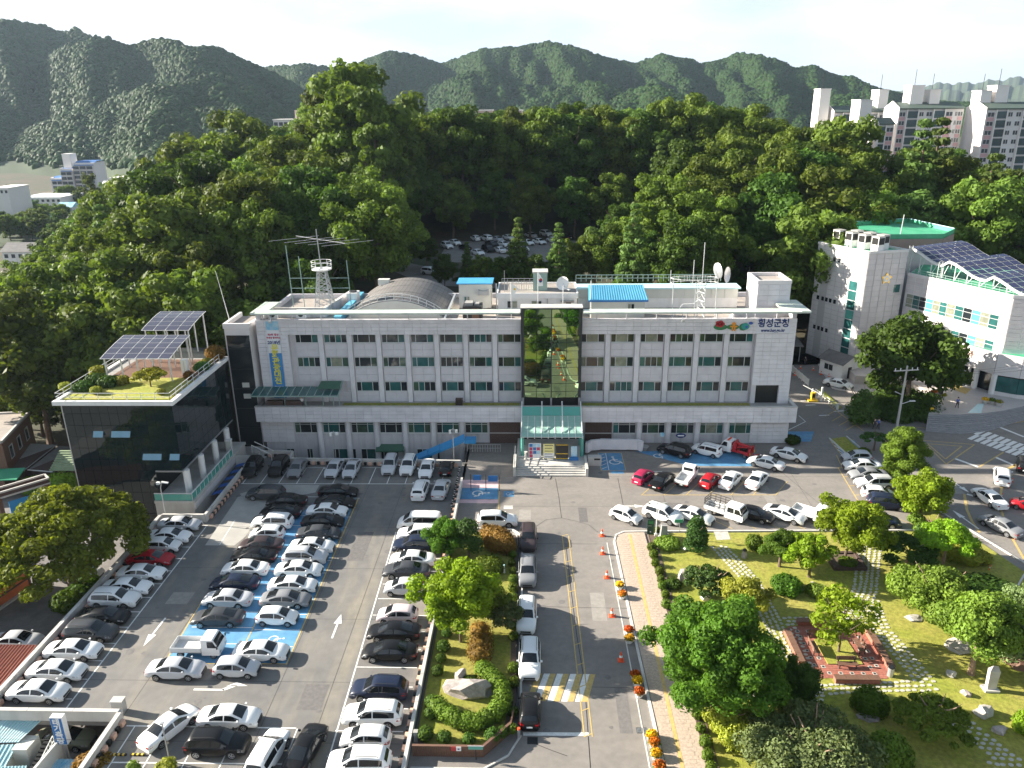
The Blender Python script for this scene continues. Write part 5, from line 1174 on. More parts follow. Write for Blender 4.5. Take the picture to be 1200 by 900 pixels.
t=thing('banner_stand',(4.8,95.8,.86),'blue and white standing banner at the edge of the landing','banner stand');part('sheet','ban_lb',t,lambda b:b.box(4.5,5.3,95.75,95.8,1.3,2.8));part('foot','blue_sign',t,lambda b:b.prism([(4.2,95.4),(5.5,95.4),(5.3,95.9),(4.5,95.9)],.87,1.28))
t=thing('pot_stand',(-1.6,95.6,.86),'small stone pedestal on the entrance landing','pedestal');part('shaft','concrete_l',t,lambda b:b.lathe([(.22,0),(.15,.2),(.13,1.1),(.25,1.2)],(-1.6,95.6,.86),10));part('base','concrete',t,lambda b:b.box(-1.85,-1.35,95.35,95.85,.86,.95))
RW=thing('ramp_wall',(9.5,97.9,0),'curved pale grey ramp wall beside the entrance steps','ramp wall')
def rwl(b):
 pts=[(6.9,97.6),(8,98.3),(9.5,98.6),(12.5,98.7),(14.1,98.5),(14.7,97.9)]
 pts=[(6.8,99.2),(7.4,100.2),(8.8,100.6),(12.5,100.6),(14.0,100.5),(14.6,99.9)]
 for a,c in zip(pts[:-1],pts[1:]):b.bar((*a,1.0),(*c,.95),.42,1.5)
part('curved_wall','stone',RW,rwl)
part('end_block','concrete_l',RW,lambda b:b.box(6.8,8.6,95.6,96.5,0,1.25));part('slot','black',RW,lambda b:b.box(7.6,8.4,95.57,95.595,.85,1.1))
part('ramp_floor','concrete_l',RW,lambda b:b.box(6.85,14.4,101.0,102.8,0,.5))
t=thing('flower_tub',(*P(621,527),0),'round stone tub beside the curved ramp wall','tub');x,y=P(755,527);t.location=(x,y,0);part('tub','concrete',t,lambda b:b.lathe([(.35,0),(.62,.55),(.5,.55)],(x,y,0),14));part('soil','soil',t,lambda b:b.lathe([(.5,.5),(.01,.52)],(x,y,0),10))
t=thing('stall_sign',(17.6,101.9,0),'blue square parking sign on a post before the ground floor windows','sign');part('post','steel',t,lambda b:b.tube([(17.6,101.9,0),(17.6,101.9,2.2)],.04,6));part('face',M['ban_lb'],t,lambda b:b.box(17.3,17.95,101.84,101.86,1.6,2.2))
t=thing('oval_sign',(20.3,102.2,0),'oval dark blue sign on a post before the ground floor windows','sign');part('post','steel',t,lambda b:b.tube([(20.3,102.3,0),(20.3,102.3,1.3)],.05,6));part('face','navy',t,lambda b:disc(b,20.3,1.6,.72,.36,102.2));part('letters','white_pl',t,lambda b:b.box(19.85,20.75,102.18,102.195,1.5,1.7))
# outdoor blue stair roof and awning at the light well
t=thing('stair_cover',(-11.5,99.5,0),'bright blue sloping stair cover over the light well','stair cover')
M['bluepl']=mat('bright_blue_plastic',(.03,.26,.55),.45)
for k in range(4):part('cover_panel',M['bluepl'],t,lambda b:b.add([(-17.2+1.75*k,99.0,-.85+.78*k),(-15.5+1.75*k,99.0,-.05+.78*k),(-15.5+1.75*k,100.2,.35+.78*k),(-17.2+1.75*k,100.2,-.45+.78*k),(-17.2+1.75*k,99.0,-1.25+.78*k),(-15.5+1.75*k,99.0,-.45+.78*k),(-15.5+1.75*k,100.2,.25+.78*k),(-17.2+1.75*k,100.2,-.55+.78*k)],[(0,1,2,3),(7,6,5,4),(4,5,1,0),(3,2,6,7),(0,3,7,4),(1,5,6,2)]))
part('top_panel',M['bluepl'],t,lambda b:b.box(-10.2,-8.6,99.0,100.2,1.7,2.3));part('stair_rail','steel',t,lambda b:(b.rail([(-13.5,99.4,-.8),(-9.8,99.4,.8)],1.0,.05,.5),b.rail([(-9.8,99.2,.4),(-5.2,99.2,.4)],1.1,.05,.35)))
t=thing('door_awning',(-20.6,102.7,-1.3),'dark green awning over a basement door','awning');part('awning_sheet','grn_awning',t,lambda b:b.add([(-23.4,102.0,-.75),(-19.3,102.0,-.75),(-19.3,103.2,-.25),(-23.4,103.2,-.25),(-23.4,102.0,-1.0),(-19.3,102.0,-1.0)],[(0,1,2,3),(4,5,1,0)]));part('door','black',t,lambda b:b.box(-22.4,-20.4,103.2,103.29,-3.2,-1.1))
# light well side walls
structure(MB().box(-34,-9.6,96.3,96.6,-3.4,-.02).build('light_well_wall','concrete'))
structure(MB().box(-9.9,-9.6,96.6,103.2,-3.4,.0).build('light_well_wall','concrete'))
# ------------------------------------------------------------------ on the office roof
RZ=17.36
def roof_hut(name,label,cat,x0,x1,y0,y1,z1,wallm,roofm,over=.25,parapet=0.0):
 t=thing(name,((x0+x1)/2,(y0+y1)/2,RZ),label,cat)
 part('wall',wallm,t,lambda b:b.box(x0,x1,y0,y1,RZ,z1))
 part('base_strip','slate',t,lambda b:b.box(x0-.02,x1+.02,y0-.02,y0+.1,RZ,RZ+.35))
 if parapet:part('parapet',wallm,t,lambda b:(b.box(x0-over,x1+over,y0-over,y0,z1-.5,z1+parapet),b.box(x0-over,x0,y0+.001,y1,z1-.5,z1+parapet),b.box(x1,x1+over,y0+.001,y1,z1-.5,z1+parapet),b.box(x0-over,x1+over,y1,y1+over,z1-.5,z1+parapet)))
 part('roof',roofm,t,lambda b:b.box(x0-over*(not parapet),x1+over*(not parapet),y0-over*(not parapet),y1+over*(not parapet),z1+.002,z1+.15))
 return t
PH=roof_hut('penthouse','white rooftop penthouse with brown flat roof behind the glass bay','penthouse',-5.7,5.6,109.5,116.5,20.35,'white','roofdeck',.2,.28)
window(PH,-4.4,109.48,18.4,19.5,1.5,5,split=(.5,),mats=['pane_dark','pane_curtain']);window(PH,-.9,109.48,18.4,19.5,1.5,6,split=(.5,),mats=['pane_curtain','pane_dark'])
part('door','black',PH,lambda b:b.box(4.1,4.8,109.44,109.49,RZ+.3,19.3));part('door_canopy','roofdeck',PH,lambda b:b.box(3.3,5.2,108.7,109.49,19.4,19.5));part('downpipe','steel',PH,lambda b:(b.bar((1.4,109.4,20.2),(1.4,109.4,RZ),.12),b.box(1.2,1.6,109.25,109.45,RZ,RZ+.6)))
t=thing('roof_tank_house',(0.3,112.5,20.5),'small grey metal clad box standing on the penthouse roof','tank house');part('wall','steel_d' if 'steel_d' in M else 'green_rail',t,lambda b:(b.box(-.65,1.4,111.4,113.6,20.51,23.1),[b.box(-.65+.2*k,-.60+.2*k,111.36,111.4,20.52,23.05)for k in range(11)]));part('cap','concrete_l',t,lambda b:b.box(-.75,1.5,111.3,113.7,23.102,23.3))
t=thing('blue_roof_shed',(11.2,108.8,RZ),'rooftop shed with a bright blue ribbed roof','shed')
part('wall','offwhite',t,lambda b:(b.box(7.5,15.0,107.0,110.2,RZ,20.1),));M['brightblue']=mat('bright_blue_roof_sheet',(.14,.45,.62),.4,var=.08,vscale=1.0)
part('roof',M['brightblue'],t,lambda b:(b.add([(7.1,106.4,20.25),(15.4,106.4,20.25),(15.1,110.4,21.55),(7.3,110.4,21.55),(7.1,106.4,20.1),(15.4,106.4,20.1),(15.1,110.4,21.4),(7.3,110.4,21.4)],[(0,1,2,3),(7,6,5,4),(4,5,1,0),(5,6,2,1),(6,7,3,2),(7,4,0,3)]),[b.bar((7.3+.345*k,106.4,20.29),(7.48+.325*k,110.4,21.59),.13,.11)for k in range(24)]));part('fascia','blue_sign',t,lambda b:b.box(7.1,15.4,106.33,106.39,20.02,20.26))
window(t,12.6,106.97,18.75,19.65,1.0,8,split=(.5,),mats=['pane_curtain','pane_dark'])
t=thing('long_roof_shed',(18,114,RZ),'long low white rooftop shed with a thin pale cyan roof','shed')
part('wall','white',t,lambda b:b.box(5.9,29.2,112.4,114.7,RZ+.3,19.1));part('upper_wall','offwhite',t,lambda b:b.box(5.9,29.2,112.4,114.7,19.102,20.5));part('roof','cyan',t,lambda b:b.box(5.7,29.5,112.0,115.0,20.502,20.72));part('plinth','slate',t,lambda b:b.box(5.9,29.2,112.35,114.7,RZ,RZ+.29))
for k in range(12):part('wall_panel','offwhite',t,lambda b:b.box(5.95+1.94*k,7.82+1.94*k,112.34,112.39,19.12,20.48))
part('rail','green_rail',t,lambda b:b.rail([(5.9,118.5,20.3),(28,118.5,20.3)],1.0,.08,.8))
t=roof_hut('roof_shed','pale rooftop shed with thin blue roof edge next to the barrel roof','shed',-11.6,-6.9,112.5,116,21.3,'offwhite','bluemetal',.3)
window(t,-10.9,112.47,18.6,19.5,.9,9,split=(.5,));part('hood','steel',t,lambda b:(b.box(-8.6,-7.3,112.1,112.48,19.7,20.3),b.box(-8.75,-8.6,112.0,112.48,19.65,20.5),b.box(-7.3,-7.15,112.0,112.48,19.65,20.5)));part('door','offwhite',t,lambda b:b.box(-8.2,-7.4,112.44,112.49,RZ+.3,19.3))
t=thing('rooftop_machine',(-9.2,108,RZ),'dark cooling machine with brown panel on the roof','cooling machine');part('housing','trim',t,lambda b:b.box(-10.6,-7.9,107.0,109.4,RZ,19.3));part('top_unit','concrete',t,lambda b:(b.box(-10.3,-9.2,107.4,109.0,19.302,19.7),b.box(-9.0,-8.3,107.6,108.8,19.302,19.55)));part('brown_panel','wood',t,lambda b:b.box(-9.3,-8.3,106.95,106.995,RZ+.2,19.0))
# barrel vaulted hall roof
BV=thing('barrel_roof_hall',(-18,113,RZ),'dark grey barrel vaulted roof rising behind the eave','vaulted hall')
def vault(b):
 x0,x1,y0,y1,zr,zs=-27.6,-13.3,107.6,123.5,20.0,17.4;n=26;w=(x1-x0)/2;hgt=zr-zs;rad=(w*w+hgt*hgt)/(2*hgt);a0=math.asin(w/rad)
 pts=[((x0+x1)/2+rad*math.sin(-a0+2*a0*k/n),zr-rad+rad*math.cos(-a0+2*a0*k/n))for k in range(n+1)]
 for k in range(n):
  for q in range(8):
   ya=y0+(y1-y0)*q/8;yb=y0+(y1-y0)*(q+1)/8-.04;dz=.02*(q%2)
   (p,z),(p2,z2)=pts[k],pts[k+1];b.quad((p,ya,z+dz),(p2-.03,ya,z2+dz),(p2-.03,yb,z2+dz),(p,yb,z+dz))
 return pts
part('vault','slate',BV,lambda b:vault(b)and None)
vp=vault(MB());
part('vault_core','trim',BV,lambda b:b.add([(p,107.7,z-.06)for p,z in vp]+[(p,123.4,z-.06)for p,z in vp],[(k,k+1,len(vp)+k+1,len(vp)+k)for k in range(len(vp)-1)]))
part('gable','offwhite',BV,lambda b:b.add([(p,107.62,z-.03)for p,z in vp]+[(vp[-1][0],107.62,RZ),(vp[0][0],107.62,RZ)],[tuple(range(len(vp)+2))]))
part('curved_rail','whitemetal',BV,lambda b:([b.bar((vp[k][0],107.9,vp[k][1]+h),(vp[k+1][0],107.9,vp[k+1][1]+h),.07)for k in range(1,len(vp)-2)for h in(.05,.55,1.0)],[b.bar((p,107.9,z),(p,107.9,z+1.0),.06)for p,z in vp[1:-1:2]]))
part('blue_flashing',M['brightblue'],BV,lambda b:b.box(-28.7,-27.65,105.6,121,RZ,RZ+.9));part('valley_gutter','steel',BV,lambda b:b.box(-13.2,-12.9,105.6,121,RZ,RZ+.6));part('vent_hood','offwhite',BV,lambda b:b.box(-25.4,-23.6,121.5,122.5,19.2,20.1))
# left roof yard: parapets and cooling units
t=thing('roof_upstand',(-33,106,RZ),'grey upstand walls of the left roof yard','upstand wall');part('upstand','stone2',t,lambda b:(b.box(-39,-31,108.6,108.9,RZ,18.7),b.prism([(-31,108.6),(-30.6,108.6),(-29.2,119.5),(-29.6,119.5)],RZ,18.7)));part('coping','concrete_l',t,lambda b:(b.box(-39,-31,108.55,108.95,18.702,18.78),b.prism([(-31.05,108.55),(-30.55,108.55),(-29.15,119.5),(-29.65,119.5)],18.702,18.78)))
def ac(x,y,z,label,group,s=1.0,rz=0):
 t=thing('cooling_unit',(x,y,z),label,'cooling unit',group,rz);part('housing','white_pl',t,lambda b:b.box(-.55*s,.55*s,-.25*s,.25*s,.05,1.0*s),world=False);part('fan','black',t,lambda b:disc2(b,0,.55*s,.33*s,-.26*s),world=False);return t
def disc2(b,x,z,r,y,n=14):b.add([(x+r*math.cos(6.2832*k/n),y,z+r*math.sin(6.2832*k/n))for k in range(n)],[tuple(range(n))])
ac(-33.6,106.6,RZ+.4,'white cooling unit on the left roof beside the lattice tower',None,1.2);ac(-37.6,106.4,RZ+.4,'white cooling unit at the left end of the office roof',None,1.2)
t=thing('air_handler',(-26.6,116.5,RZ),'large white air handling box beside the blue flashing','air handler');part('housing','white',t,lambda b:b.box(-29.1,-27.5,115.5,117.4,RZ+.2,19.3));part('fan_ring','trim',t,lambda b:b.lathe([(.6,0),(.6,.15)],(-28.3,116.4,19.302),12))
# lattice tower with long aerials
LT=thing('lattice_tower',(-31.4,111.5,RZ),'steel lattice tower with round railed platform on the office roof','lattice tower')
def lt(b):
 cx,cy=-31.4,111.5;z0,z1=RZ,23.7;n=7
 for k in range(n):
  f0,f1=k/n,(k+1)/n;h0,h1=z0+(z1-z0)*f0,z0+(z1-z0)*f1;w0,w1=1.3-.75*f0,1.3-.75*f1
  c0=[(cx+a*w0,cy+c*w0,h0)for a,c in((-1,-1),(1,-1),(1,1),(-1,1))];c1=[(cx+a*w1,cy+c*w1,h1)for a,c in((-1,-1),(1,-1),(1,1),(-1,1))]
  for i in range(4):b.bar(c0[i],c1[i],.13);b.bar(c0[i],c1[(i+1)%4],.07);b.bar(c0[(i+1)%4],c1[i],.07);b.bar(c1[i],c1[(i+1)%4],.07)
part('lattice','steel',LT,lt)
part('platform','whitemetal',LT,lambda b:b.lathe([(.6,-.3),(1.45,0),(1.45,.1),(.1,.1)],(-31.4,111.5,23.8),20))
def prail(b):
 for h in(.5,1.1):
  for k in range(20):a0,a1=6.2832*k/20,6.2832*(k+1)/20;b.bar((-31.4+1.45*math.cos(a0),111.5+1.45*math.sin(a0),23.9+h),(-31.4+1.45*math.cos(a1),111.5+1.45*math.sin(a1),23.9+h),.06)
 for k in range(10):a0=6.2832*k/10;b.bar((-31.4+1.45*math.cos(a0),111.5+1.45*math.sin(a0),23.9),(-31.4+1.45*math.cos(a0),111.5+1.45*math.sin(a0),25.0),.06)
part('platform_rail','whitemetal',LT,prail)
def yagi(b):
 b.bar((-31.5,111.5,23.9),(-31.7,111.5,29.6),.13);b.bar((-35.6,114.5,28.2),(-27,108.8,28.0),.06)
 for k,f in enumerate((0,.3,.5,.75,1)):c=Vector((-36,114,27.9)).lerp(Vector((-27,109.5,27.9)),f);b.bar(c+Vector((-3.2,-1.2,-.2)),c+Vector((3.6,1.2,.2)),.045)
part('long_aerial','steel',LT,yagi)
t=thing('aerial_mast',(-35.4,112,RZ),'thin aerial masts with cross wires beside the lattice tower','mast');part('mast','green_rail',t,lambda b:[b.bar((x,112,RZ),(x-.2,112,z),.10)for x,z in((-36.3,27.2),(-34.6,25.6),(-27.6,25.0))]);part('cross_wire','green_rail',t,lambda b:[b.bar((-36.4,112,z),(-27.6,112,z),.07)for z in(20.9,22.4)])
# tower of dishes on the right
AT=thing('dish_tower',(22.6,107.6,RZ),'white steel frame carrying two grey dish aerials on the roof','aerial tower')
def at(b):
 for x,y in((22.0,107.0),(23.4,107.0),(22.7,108.4),(19.0,107.5),(25.0,107.5)):b.bar((x,y,RZ),(x+random.uniform(-.2,.2),y,22.6),.10)
 for z in(18.6,19.8,21.0,22.2):b.bar((22,107,z),(23.4,107,z),.07);b.bar((23.4,107,z),(22.7,108.4,z),.07);b.bar((22.7,108.4,z),(22,107,z),.07)
 for z0,z1 in((17.6,18.8),(18.8,20),(20,21.2),(21.2,22.4)):b.bar((22,107,z0),(23.4,107,z1),.06);b.bar((23.4,107,z0),(22.7,108.4,z1),.06)
 for k in range(14):a0,a1=6.2832*k/14,6.2832*(k+1)/14;[b.bar((21.8+3.3*math.cos(a0),107.6+1.4*math.sin(a0),22.4+h),(21.8+3.3*math.cos(a1),107.6+1.4*math.sin(a1),22.4+h),.07)for h in(0,.7)];b.bar((21.8+3.3*math.cos(a0),107.6+1.4*math.sin(a0),22.4),(21.8+3.3*math.cos(a0),107.6+1.4*math.sin(a0),23.1),.05)
 for x,z in((22.9,28.0),(21.6,25.6),(18.5,24.2)):b.bar((x,107.6,22),(x,107.6,z),.08)
 b.bar((19.0,107.5,RZ),(20.4,107.5,19.4),.08);b.bar((20.4,107.5,19.4),(22,107,19.6),.08)
part('frame','whitemetal',AT,at)
def dish(b,c,r,d,n=18):
 d=Vector(d).normalized();u=d.cross(Vector((0,0,1))).normalized();v=d.cross(u);vs=[]
 for j,(rr_,dd)in enumerate(((r,0),(r*.7,-.12*r),(r*.35,-.22*r),(.02,-.27*r),(.02,-.34*r),(r*.4,-.29*r),(r*.75,-.18*r),(r*1.0,-.06*r))):vs+=[Vector(c)+(u*math.cos(6.2832*k/n)+v*math.sin(6.2832*k/n))*rr_+d*dd for k in range(n)]
 b.add(vs,[(j*n+k,j*n+(k+1)%n,(j+1)*n+(k+1)%n,(j+1)*n+k)for j in range(7)for k in range(n)])
part('dish','steel',AT,lambda b:dish(b,(24.9,107.2,24.2),1.1,(.75,.3,.1)));part('dish','steel',AT,lambda b:dish(b,(26.2,107.2,23.6),1.1,(.7,-.5,.05)))
t=thing('satellite_dish',(3.9,111.8,20.5),'white satellite dish on the penthouse roof','satellite dish');part('reflector','white_pl',t,lambda b:dish(b,(3.6,111.4,21.6),1.0,(-.5,-.8,.35)));part('mount','steel',t,lambda b:(b.bar((3.9,112.0,20.5),(3.75,111.6,21.5),.12),b.bar((3.6,111.5,21.3),(4.5,110.6,20.9),.08)));part('feed_arm','white_pl',t,lambda b:b.bar((3.9,111.2,20.9),(4.6,110.3,20.9),.3,.12))
part('aerial_rods','steel',PH,lambda b:[b.bar((-4.8+.35*k,112+.3*(k%3),20.5),(-4.8+.35*k,112+.3*(k%3),21.2+.5*(k%2)),.07)for k in range(12)])['kind']='stuff'
part('roof_rail','steel',PH,lambda b:b.rail([(-5.4,116.2,20.5),(.5,116.2,20.5)],.8,.06,.8));part('flue','steel',PH,lambda b:b.bar((-5.9,109.4,RZ),(-5.9,109.4,22.0),.18));part('aerial','steel',PH,lambda b:b.bar((-4.8,111,20.5),(-4.8,111,23.6),.07))
# flags on poles
def flagpole(x,y,h,label,fl):
 t=thing('flagpole',(x,y,RZ),label,'flagpole');part('pole','whitemetal',t,lambda b:b.tube([(x,y,RZ),(x,y,RZ+h)],.05,6));part('foot','steel',t,lambda b:b.box(x-.15,x+.15,y-.15,y+.15,RZ,RZ+.2));fl(t,x,y,RZ+h)
def flag_kr(t,x,y,z):
 part('flag','white_pl',t,lambda b:b.add([(x+.05,y,z-.1),(x+.35,y-.1,z-.6),(x+.65,y+.05,z-1.1),(x+.7,y,z-2.1),(x+.05,y,z-2.1)],[(0,4,3,2,1)]));part('red_disc','red',t,lambda b:disc(b,x+.36,z-1.25,.24,.26,y-.06));part('blue_disc','navy',t,lambda b:disc(b,x+.36,z-1.42,.2,.16,y-.08,t=.01))
def flag_w(t,x,y,z):
 part('flag','white_pl',t,lambda b:b.add([(x+.05,y,z-.1),(x+.6,y-.08,z-.45),(x+1.1,y+.05,z-.9),(x+.6,y,z-1.4),(x+.45,y,z-2.0),(x+.05,y,z-2.0)],[(0,5,4,3,2,1)]));part('flag_emblem','yellow',t,lambda b:disc(b,x+.5,z-.9,.16,.16,y-.09))
flagpole(-3.7,106.6,5.4,'flagpole with a white flag bearing a yellow mark',flag_w);flagpole(.05,106.6,7.0,'flagpole with a white flag bearing a red and blue disc',flag_kr);flagpole(3.55,106.6,5.0,'flagpole without a flag in front of the penthouse door',lambda*a:None)
flagpole(7.4,106.6,5.6,'thin flagpole beside the blue roofed shed',lambda*a:None)
# lift tower at the right end
t=thing('lift_tower',(32.4,108.5,RZ),'pale granite lift tower at the right end of the office roof','lift tower')
part('wall','pale',t,lambda b:b.box(30.6,35.2,107.6,113.2,RZ,22.2));part('parapet','pale',t,lambda b:(b.box(30.55,35.25,107.55,107.9,22.202,22.7),b.box(30.55,30.9,107.901,113.2,22.202,22.7),b.box(34.9,35.25,107.901,113.2,22.202,22.7),b.box(30.901,34.899,112.9,113.2,22.202,22.7)))
part('roof','roofdeck',t,lambda b:b.box(30.91,34.89,107.91,112.89,22.202,22.25))
for j in range(6):
 for i in range(3):part('stone_panel','stone',t,lambda b:b.box(30.62+1.53*i,32.12+1.53*i,107.53,107.598,RZ+.1+.78*j,RZ+.85+.78*j))
part('low_wall','pale',t,lambda b:(b.box(27.3,30.5,107.2,107.5,RZ,18.6),b.box(27.0,27.3,105.5,107.5,RZ,18.6)))
# link tower on the left
LK=thing('link_tower',(-41,104,-3.2),'pale narrow stair tower joining the glass building and the office','stair tower')
part('wall','pale',LK,lambda b:b.prism([(-43.9,104.0),(-40.35,104.0),(-39.7,110.5),(-43.9,110.5)],-3.2,17.0))
part('parapet','pale',LK,lambda b:(b.box(-44.0,-40.2,103.9,104.3,17.002,17.7),b.box(-44.0,-43.6,104.301,110.6,17.002,17.7),b.prism([(-40.6,104.301),(-40.2,104.301),(-39.55,110.6),(-39.95,110.6)],17.002,17.7)))
part('roof','roofdeck',LK,lambda b:b.box(-43.59,-40.6,104.31,110.5,17.002,17.1))
part('glass_front','pane_dark',LK,lambda b:b.box(-43.7,-40.45,103.93,103.995,-1,16.0));part('glass_joint','mullion',LK,lambda b:[b.box(-43.7,-40.45,103.90,103.925,z,z+.08)for z in(2,5,8,11,14)])
for z in(8.6,12.4):part('side_window','pane_dark',LK,lambda b:b.add([(-40.30,104.9,z),(-40.08,107.2,z),(-40.08,107.2,z+3.0),(-40.30,104.9,z+3.0)],[(0,1,2,3)]))
part('side_panel','offwhite',LK,lambda b:[b.box(-42.3,-41.3,103.8,103.92,z,z+.7)for z in(6.6,8.3)])
# ------------------------------------------------------------------ dark glass building with the roof garden
GB=thing('glass_building',(-50.7,92,-3.2),'dark glass clad building with a planted roof and round white columns','glass building')
gx0,gx1,gy0,gy1,gz=-56.3,-43.1,84.2,100.6,13.6
part('core','black',GB,lambda b:(b.box(gx0+.12,gx1-.12,gy0+.12,gy1,4.6,gz-.3),b.box(gx0+.12,-46.6,gy0+.12,gy1,-3.3,4.6)))
def gpanes():
 cw=1.28;nx=12;rows=[4.7+1.48*k for k in range(7)]
 me=MB().box(-(gx1-gx0)/nx/2+.02,(gx1-gx0)/nx/2-.02,-.03,.03,.02,rows[1]-rows[0]-.02).mesh('glass_pane','curtain');rs=random.Random(4)
 me_l=MB().add([(-.6,-.05,.75),(.6,-.05,.75),(.6,-.42,.08),(-.6,-.42,.08)],[(3,2,1,0)]).mesh('open_pane','curtain_light')
 w=(gx1-gx0)/nx
 opened={(3,3),(5,3),(6,3),(8,1),(9,1),(11,1)}
 for i in range(nx):
  for j in range(-5,6):
   z=4.7+1.48*j
   if j<0 and i>8:continue
   if z<-2.8:continue
   o=instance(me,'glass_pane',GB,(gx0+w*(i+.5)-GB.location.x,gy0-GB.location.y,z-GB.location.z));o.rotation_euler=(rs.uniform(-.008,.008),0,rs.uniform(-.008,.008))
   if(i,j)in opened:instance(me_l,'open_pane',GB,(gx0+w*(i+.5)-GB.location.x,gy0-GB.location.y,z-GB.location.z))
 n2=12;h=(gy1-gy0)/n2
 me2=MB().box(-.03,.03,-h/2+.02,h/2-.02,.02,1.46).mesh('glass_pane','curtain')
 for i in range(n2):
  for j in range(6):
   o=instance(me2,'glass_pane',GB,(gx1-GB.location.x,gy0+h*(i+.5)-GB.location.y,4.7+1.48*j-GB.location.z));o.rotation_euler=(0,rs.uniform(-.008,.008),rs.uniform(-.008,.008))
gpanes()
part('corner_trim','steel',GB,lambda b:(b.box(gx0-.06,gx0+.06,gy0-.06,gy0+.06,-3,gz),b.box(gx0+.3,gx1+.05,gy0-.04,gy0+.04,4.58,4.68)if False else b.box(-46.4,gx1+.08,gy0-.08,gy0+.1,4.5,4.66),b.box(gx1-.1,gx1+.08,gy0+.101,gy1,4.5,4.66)))
part('roof_edge','white',GB,lambda b:(b.box(gx0-.7,gx1+.5,gy0-.6,gy0-.1,gz-.25,gz+.25),b.box(gx1,gx1+.5,gy0-.099,gy1+.4,gz-.25,gz+.25),b.box(gx0-.7,gx0-.2,gy0-.099,gy1+.4,gz-.25,gz+.25)))
part('roof_slab','concrete',GB,lambda b:b.box(gx0-.19,gx1-.01,gy0-.09,gy1+.3,gz-.29,gz+.02))
part('roof_turf',"grass",GB,lambda b:b.box(gx0+.2,gx1-.4,gy0+.4,92.3,gz+.021,gz+.2))
part('roof_deck','wood',GB,lambda b:[b.box(gx0+1.5,gx1-.6,92.31+.3*k,92.59+.3*k,gz+.021,gz+.15)for k in range(26)])
part('roof_rail','whitemetal',GB,lambda b:(b.rail([(gx0-.3,gy1,gz+.25),(gx0-.3,gy0-.3,gz+.25),(gx1+.1,gy0-.3,gz+.25),(gx1+.1,gy1,gz+.25)],.95,.05,1.6)))
for y in(84.9,89.2,93.6,97.8):part('column','white',GB,lambda b:b.tube([(-42.9-.1,y,1.2),(-42.9-.1,y,4.5)],.42,16),smooth=True)
part('terrace','concrete_l',GB,lambda b:(b.box(-46.5,-41.6,82.8,100.5,.9,1.25),b.box(-46.5,-41.75,82.95,100.5,-3.3,.899)))
for k in range(12):part('stone_panel','pale',GB,lambda b:b.box(-41.74,-41.62,83.0+1.15*k,84.12+1.15*k,.05,.88))
part('terrace_rail','teal',GB,lambda b:(b.box(-41.85,-41.8,82.9,96,1.3,2.15),b.box(-46.4,-41.86,82.88,82.93,1.3,2.15)))
part('rail_posts','whitemetal',GB,lambda b:([b.box(-41.88,-41.77,82.9+1.2*k,82.98+1.2*k,1.26,2.3)for k in range(12)],b.box(-41.9,-41.76,82.85,96,2.2,2.28),b.box(-46.4,-41.9,82.85,82.95,2.2,2.28)))
t=thing('ramp_cover',(-40.5,90,-1),'blue and black striped cover over the ramp beside the glass building','ramp cover')
M['rampblue']=mat('deep_blue_canvas',(.02,.11,.42),.6)
for k in range(9):part('stripe',M['rampblue']if k%2==0 else 'black',t,lambda b:b.add([(-41.45,87.2+1.0*k,-.25),(-39.4,87.2+1.0*k,-.25),(-39.4,88.2+1.0*k,-.25),(-41.45,88.2+1.0*k,-.25),(-40.4,87.2+1.0*k,.05),(-40.4,88.2+1.0*k,.05)],[(0,4,5,3),(4,1,2,5)]))
structure(MB().box(-41.6,-39.35,96.2,96.5,-3.3,1.0).build('ramp_end_wall','concrete_l'))
t=thing('outdoor_stair',(-38,97.5,0),'outdoor stair with white handrails beside the ramp','stair');part('flight','concrete',t,lambda b:[b.box(-39.3+.3*k,-39.0+.3*k,97.0,98.2,-.02,1.3-.26*k)for k in range(5)]);part('handrail','whitemetal',t,lambda b:(b.bar((-39.4,97.0,2.3),(-36.8,97.0,.9),.08),b.bar((-39.4,98.2,2.3),(-36.8,98.2,.9),.08),b.bar((-36.8,97,.9),(-36.8,97,0),.06),b.bar((-39.4,97,2.3),(-39.4,97,1.2),.06)))
t=thing('cooling_unit',(-42.6,97.2,1.26),'pale cooling box on the glass building terrace','cooling unit');part('housing','offwhite',t,lambda b:b.box(-42.95,-42.25,96.9,97.5,1.26,2.9));part('top','white_pl',t,lambda b:b.box(-43.0,-42.2,96.85,97.55,2.902,3.1))
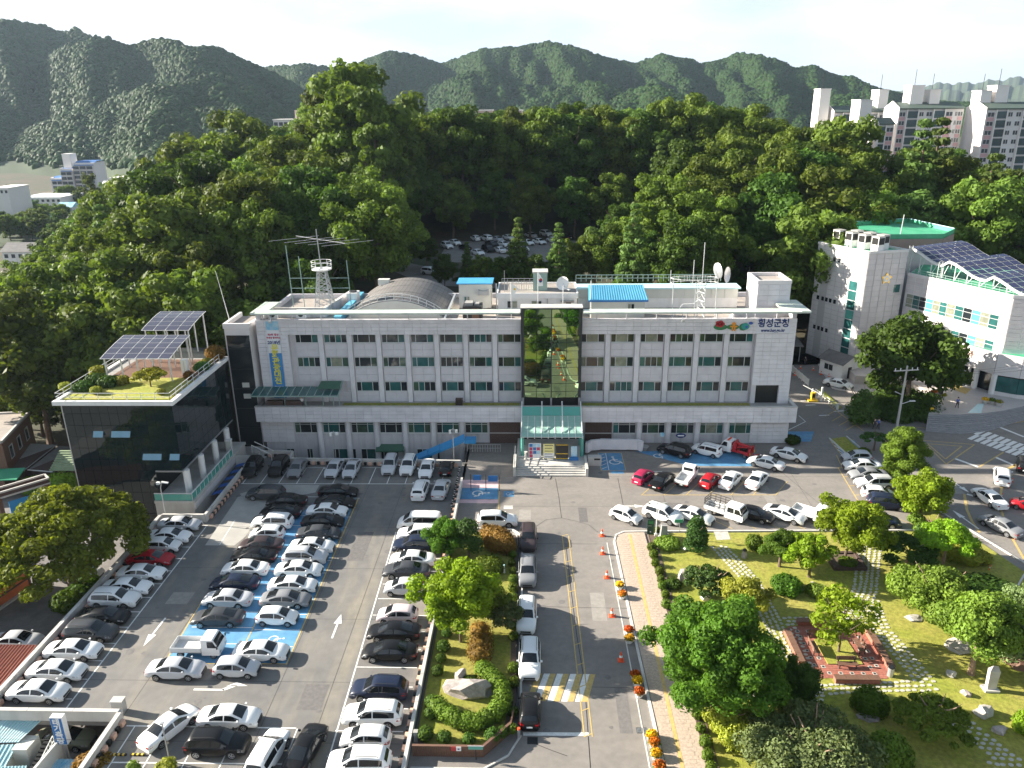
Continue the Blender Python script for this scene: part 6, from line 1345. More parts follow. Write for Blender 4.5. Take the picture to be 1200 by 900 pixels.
# solar arrays on posts, panel by panel
def solar(label,x0,x1,ys,zs,nx,mk,shear=0.0):
 t=thing('solar_array',((x0+x1)/2,ys[0],gz),label,'solar array');ny=len(ys)-1;w=(x1-x0)/nx
 for j in range(ny):
  for i in range(nx):
   sa,sb=shear*j/ny,shear*(j+1)/ny
   part('solar_panel',mk,t,lambda b:b.add([(x0+w*i+.05+sa,ys[j]+.03,zs[j]),(x0+w*(i+1)-.05+sa,ys[j]+.03,zs[j]),(x0+w*(i+1)-.05+sb,ys[j+1]-.05,zs[j+1]),(x0+w*i+.05+sb,ys[j+1]-.05,zs[j+1])]+[(x0+w*i+.05+sa,ys[j]+.03,zs[j]-.05),(x0+w*(i+1)-.05+sa,ys[j]+.03,zs[j]-.05)],[(0,1,2,3),(4,5,1,0)]))
 part('panel_frame','whitemetal',t,lambda b:([b.bar((x0+w*i+shear*j/ny,ys[j],zs[j]-.04),(x0+w*i+shear*(j+1)/ny,ys[j+1],zs[j+1]-.04),.055,.05)for i in range(nx+1)for j in range(ny)],[b.bar((x0+shear*j/ny,ys[j],zs[j]-.035),(x1+shear*j/ny,ys[j],zs[j]-.035),.055,.05)for j in range(ny+1)]))
 part('post','whitemetal',t,lambda b:[b.bar((x,y,gz),(x,y,z-.1),.14)for x in np.linspace(x0+.3,x1-.3,5)for y,z in((ys[0]+.4,zs[0]),(ys[-1]-.4,zs[-1]))])
solar('front purple grey solar array standing on posts over the roof garden',-54.4,-45.6,[90.6,91.9,93.25,94.6,95.9,97.0],[16.9,17.2,17.5,17.75,17.95,18.1],6,'solar2')
solar('rear solar array behind the first one on the roof garden',-52.8,-46.4,[98.6,99.8,101.1,102.4,103.6,104.6],[18.3,18.6,18.85,19.1,19.25,19.35],4,'solar2')
structure(MB().box(-57,-45,100.6,106,-3.3,gz).build('glass_building_rear','mullion'))
t=thing('roof_cabinet',(-45.3,93.6,gz+.2),'white cabinet under the solar array on the roof garden','cabinet');part('body','white_pl',t,lambda b:b.box(-45.7,-44.9,93.4,94,gz+.2,gz+2.2));part('door_seam','trim',t,lambda b:b.box(-45.31,-45.29,93.39,93.399,gz+.3,gz+2.1))
t=thing('lightning_rod',(-43.6,107,8),'thin white lightning rod behind the glass building','rod');part('rod','whitemetal',t,lambda b:b.tube([(-43.4,107,12),(-45.2,107,24.5)],[.08,.03],6));part('base','steel',t,lambda b:b.box(-43.6,-43.2,106.8,107.2,11.6,12))
t=thing('street_lamp',(-44.0,80.8,0),'thin street lamp with white head at the corner of the terrace','street lamp');part('pole','steel',t,lambda b:b.tube([(-44.2,80.6,0),(-44.2,80.6,4.2),(-44.0,80.6,4.9)],.06,6));part('lamp_head','white_pl',t,lambda b:(b.obox((-43.6,80.6,4.9),.8,.3,.12,ry=.15),b.obox((-44.3,80.4,4.9),.35,.3,.3)))
# ------------------------------------------------------------------ alley houses
def roof_panels(b,a,c,d,e,n):
 A,C,D,E=map(Vector,(a,c,d,e))
 b.quad(A,C,D,E)
 for k in range(n+1):f=k/n;b.bar(A.lerp(C,f)+Vector((0,0,.03)),E.lerp(D,f)+Vector((0,0,.03)),.07,.07)
H=thing('brick_house',(-80,103,-3.2),'brown brick house with a flat brown roof at the picture edge','house')
hx=[(-88,92),(-73.0,95.0),(-76.0,105.9),(-90,104)]
part('wall','brickred' if 'brickred' in M else 'wood',H,lambda b:b.prism(hx,-3.3,3.4));part('roof','roofdeck',H,lambda b:b.prism([(p[0]+.2,p[1])for p in hx],3.402,3.55));part('parapet','concrete_l',H,lambda b:[b.bar((*a,3.6),(*c,3.6),.3,.35)for a,c in zip(hx,hx[1:]+hx[:1])])
for k in range(3):
 f=.15+.28*k;q=Vector(hx[1]).lerp(Vector(hx[2]),f);q2=Vector(hx[1]).lerp(Vector(hx[2]),f+.13)
 part('window','frame',H,lambda b:b.add([(q.x+.06,q.y,.2),(q2.x+.06,q2.y,.2),(q2.x+.06,q2.y,2.2),(q.x+.06,q.y,2.2)],[(0,1,2,3)]))
 part('pane','pane_dark',H,lambda b:b.add([(q.x+.08,q.y+.12,.35),(q2.x+.08,q2.y-.12,.35),(q2.x+.08,q2.y-.12,2.05),(q.x+.08,q.y+.12,2.05)],[(0,1,2,3)]))
part('green_porch',M['greenfloor'],H,lambda b:b.prism([(-79.5,90.5),(-69.5,91.5),(-70.5,95),(-79,94)],-.4,-.25));part('porch_wall','wood',H,lambda b:b.prism([(-79.4,91),(-71.5,91.8),(-72.2,94.6),(-79,94)],-3.3,-.41));part('porch_window','pane_teal',H,lambda b:b.add([(-76.5,91.25,-2.4),(-73.3,91.55,-2.4),(-73.3,91.55,-.7),(-76.5,91.25,-.7)],[(0,1,2,3)]))
GT=thing('gatehouse',(-67,88,-3.2),'small flat roofed gate with a bright blue shutter in the alley','gate')
g0,g1=Vector((-68.6,85.5)),Vector((-64.2,90.2));gd=(g1-g0).normalized();gn=Vector((-gd.y,gd.x))
gp=[tuple(g0),tuple(g1),tuple(g1+gn*1.6),tuple(g0+gn*1.6)]
part('parapet','concrete_l',GT,lambda b:[b.bar((*a,z),(*c,z),.22,.22)for a,c in zip(gp,gp[1:]+gp[:1])for z in(-.15,.55)]);part('roof','soil',GT,lambda b:b.prism(gp,-.12,.02));part('fascia','brick',GT,lambda b:[b.bar((*a,.2),(*c,.2),.14,.45)for a,c in zip(gp,gp[1:]+gp[:1])])
part('shutter',M['bluepl'],GT,lambda b:b.bar((*(g0+gd*1.5),-2.1),(*(g1-gd*1.4),-2.1),.12,2.2));part('pillar','wood',GT,lambda b:(b.bar((*(g0+gd*.4),-3.3),(*(g0+gd*.4),-.2),.7),b.bar((*(g1-gd*.5),-3.3),(*(g1-gd*.5),-.2),.7)))
GH=thing('green_roof_house',(-64,99,-3.2),'small red brick house with a pale green tiled roof','house')
M['greentile']=mat('pale_green_tile',(.22,.28,.17),.7,var=.15,vscale=2);M['redwall']=mat('red_brick_wall',(.28,.07,.04),.8,var=.2,vscale=5)
part('wall',M['redwall'],GH,lambda b:b.box(-66.5,-59.4,95.5,101,-3.3,-.6));
def ghr(b):
 for k in range(9):f0,f1=k/9,(k+1)/9;b.box(-67.2+2.2*f0*0,-58.9,94.9+3.2*f0,94.9+3.2*f1-.02,-.7+1.7*f0,-.58+1.7*f0+.06)
 b.add([(-67.2,94.9,-.65),(-58.9,94.9,-.65),(-60.5,98.2,1.15),(-64.4,98.2,1.15),(-67.2,101.6,-.65),(-58.9,101.6,-.65)],[(0,1,2,3),(3,2,5,4),(0,3,4),(1,5,2)])
part('roof',M['greentile'],GH,ghr);part('door','brick',GH,lambda b:b.box(-65.6,-64.6,95.44,95.49,-3.2,-1.0))
for(x0,x1,y0,y1,z,mk,lb)in((-76,-71.5,96,104,-.9,'concrete','grey flat shed roof between the brick house and the gate'),(-71,-67.5,96,103.5,-1.1,'slate','bluish sheet roof lean-to behind the gate')):
 t=thing('lean_to',((x0+x1)/2,(y0+y1)/2,-3.2),lb,'shed');part('wall','brick',t,lambda b:b.box(x0+.2,x1-.2,y0+.2,y1-.2,-3.3,z-.01));part('roof',mk,t,lambda b:b.add([(x0,y0,z),(x1,y0,z-.3),(x1,y1,z),(x0,y1,z+.3),(x0,y0,z-.1),(x1,y0,z-.4)],[(0,1,2,3),(4,5,1,0)]));part('gutter','whitemetal',t,lambda b:b.bar((x0,y0,z+.02),(x1,y0,z-.28),.12))
OH=thing('orange_house',(-60,68,-3.2),'orange walled traditional house with a grey tiled roof','house')
M['orangewall']=mat('orange_painted_wall',(.50,.13,.035),.7,var=.12,vscale=2)
part('wall',M['orangewall'],OH,lambda b:b.prism([(-66,60),(-57.3,64.4),(-55.6,71.3),(-66,74)],-3.3,-.6));part('timber_frame','brick',OH,lambda b:(b.bar((-57.28,64.3,-2.0),(-55.55,71.4,-2.0),.16),[b.bar((x,y,-3.2),(x,y,-.6),.18)for x,y in((-57.25,64.4),(-56.5,67.4),(-55.55,71.3))]));part('window','pane_dark',OH,lambda b:b.add([(-56.98,65.2,-1.7),(-56.62,66.8,-1.7),(-56.62,66.8,-.8),(-56.98,65.2,-.8)],[(0,1,2,3)]));part('plinth','concrete_l',OH,lambda b:b.bar((-57.1,64.2,-3.1),(-55.3,71.6,-3.1),.4,.2))
def ohr():
 A,B_,C_,D_=Vector((-56.3,63.2,-.35)),Vector((-54.4,72.2,-.35)),Vector((-60.3,73.2,2.4)),Vector((-61.8,63.4,2.4))
 me=None
 part('roof','slate',OH,lambda b:b.add([A-Vector((0,0,.08)),B_-Vector((0,0,.08)),C_-Vector((0,0,.08)),D_-Vector((0,0,.08)),(-68,74,-.35),(-68,61,-.35)],[(0,1,2,3),(3,2,4,5)]))
 nu,nv=22,10
 for i in range(nu):
  def col(b):
   for j in range(nv):
    f,g=(i+.5)/nu,(j+.5)/nv;p=A.lerp(B_,f).lerp(D_.lerp(C_,f),g);ex=(B_-A)/nu*.88;ey=(D_-A)/nv*.96;b.add([p-ex/2-ey/2+Vector((0,0,.09)),p+ex/2-ey/2+Vector((0,0,.09)),p+ex/2+ey/2+Vector((0,0,.02)),p-ex/2+ey/2+Vector((0,0,.02)),p-ex/2-ey/2,p+ex/2-ey/2],[(0,1,2,3),(4,5,1,0)])
  part('tile_row',M['tile'],OH,col)
M['tile']=mat('grey_roof_tile',(.10,.10,.125),.5,var=.25,vscale=2);ohr()
RR=thing('rust_roof_shed',(-50,54,-3.2),'shed with a rust red sheet roof under the deck parapet','shed');M['rust']=mat('rust_red_sheet',(.24,.065,.04),.75,var=.15,vscale=1.5)
part('roof',M['rust'],RR,lambda b:roof_panels(b,(-56,49,-1.3),(-46.2,49,-1.3),(-46.4,58.4,-.6),(-55.5,58.4,-.6),30));part('wall','concrete',RR,lambda b:b.prism([(-55,50),(-46.8,50),(-46.8,58),(-55,58)],-3.3,-1.4));part('patch','white_pl',RR,lambda b:b.prism([(-47.6,51.8),(-46.6,51.7),(-46.7,52.6),(-47.4,52.7)],-1.0,-.9))
TR=thing('cyan_roof_house',(-42,46,-3.2),'house with pale cyan ribbed roofs in the lower corner','house')
M['cyanroof']=mat('cyan_sheet_roof',(.33,.52,.56),.5,var=.1,vscale=1.0,wear=((.4,3,.4),(.5,.62,.62),.6))
part('roof',M['cyanroof'],TR,lambda b:(roof_panels(b,(-44.5,46.9,-.9),(-41.0,47.1,-.9),(-39.7,49.0,.0),(-44.5,48.3,.0)if False else(-44.4,48.3,-.1),16),roof_panels(b,(-44.5,44.2,-1.7),(-40.9,44.3,-1.7),(-41.0,47.0,-1.0),(-44.5,46.8,-1.0),10),roof_panels(b,(-41.2,42.9,-2.0),(-38.6,43.0,-2.0),(-39.2,45.2,-1.3),(-41.0,45.1,-1.3),7)))
part('wall','offwhite',TR,lambda b:(b.prism([(-44.4,44.6),(-41.2,44.6),(-41.2,46.9),(-44.4,46.9)],-3.3,-1.75),b.prism([(-41.1,46.4),(-39.9,46.4),(-39.8,47.9),(-41.1,47.9)],-3.3,-.95),b.prism([(-41.1,43.2),(-38.9,43.2),(-39.0,45.0),(-41.1,45.0)],-3.3,-2.05)))
for k in range(14):part('dark_step','black',TR,lambda b:b.box(-39.3+.03*k,-38.3+.03*k,43.4+.27*k,43.65+.27*k,-3.2,-2.6+.14*k))
part('stair_rail','steel',TR,lambda b:b.rail([(-38.2,43.4,-2.6),(-37.9,46.9,-.9)],.9,.05,.3));part('stair_wall','offwhite',TR,lambda b:b.prism([(-37.8,43.4),(-37.6,43.4),(-37.3,47.4),(-37.5,47.4)],-3.3,-.3))
BS=thing('blue_strip_roof',(-36,45,-3.2),'lower roof of blue and white ribs beneath the parking deck','roof');part('roof_sheet',M['ban_lb'],BS,lambda b:roof_panels(b,(-38.0,43.0,-2.0),(-33.5,43.0,-2.0),(-33.5,46.2,-1.6),(-38.0,46.2,-1.6),16));part('support','concrete',BS,lambda b:b.box(-37.6,-33.8,43.3,46,-3.3,-2.05))
SG=thing('box_sign',(-37.0,46.9,-.6),'upright white and blue box sign with white Korean lettering','sign')
part('box','white_pl',SG,lambda b:b.box(-37.55,-36.6,46.6,47.1,-.55,2.05));part('face','blue_sign',SG,lambda b:b.box(-37.52,-36.63,46.57,46.595,-.5,1.98))
for k,ch in enumerate('태기측량'):text_mesh(ch,.66,'white_pl','lettering',SG,(-37.07,46.555,1.62-.60*k),(R(90),0,0),.008,bold=.02)
part('pole','steel',SG,lambda b:b.tube([(-37.1,46.9,-3.2),(-37.1,46.9,-.56)],.07,6))
t=thing('electric_cabinet',(*P(133,822),0),'small grey metal cabinet standing behind the parapet corner','cabinet');x,y=-33.9,49.6;t.location=(x,y,0);part('cabinet','steel',t,lambda b:b.box(x-.45,x+.45,y-.3,y+.3,0,1.15));part('lid','concrete_l',t,lambda b:b.box(x-.5,x+.5,y-.35,y+.35,1.152,1.22))
for px,py in((140,885),(162,885)):
 x,y=P(px,py);t=thing('wheel_stop',(x,y,0),'black and yellow wheel stop in the empty stall by the angled parapet','wheel stop','wheel stops in the empty stall');part('stop','black',t,lambda b:b.box(x-.55,x+.55,y-.08,y+.08,.01,.12));part('yellow_band','yellow',t,lambda b:[b.box(x-.45+.35*k,x-.3+.35*k,y-.085,y+.085,.012,.125)for k in range(3)])
x,y=P(199,893);t=thing('light_pole',(x,y,0),'slim pole in front of the aslant white sedan','light pole');part('pole','steel',t,lambda b:b.tube([(x,y,0),(x,y,3.6)],.05,6));part('cap','steel',t,lambda b:b.box(x-.12,x+.12,y-.12,y+.12,3.6,3.7))
# ------------------------------------------------------------------ civil service building on the right
RB=thing('civil_service_building',(66,133,0),'pale stone council building with a square tower and a curved glazed wing','council building')
TC,TL,TRr=Vector((57.2,136.0)),Vector((52.0,146.2)),Vector((64.6,137.7));TT=21.45
TB=TL+(TRr-TC)
def onwall(px,py,A,B):
 d=_ray(px,py);ex=B-A;den=d.x*ex.y-d.y*ex.x;t=(A.x*ex.y-A.y*ex.x)/den;p=Vector((d.x*t,d.y*t));return(p-A).dot(ex)/ex.length_squared,CAM_H+d.z*t
def wallbox(b,A,B,f0,f1,z0,z1,out=.05,back=.05):
 d=(B-A).normalized();n=Vector((d.y,-d.x));p,q=A+(B-A)*f0,A+(B-A)*f1
 b.prism([tuple(p+n*out),tuple(q+n*out),tuple(q-n*back),tuple(p-n*back)],z0,z1)
part('tower_wall','joint2',RB,lambda b:b.prism([tuple(TC),tuple(TRr),tuple(TB),tuple(TL)],0,TT-.3))
part('tower_parapet','pale',RB,lambda b:[b.bar((*a,TT-.1),(*c,TT-.1),.35,.45)for a,c in((TC,TRr),(TRr,TB),(TB,TL),(TL,TC))])
part('tower_roof','greenfloor',RB,lambda b:b.prism([tuple(TC),tuple(TRr),tuple(TB),tuple(TL)],TT-.299,TT-.2))
def tiles(A,B,nx,z0,z1,nz,skip=None,mk='pale2'):
 for j in range(nz):
  for i in range(nx):
   if skip and skip((i+.5)/nx,z0+(z1-z0)*(j+.5)/nz):continue
   part('stone_panel',mk,RB,lambda b:wallbox(b,A,B,i/nx+.008,(i+1)/nx-.008,z0+(z1-z0)*j/nz+.04,z0+(z1-z0)*(j+1)/nz-.04,.05+.008*((i*3+j)%3),.02))
M['pale2']=mat('pale_pink_granite',(.60,.56,.555),.5,var=.08,vscale=.9)
WG0,WG1,WG2,WG3=Vector((65.3,138.0)),Vector((69.0,130.2)),Vector((73.6,120.4)),Vector((86,117.5));WT=17.3
tiles(TC,TRr,5,.1,21.1,22,skip=lambda f,z:.72<f<.98 and(abs(z-14.6)<.9 or abs(z-8.4)<.9))
def cl(b):
 for j in range(24):
  for i in range(7):
   f0,f1=i/7,(i+1)/7
   if f0>.1 and f1<.42 and j<17:continue
   wallbox(b,TL,TC,f0+.005,f1-.005,.1+.88*j+.04,.1+.88*(j+1)-.04,.04,.02)
o=part('tower_cladding','pale',RB,cl);o['kind']='stuff'
for z in(14.0,7.8):part('window','pane_teal',RB,lambda b:wallbox(b,TC,TRr,.76,.92,z,z+1.4,.07,-.02))
# tall stair window and the small openings on the sunlit side
for k in range(8):part('stair_window','teal' if k==4 else 'pane_teal',RB,lambda b:wallbox(b,TL,TC,.72,.87,2.0+1.75*k,3.62+1.75*k,.09,-.05))
part('window_bar','frame',RB,lambda b:([wallbox(b,TL,TC,.715,.875,1.85+1.75*k,1.98+1.75*k,.12,-.05)for k in range(9)],wallbox(b,TL,TC,.70,.717,1.8,16.1,.12,-.05),wallbox(b,TL,TC,.875,.89,1.8,16.1,.12,-.05)))
for z,fs in((18.6,(.08,.18,.34,.44)),(11.0,(.1,.2,.28,.36,.45)),(5.3,(.1,.19,.27,.36))):
 for f in fs:part('window','pane_dark',RB,lambda b:wallbox(b,TL,TC,f,f+.05,z,z+.75,.08,-.03))
# gold star emblem
EMB=thing('council_emblem',(60.9,136.7,16.8),'round gold and white star emblem on the council tower','emblem')
def star(b,r0,r1,n,off,t):
 d=(TRr-TC).normalized();nn=Vector((d.y,-d.x));c=TC+(TRr-TC)*.53;vs=[]
 for lay in(off,off+t):
  for k in range(2*n):a=math.pi*k/n+math.pi/2;r=r0 if k%2==0 else r1;vs.append((c.x+d.x*r*math.cos(a)+nn.x*lay,c.y+d.y*r*math.cos(a)+nn.y*lay,16.6+r*math.sin(a)))
 m_=2*n;b.add(vs,[tuple(range(m_,2*m_)),*[(k,(k+1)%m_,m_+(k+1)%m_,m_+k)for k in range(m_)]])
M['gold']=mat('gold',(.65,.45,.12),.3,.6)
part('star',M['gold'],EMB,lambda b:star(b,1.1,.62,5,.08,.1));part('ring','white_pl',EMB,lambda b:star(b,.6,.58,10,.19,.03));part('centre',M['gold'],EMB,lambda b:star(b,.2,.19,8,.225,.02))
# flat green roof behind, brown fascia
gr=[(58.5,146.5),(74.6,146.6),(79.5,152.5),(77.0,166.5),(58.0,160.5)]
part('green_roof','greenfloor',RB,lambda b:b.prism(gr,21.9,22.1));part('green_roof_edge',M['greenfloor'],RB,lambda b:[b.bar((*a,22.45),(*c,22.45),.2,.7)for a,c in zip(gr,gr[1:]+gr[:1])]);M['pinkfascia']=mat('pinkish_brown_fascia',(.30,.215,.19),.6,var=.1)
part('fascia',M['pinkfascia'],RB,lambda b:(b.bar((*gr[0],21.0),(*gr[1],21.0),.35,1.8),b.bar((*gr[1],21.0),(*gr[2],21.0),.35,1.8)));part('rear_block','pale',RB,lambda b:b.prism([(59,147),(74,147),(78.5,153),(76,165),(59,160)],0,21.85));part('mast','whitemetal',RB,lambda b:b.tube([(67.2,147.5,22),(67.4,147.5,26.2)],.06,6));part('roof_rail','cyan',RB,lambda b:[b.bar((*a,22.9),(*c,22.9),.1)for a,c in zip(gr[2:],gr[3:]+gr[:1])])
for k,(f,g)in enumerate(((.72,.78),(.84,.58),(.42,.86),(.96,.40),(.86,.14),(.5,.5),(.3,.65))):
 p=TL+(TC-TL)*f+(TRr-TC)*(.25+.62*(1-f)*0+.12*(k%3));p=TC+(TL-TC)*(0.08+.125*k)+(TRr-TC)*(.30+.30*(k%2));t=thing('cooling_tower',(p.x,p.y,TT-.2),'boxy white cooling unit with dark grille on the council tower roof','cooling unit','white cooling units on the council tower roof',R(-63));part('housing','white',t,lambda b:b.box(-.75,.75,-.75,.75,.1,2.6),world=False);part('grille','black',t,lambda b:(b.box(.755,.80,-.62,.62,1.3,2.45),b.box(-.62,.62,.755,.80,1.3,2.45),b.box(-.62,.62,-.8,-.755,1.3,2.45)),world=False);part('cap','concrete',t,lambda b:b.box(-.8,.8,-.8,.8,2.602,2.72),world=False)
# wing
part('wing_wall','pale',RB,lambda b:b.prism([tuple(WG0),tuple(WG1),tuple(WG2),tuple(WG3),(90,140),(72,147)],1.5,WT-.3));part('wing_roof','greenfloor',RB,lambda b:b.prism([tuple(WG0),tuple(WG1),tuple(WG2),tuple(WG3),(90,140),(72,147)],WT-.299,WT-.22));part('wing_parapet','pale',RB,lambda b:[b.bar((*a,WT-.1),(*c,WT-.1),.3,.5)for a,c in((WG0,WG1),(WG1,WG2),(WG2,WG3))]);part('wing_rail','green_rail',RB,lambda b:b.rail([(*WG0,WT+.1),(*WG1,WT+.1),(*WG2,WT+.1)],.8,.05,1.2))
def wtiles(A,B,nx,mk='pale2'):
 for(z0,z1,nz)in((13.9,16.9,4),(9.6,11.4,3)):tiles(A,B,nx,z0,z1,nz,mk=mk)
wtiles(WG0,WG1,5);wtiles(WG1,WG2,6);tiles(WG2,WG3,6,8.7,16.9,12)
def ribbon(A,B,f0,f1,z0,z1,n):
 w=None
 wf=part('ribbon_window','frame',RB,lambda b:(wallbox(b,A,B,f0,f1,z0-.06,z0,.10,.05),wallbox(b,A,B,f0,f1,z1,z1+.06,.10,.05),wallbox(b,A,B,f0,f1,z0+(z1-z0)*.70,z0+(z1-z0)*.70+.06,.10,.05),wallbox(b,A,B,f0,f1,z0+(z1-z0)*.22,z0+(z1-z0)*.22+.06,.10,.05),[wallbox(b,A,B,f0+(f1-f0)*k/n-.003,f0+(f1-f0)*k/n+.003,z0,z1,.11,.05)for k in range(n+1)]))
 for k in range(n):part('pane','teal' if k%6==3 else['pane_teal','pane_dark','pane_teal','pane_curtain'][(k*7+int(z0))%4],wf,lambda b:wallbox(b,A,B,f0+(f1-f0)*k/n+.004,f0+(f1-f0)*(k+1)/n-.004,z0+.001,z1-.001,.075,-.04),world=True)
for z0,z1 in((11.5,13.75),(8.75,9.5)):ribbon(WG0,WG1,.06,1.0,z0 if z0>10 else 7.4,z1,6);ribbon(WG1,WG2,0,.86,z0 if z0>10 else 7.4,z1,6)
# entrance canopy drum
cv=[Vector(p)for p in((66.6,134.0),(68.0,130.0),(69.2,126.6),(70.6,122.9),(72.4,119.2),(75.2,117.2),(79,116.0),(86,115.0))]
part('drum_roof','greenfloor',RB,lambda b:b.prism([tuple(p)for p in cv]+[(86,119),(74.5,121),(69.5,131),(67,136)],7.9,8.05))
for a,c in zip(cv[:-1],cv[1:]):part('drum_panel','pale',RB,lambda b:wallbox(b,a,c,.004,.996,4.9,8.35,.12,.18))
for ch,f in(('민',.12),('원',.52),('과',.92)):
 a,c=cv[2],cv[3];d=(c-a).normalized();p=a+(c-a)*f;n=Vector((d.y,-d.x));text_mesh(ch,1.25,'wood','lettering',RB,(p.x+n.x*.16,p.y+n.y*.16,7.0),(R(90),0,math.atan2(d.y,d.x)),.03,bold=.03)
a,c=cv[2],cv[3];d=(c-a).normalized();p=a+(c-a)*.62;n=Vector((d.y,-d.x));text_mesh('여권 · 민원 발급',.5,'blue_sign','lettering',RB,(p.x+n.x*.16,p.y+n.y*.16,5.75),(R(90),0,math.atan2(d.y,d.x)),.02)
part('recess','pane_dark',RB,lambda b:[wallbox(b,a+Vector((.9,.5)),c+Vector((.9,.5)),0,1,1.6,4.89,0,.2)for a,c in zip(cv[:-1],cv[1:])])
part('door_frame','white_pl',RB,lambda b:(wallbox(b,cv[2],cv[3],.0,.07,1.6,4.88,.05,.3),wallbox(b,cv[2],cv[3],.93,1.0,1.6,4.88,.05,.3),wallbox(b,cv[2],cv[3],.071,.929,3.8,3.95,.05,.3),wallbox(b,cv[2],cv[3],.33,.36,1.6,3.79,.05,.3),wallbox(b,cv[2],cv[3],.66,.69,1.6,3.79,.05,.3)))
for f0 in(.08,.37,.70):part('door_pane','pane_green' if f0!=.37 else 'black',RB,lambda b:wallbox(b,cv[2],cv[3],f0,f0+.24,1.65,3.78,-.05,.12))
for p in(cv[1],cv[4],cv[3]+Vector((.5,-.9))):part('column','white',RB,lambda b:b.tube([(p.x+.2,p.y+.1,1.6),(p.x+.2,p.y+.1,4.9)],.45,16),smooth=True)
part('glass_base','pane_teal',RB,lambda b:[wallbox(b,a,c,.01,.99,2.2,4.7,-.02,.15)for a,c in zip(cv[4:-1],cv[5:])]);part('base_wall','pale',RB,lambda b:[wallbox(b,a,c,0,1,1.6,2.19,.05,.2)for a,c in zip(cv[4:-1],cv[5:])])
# wavy solar roof on a white frame
SA=thing('solar_roof',(75,133,WT),'wave shaped dark blue solar roof on white steel frames','solar roof')
sdir=Vector((WG2-WG0)).normalized();sn=Vector((-sdir.y,sdir.x))if Vector((-sdir.y,sdir.x)).x>0 else Vector((sdir.y,-sdir.x))
S0=Vector((66.0,140.5));SL=23.5;SWd=9.0
def sz(u):
 k=min(2,int(u*3));f=u*3-k;return 21.5-1.25*k-1.9*(.5-.5*math.cos(math.pi*min(1,f*1.15)))+.3*max(0,f-.87)/.13*.0+.65*k*.35
NU,NV=20,7
for i in range(NU):
 for j in range(NV):
  u0,u1=i/NU,(i+1)/NU;v0,v1=j/NV,(j+1)/NV
  def pt(u,v):q=S0+sdir*(SL*u)+sn*(SWd*v)+sdir*(v*3.0);return(q.x,q.y,sz(u)+.9*v)
  e=.006
  part('solar_panel','solar',SA,lambda b:b.add([pt(u0+e*.35,v0+e*1.3),pt(u1-e*.35,v0+e*1.3),pt(u1-e*.35,v1-e*1.3),pt(u0+e*.35,v1-e*1.3)],[(0,1,2,3)]))
def sfr(b):
 for i in range(NU+1):
  for j in range(NV):b.bar(tuple(Vector(pt(i/NU,j/NV))-Vector((0,0,.05))),tuple(Vector(pt(i/NU,(j+1)/NV))-Vector((0,0,.05))),.045,.05)
 for j in range(NV+1):
  for i in range(NU):b.bar(tuple(Vector(pt(i/NU,j/NV))-Vector((0,0,.05))),tuple(Vector(pt((i+1)/NU,j/NV))-Vector((0,0,.05))),.045,.05)
 for i in range(NU):b.bar(tuple(Vector(pt(i/NU,0))-Vector((0,0,.3))),tuple(Vector(pt((i+1)/NU,0))-Vector((0,0,.3))),.2,.3)
part('panel_frame','whitemetal',SA,sfr)
def sleg(b):
 for i in range(0,NU+1,2):
  q=Vector(pt(i/NU,.03));b.bar((q.x,q.y,WT-.2),tuple(q),.13);r_=Vector(pt(min(1,(i+1)/NU),.03));b.bar((q.x,q.y,WT-.2),(r_.x,r_.y,r_.z-.2),.07);q=Vector(pt(i/NU,.9));b.bar((q.x,q.y,WT-.2),tuple(q),.13)
part('leg','whitemetal',SA,sleg)
for u,lb in((.03,'white caged ladder at the upper end of the solar roof'),(.30,'white caged ladder below the first dip of the solar roof')):
 q=Vector(pt(u,-.03));t=thing('ladder',(q.x,q.y,WT-.2),lb,'ladder');part('stile','whitemetal',t,lambda b:(b.bar((q.x-.3,q.y,WT-.2),(q.x-.3,q.y,q.z+.4),.08),b.bar((q.x+.3,q.y,WT-.2),(q.x+.3,q.y,q.z+.4),.08)));part('rung','whitemetal',t,lambda b:[b.bar((q.x-.3,q.y,WT+.35*k),(q.x+.3,q.y,WT+.35*k),.05)for k in range(9)])
# raised forecourt with broad steps
PZ=1.6
M['plaza']=mat('pale_pink_plaza_stone',(.50,.45,.42),.7,var=.08,vscale=.7);M['greystep']=mat('grey_stone_step',(.27,.265,.27),.8,var=.12,vscale=1.5)
pl_edge=[(58.6,110.4),(62.5,110.3),(66.5,110.8),(70.5,112.0),(75.5,114.2)];pl_bot=[(57.2,107.7),(61.6,106.5),(66.8,107.9),(70.5,110.2),(77,113.6)]
slab('plaza',pl_edge+[(82,116.5),(86,119),(76,121),(70,131),(64,138),(55,140),(54.5,128),(62.4,127),(63.4,118)],-.1,PZ,'plaza')
STP=thing('broad_steps',(64,108.5,0),'broad grey curved steps up to the council building forecourt','steps')
NS=9
for k in range(NS):
 f0,f1=k/NS,(k+1)/NS;lo=[Vector(a).lerp(Vector(c),f0)for a,c in zip(pl_bot,pl_edge)];hi=[Vector(a).lerp(Vector(c),f1+.02)for a,c in zip(pl_bot,pl_edge)]
 part('step',M['greystep'],STP,lambda b:[b.prism([tuple(lo[i]),tuple(lo[i+1]),tuple(hi[i+1]),tuple(hi[i])],0,PZ*(k+1)/NS-.004*(k==NS-1))for i in range(len(lo)-1)])
sheet('glass_floor_panel',[(*P(1134,484,PZ),),(*P(1150,484,PZ),),(*P(1153,473,PZ),),(*P(1146,473,PZ),)],PZ+.006,M['cyan'])
sheet('tactile_paving',[(*P(1103,446,PZ),),(*P(1138,456,PZ),),(*P(1132,462,PZ),),(*P(1098,450,PZ),)],PZ+.006,M['mark_y'])
slab('gatehouse_plaza',[(50,126),(56,121),(63,119.5),(63,128),(56,141),(52,139)],-.05,.14,M['plaza'])
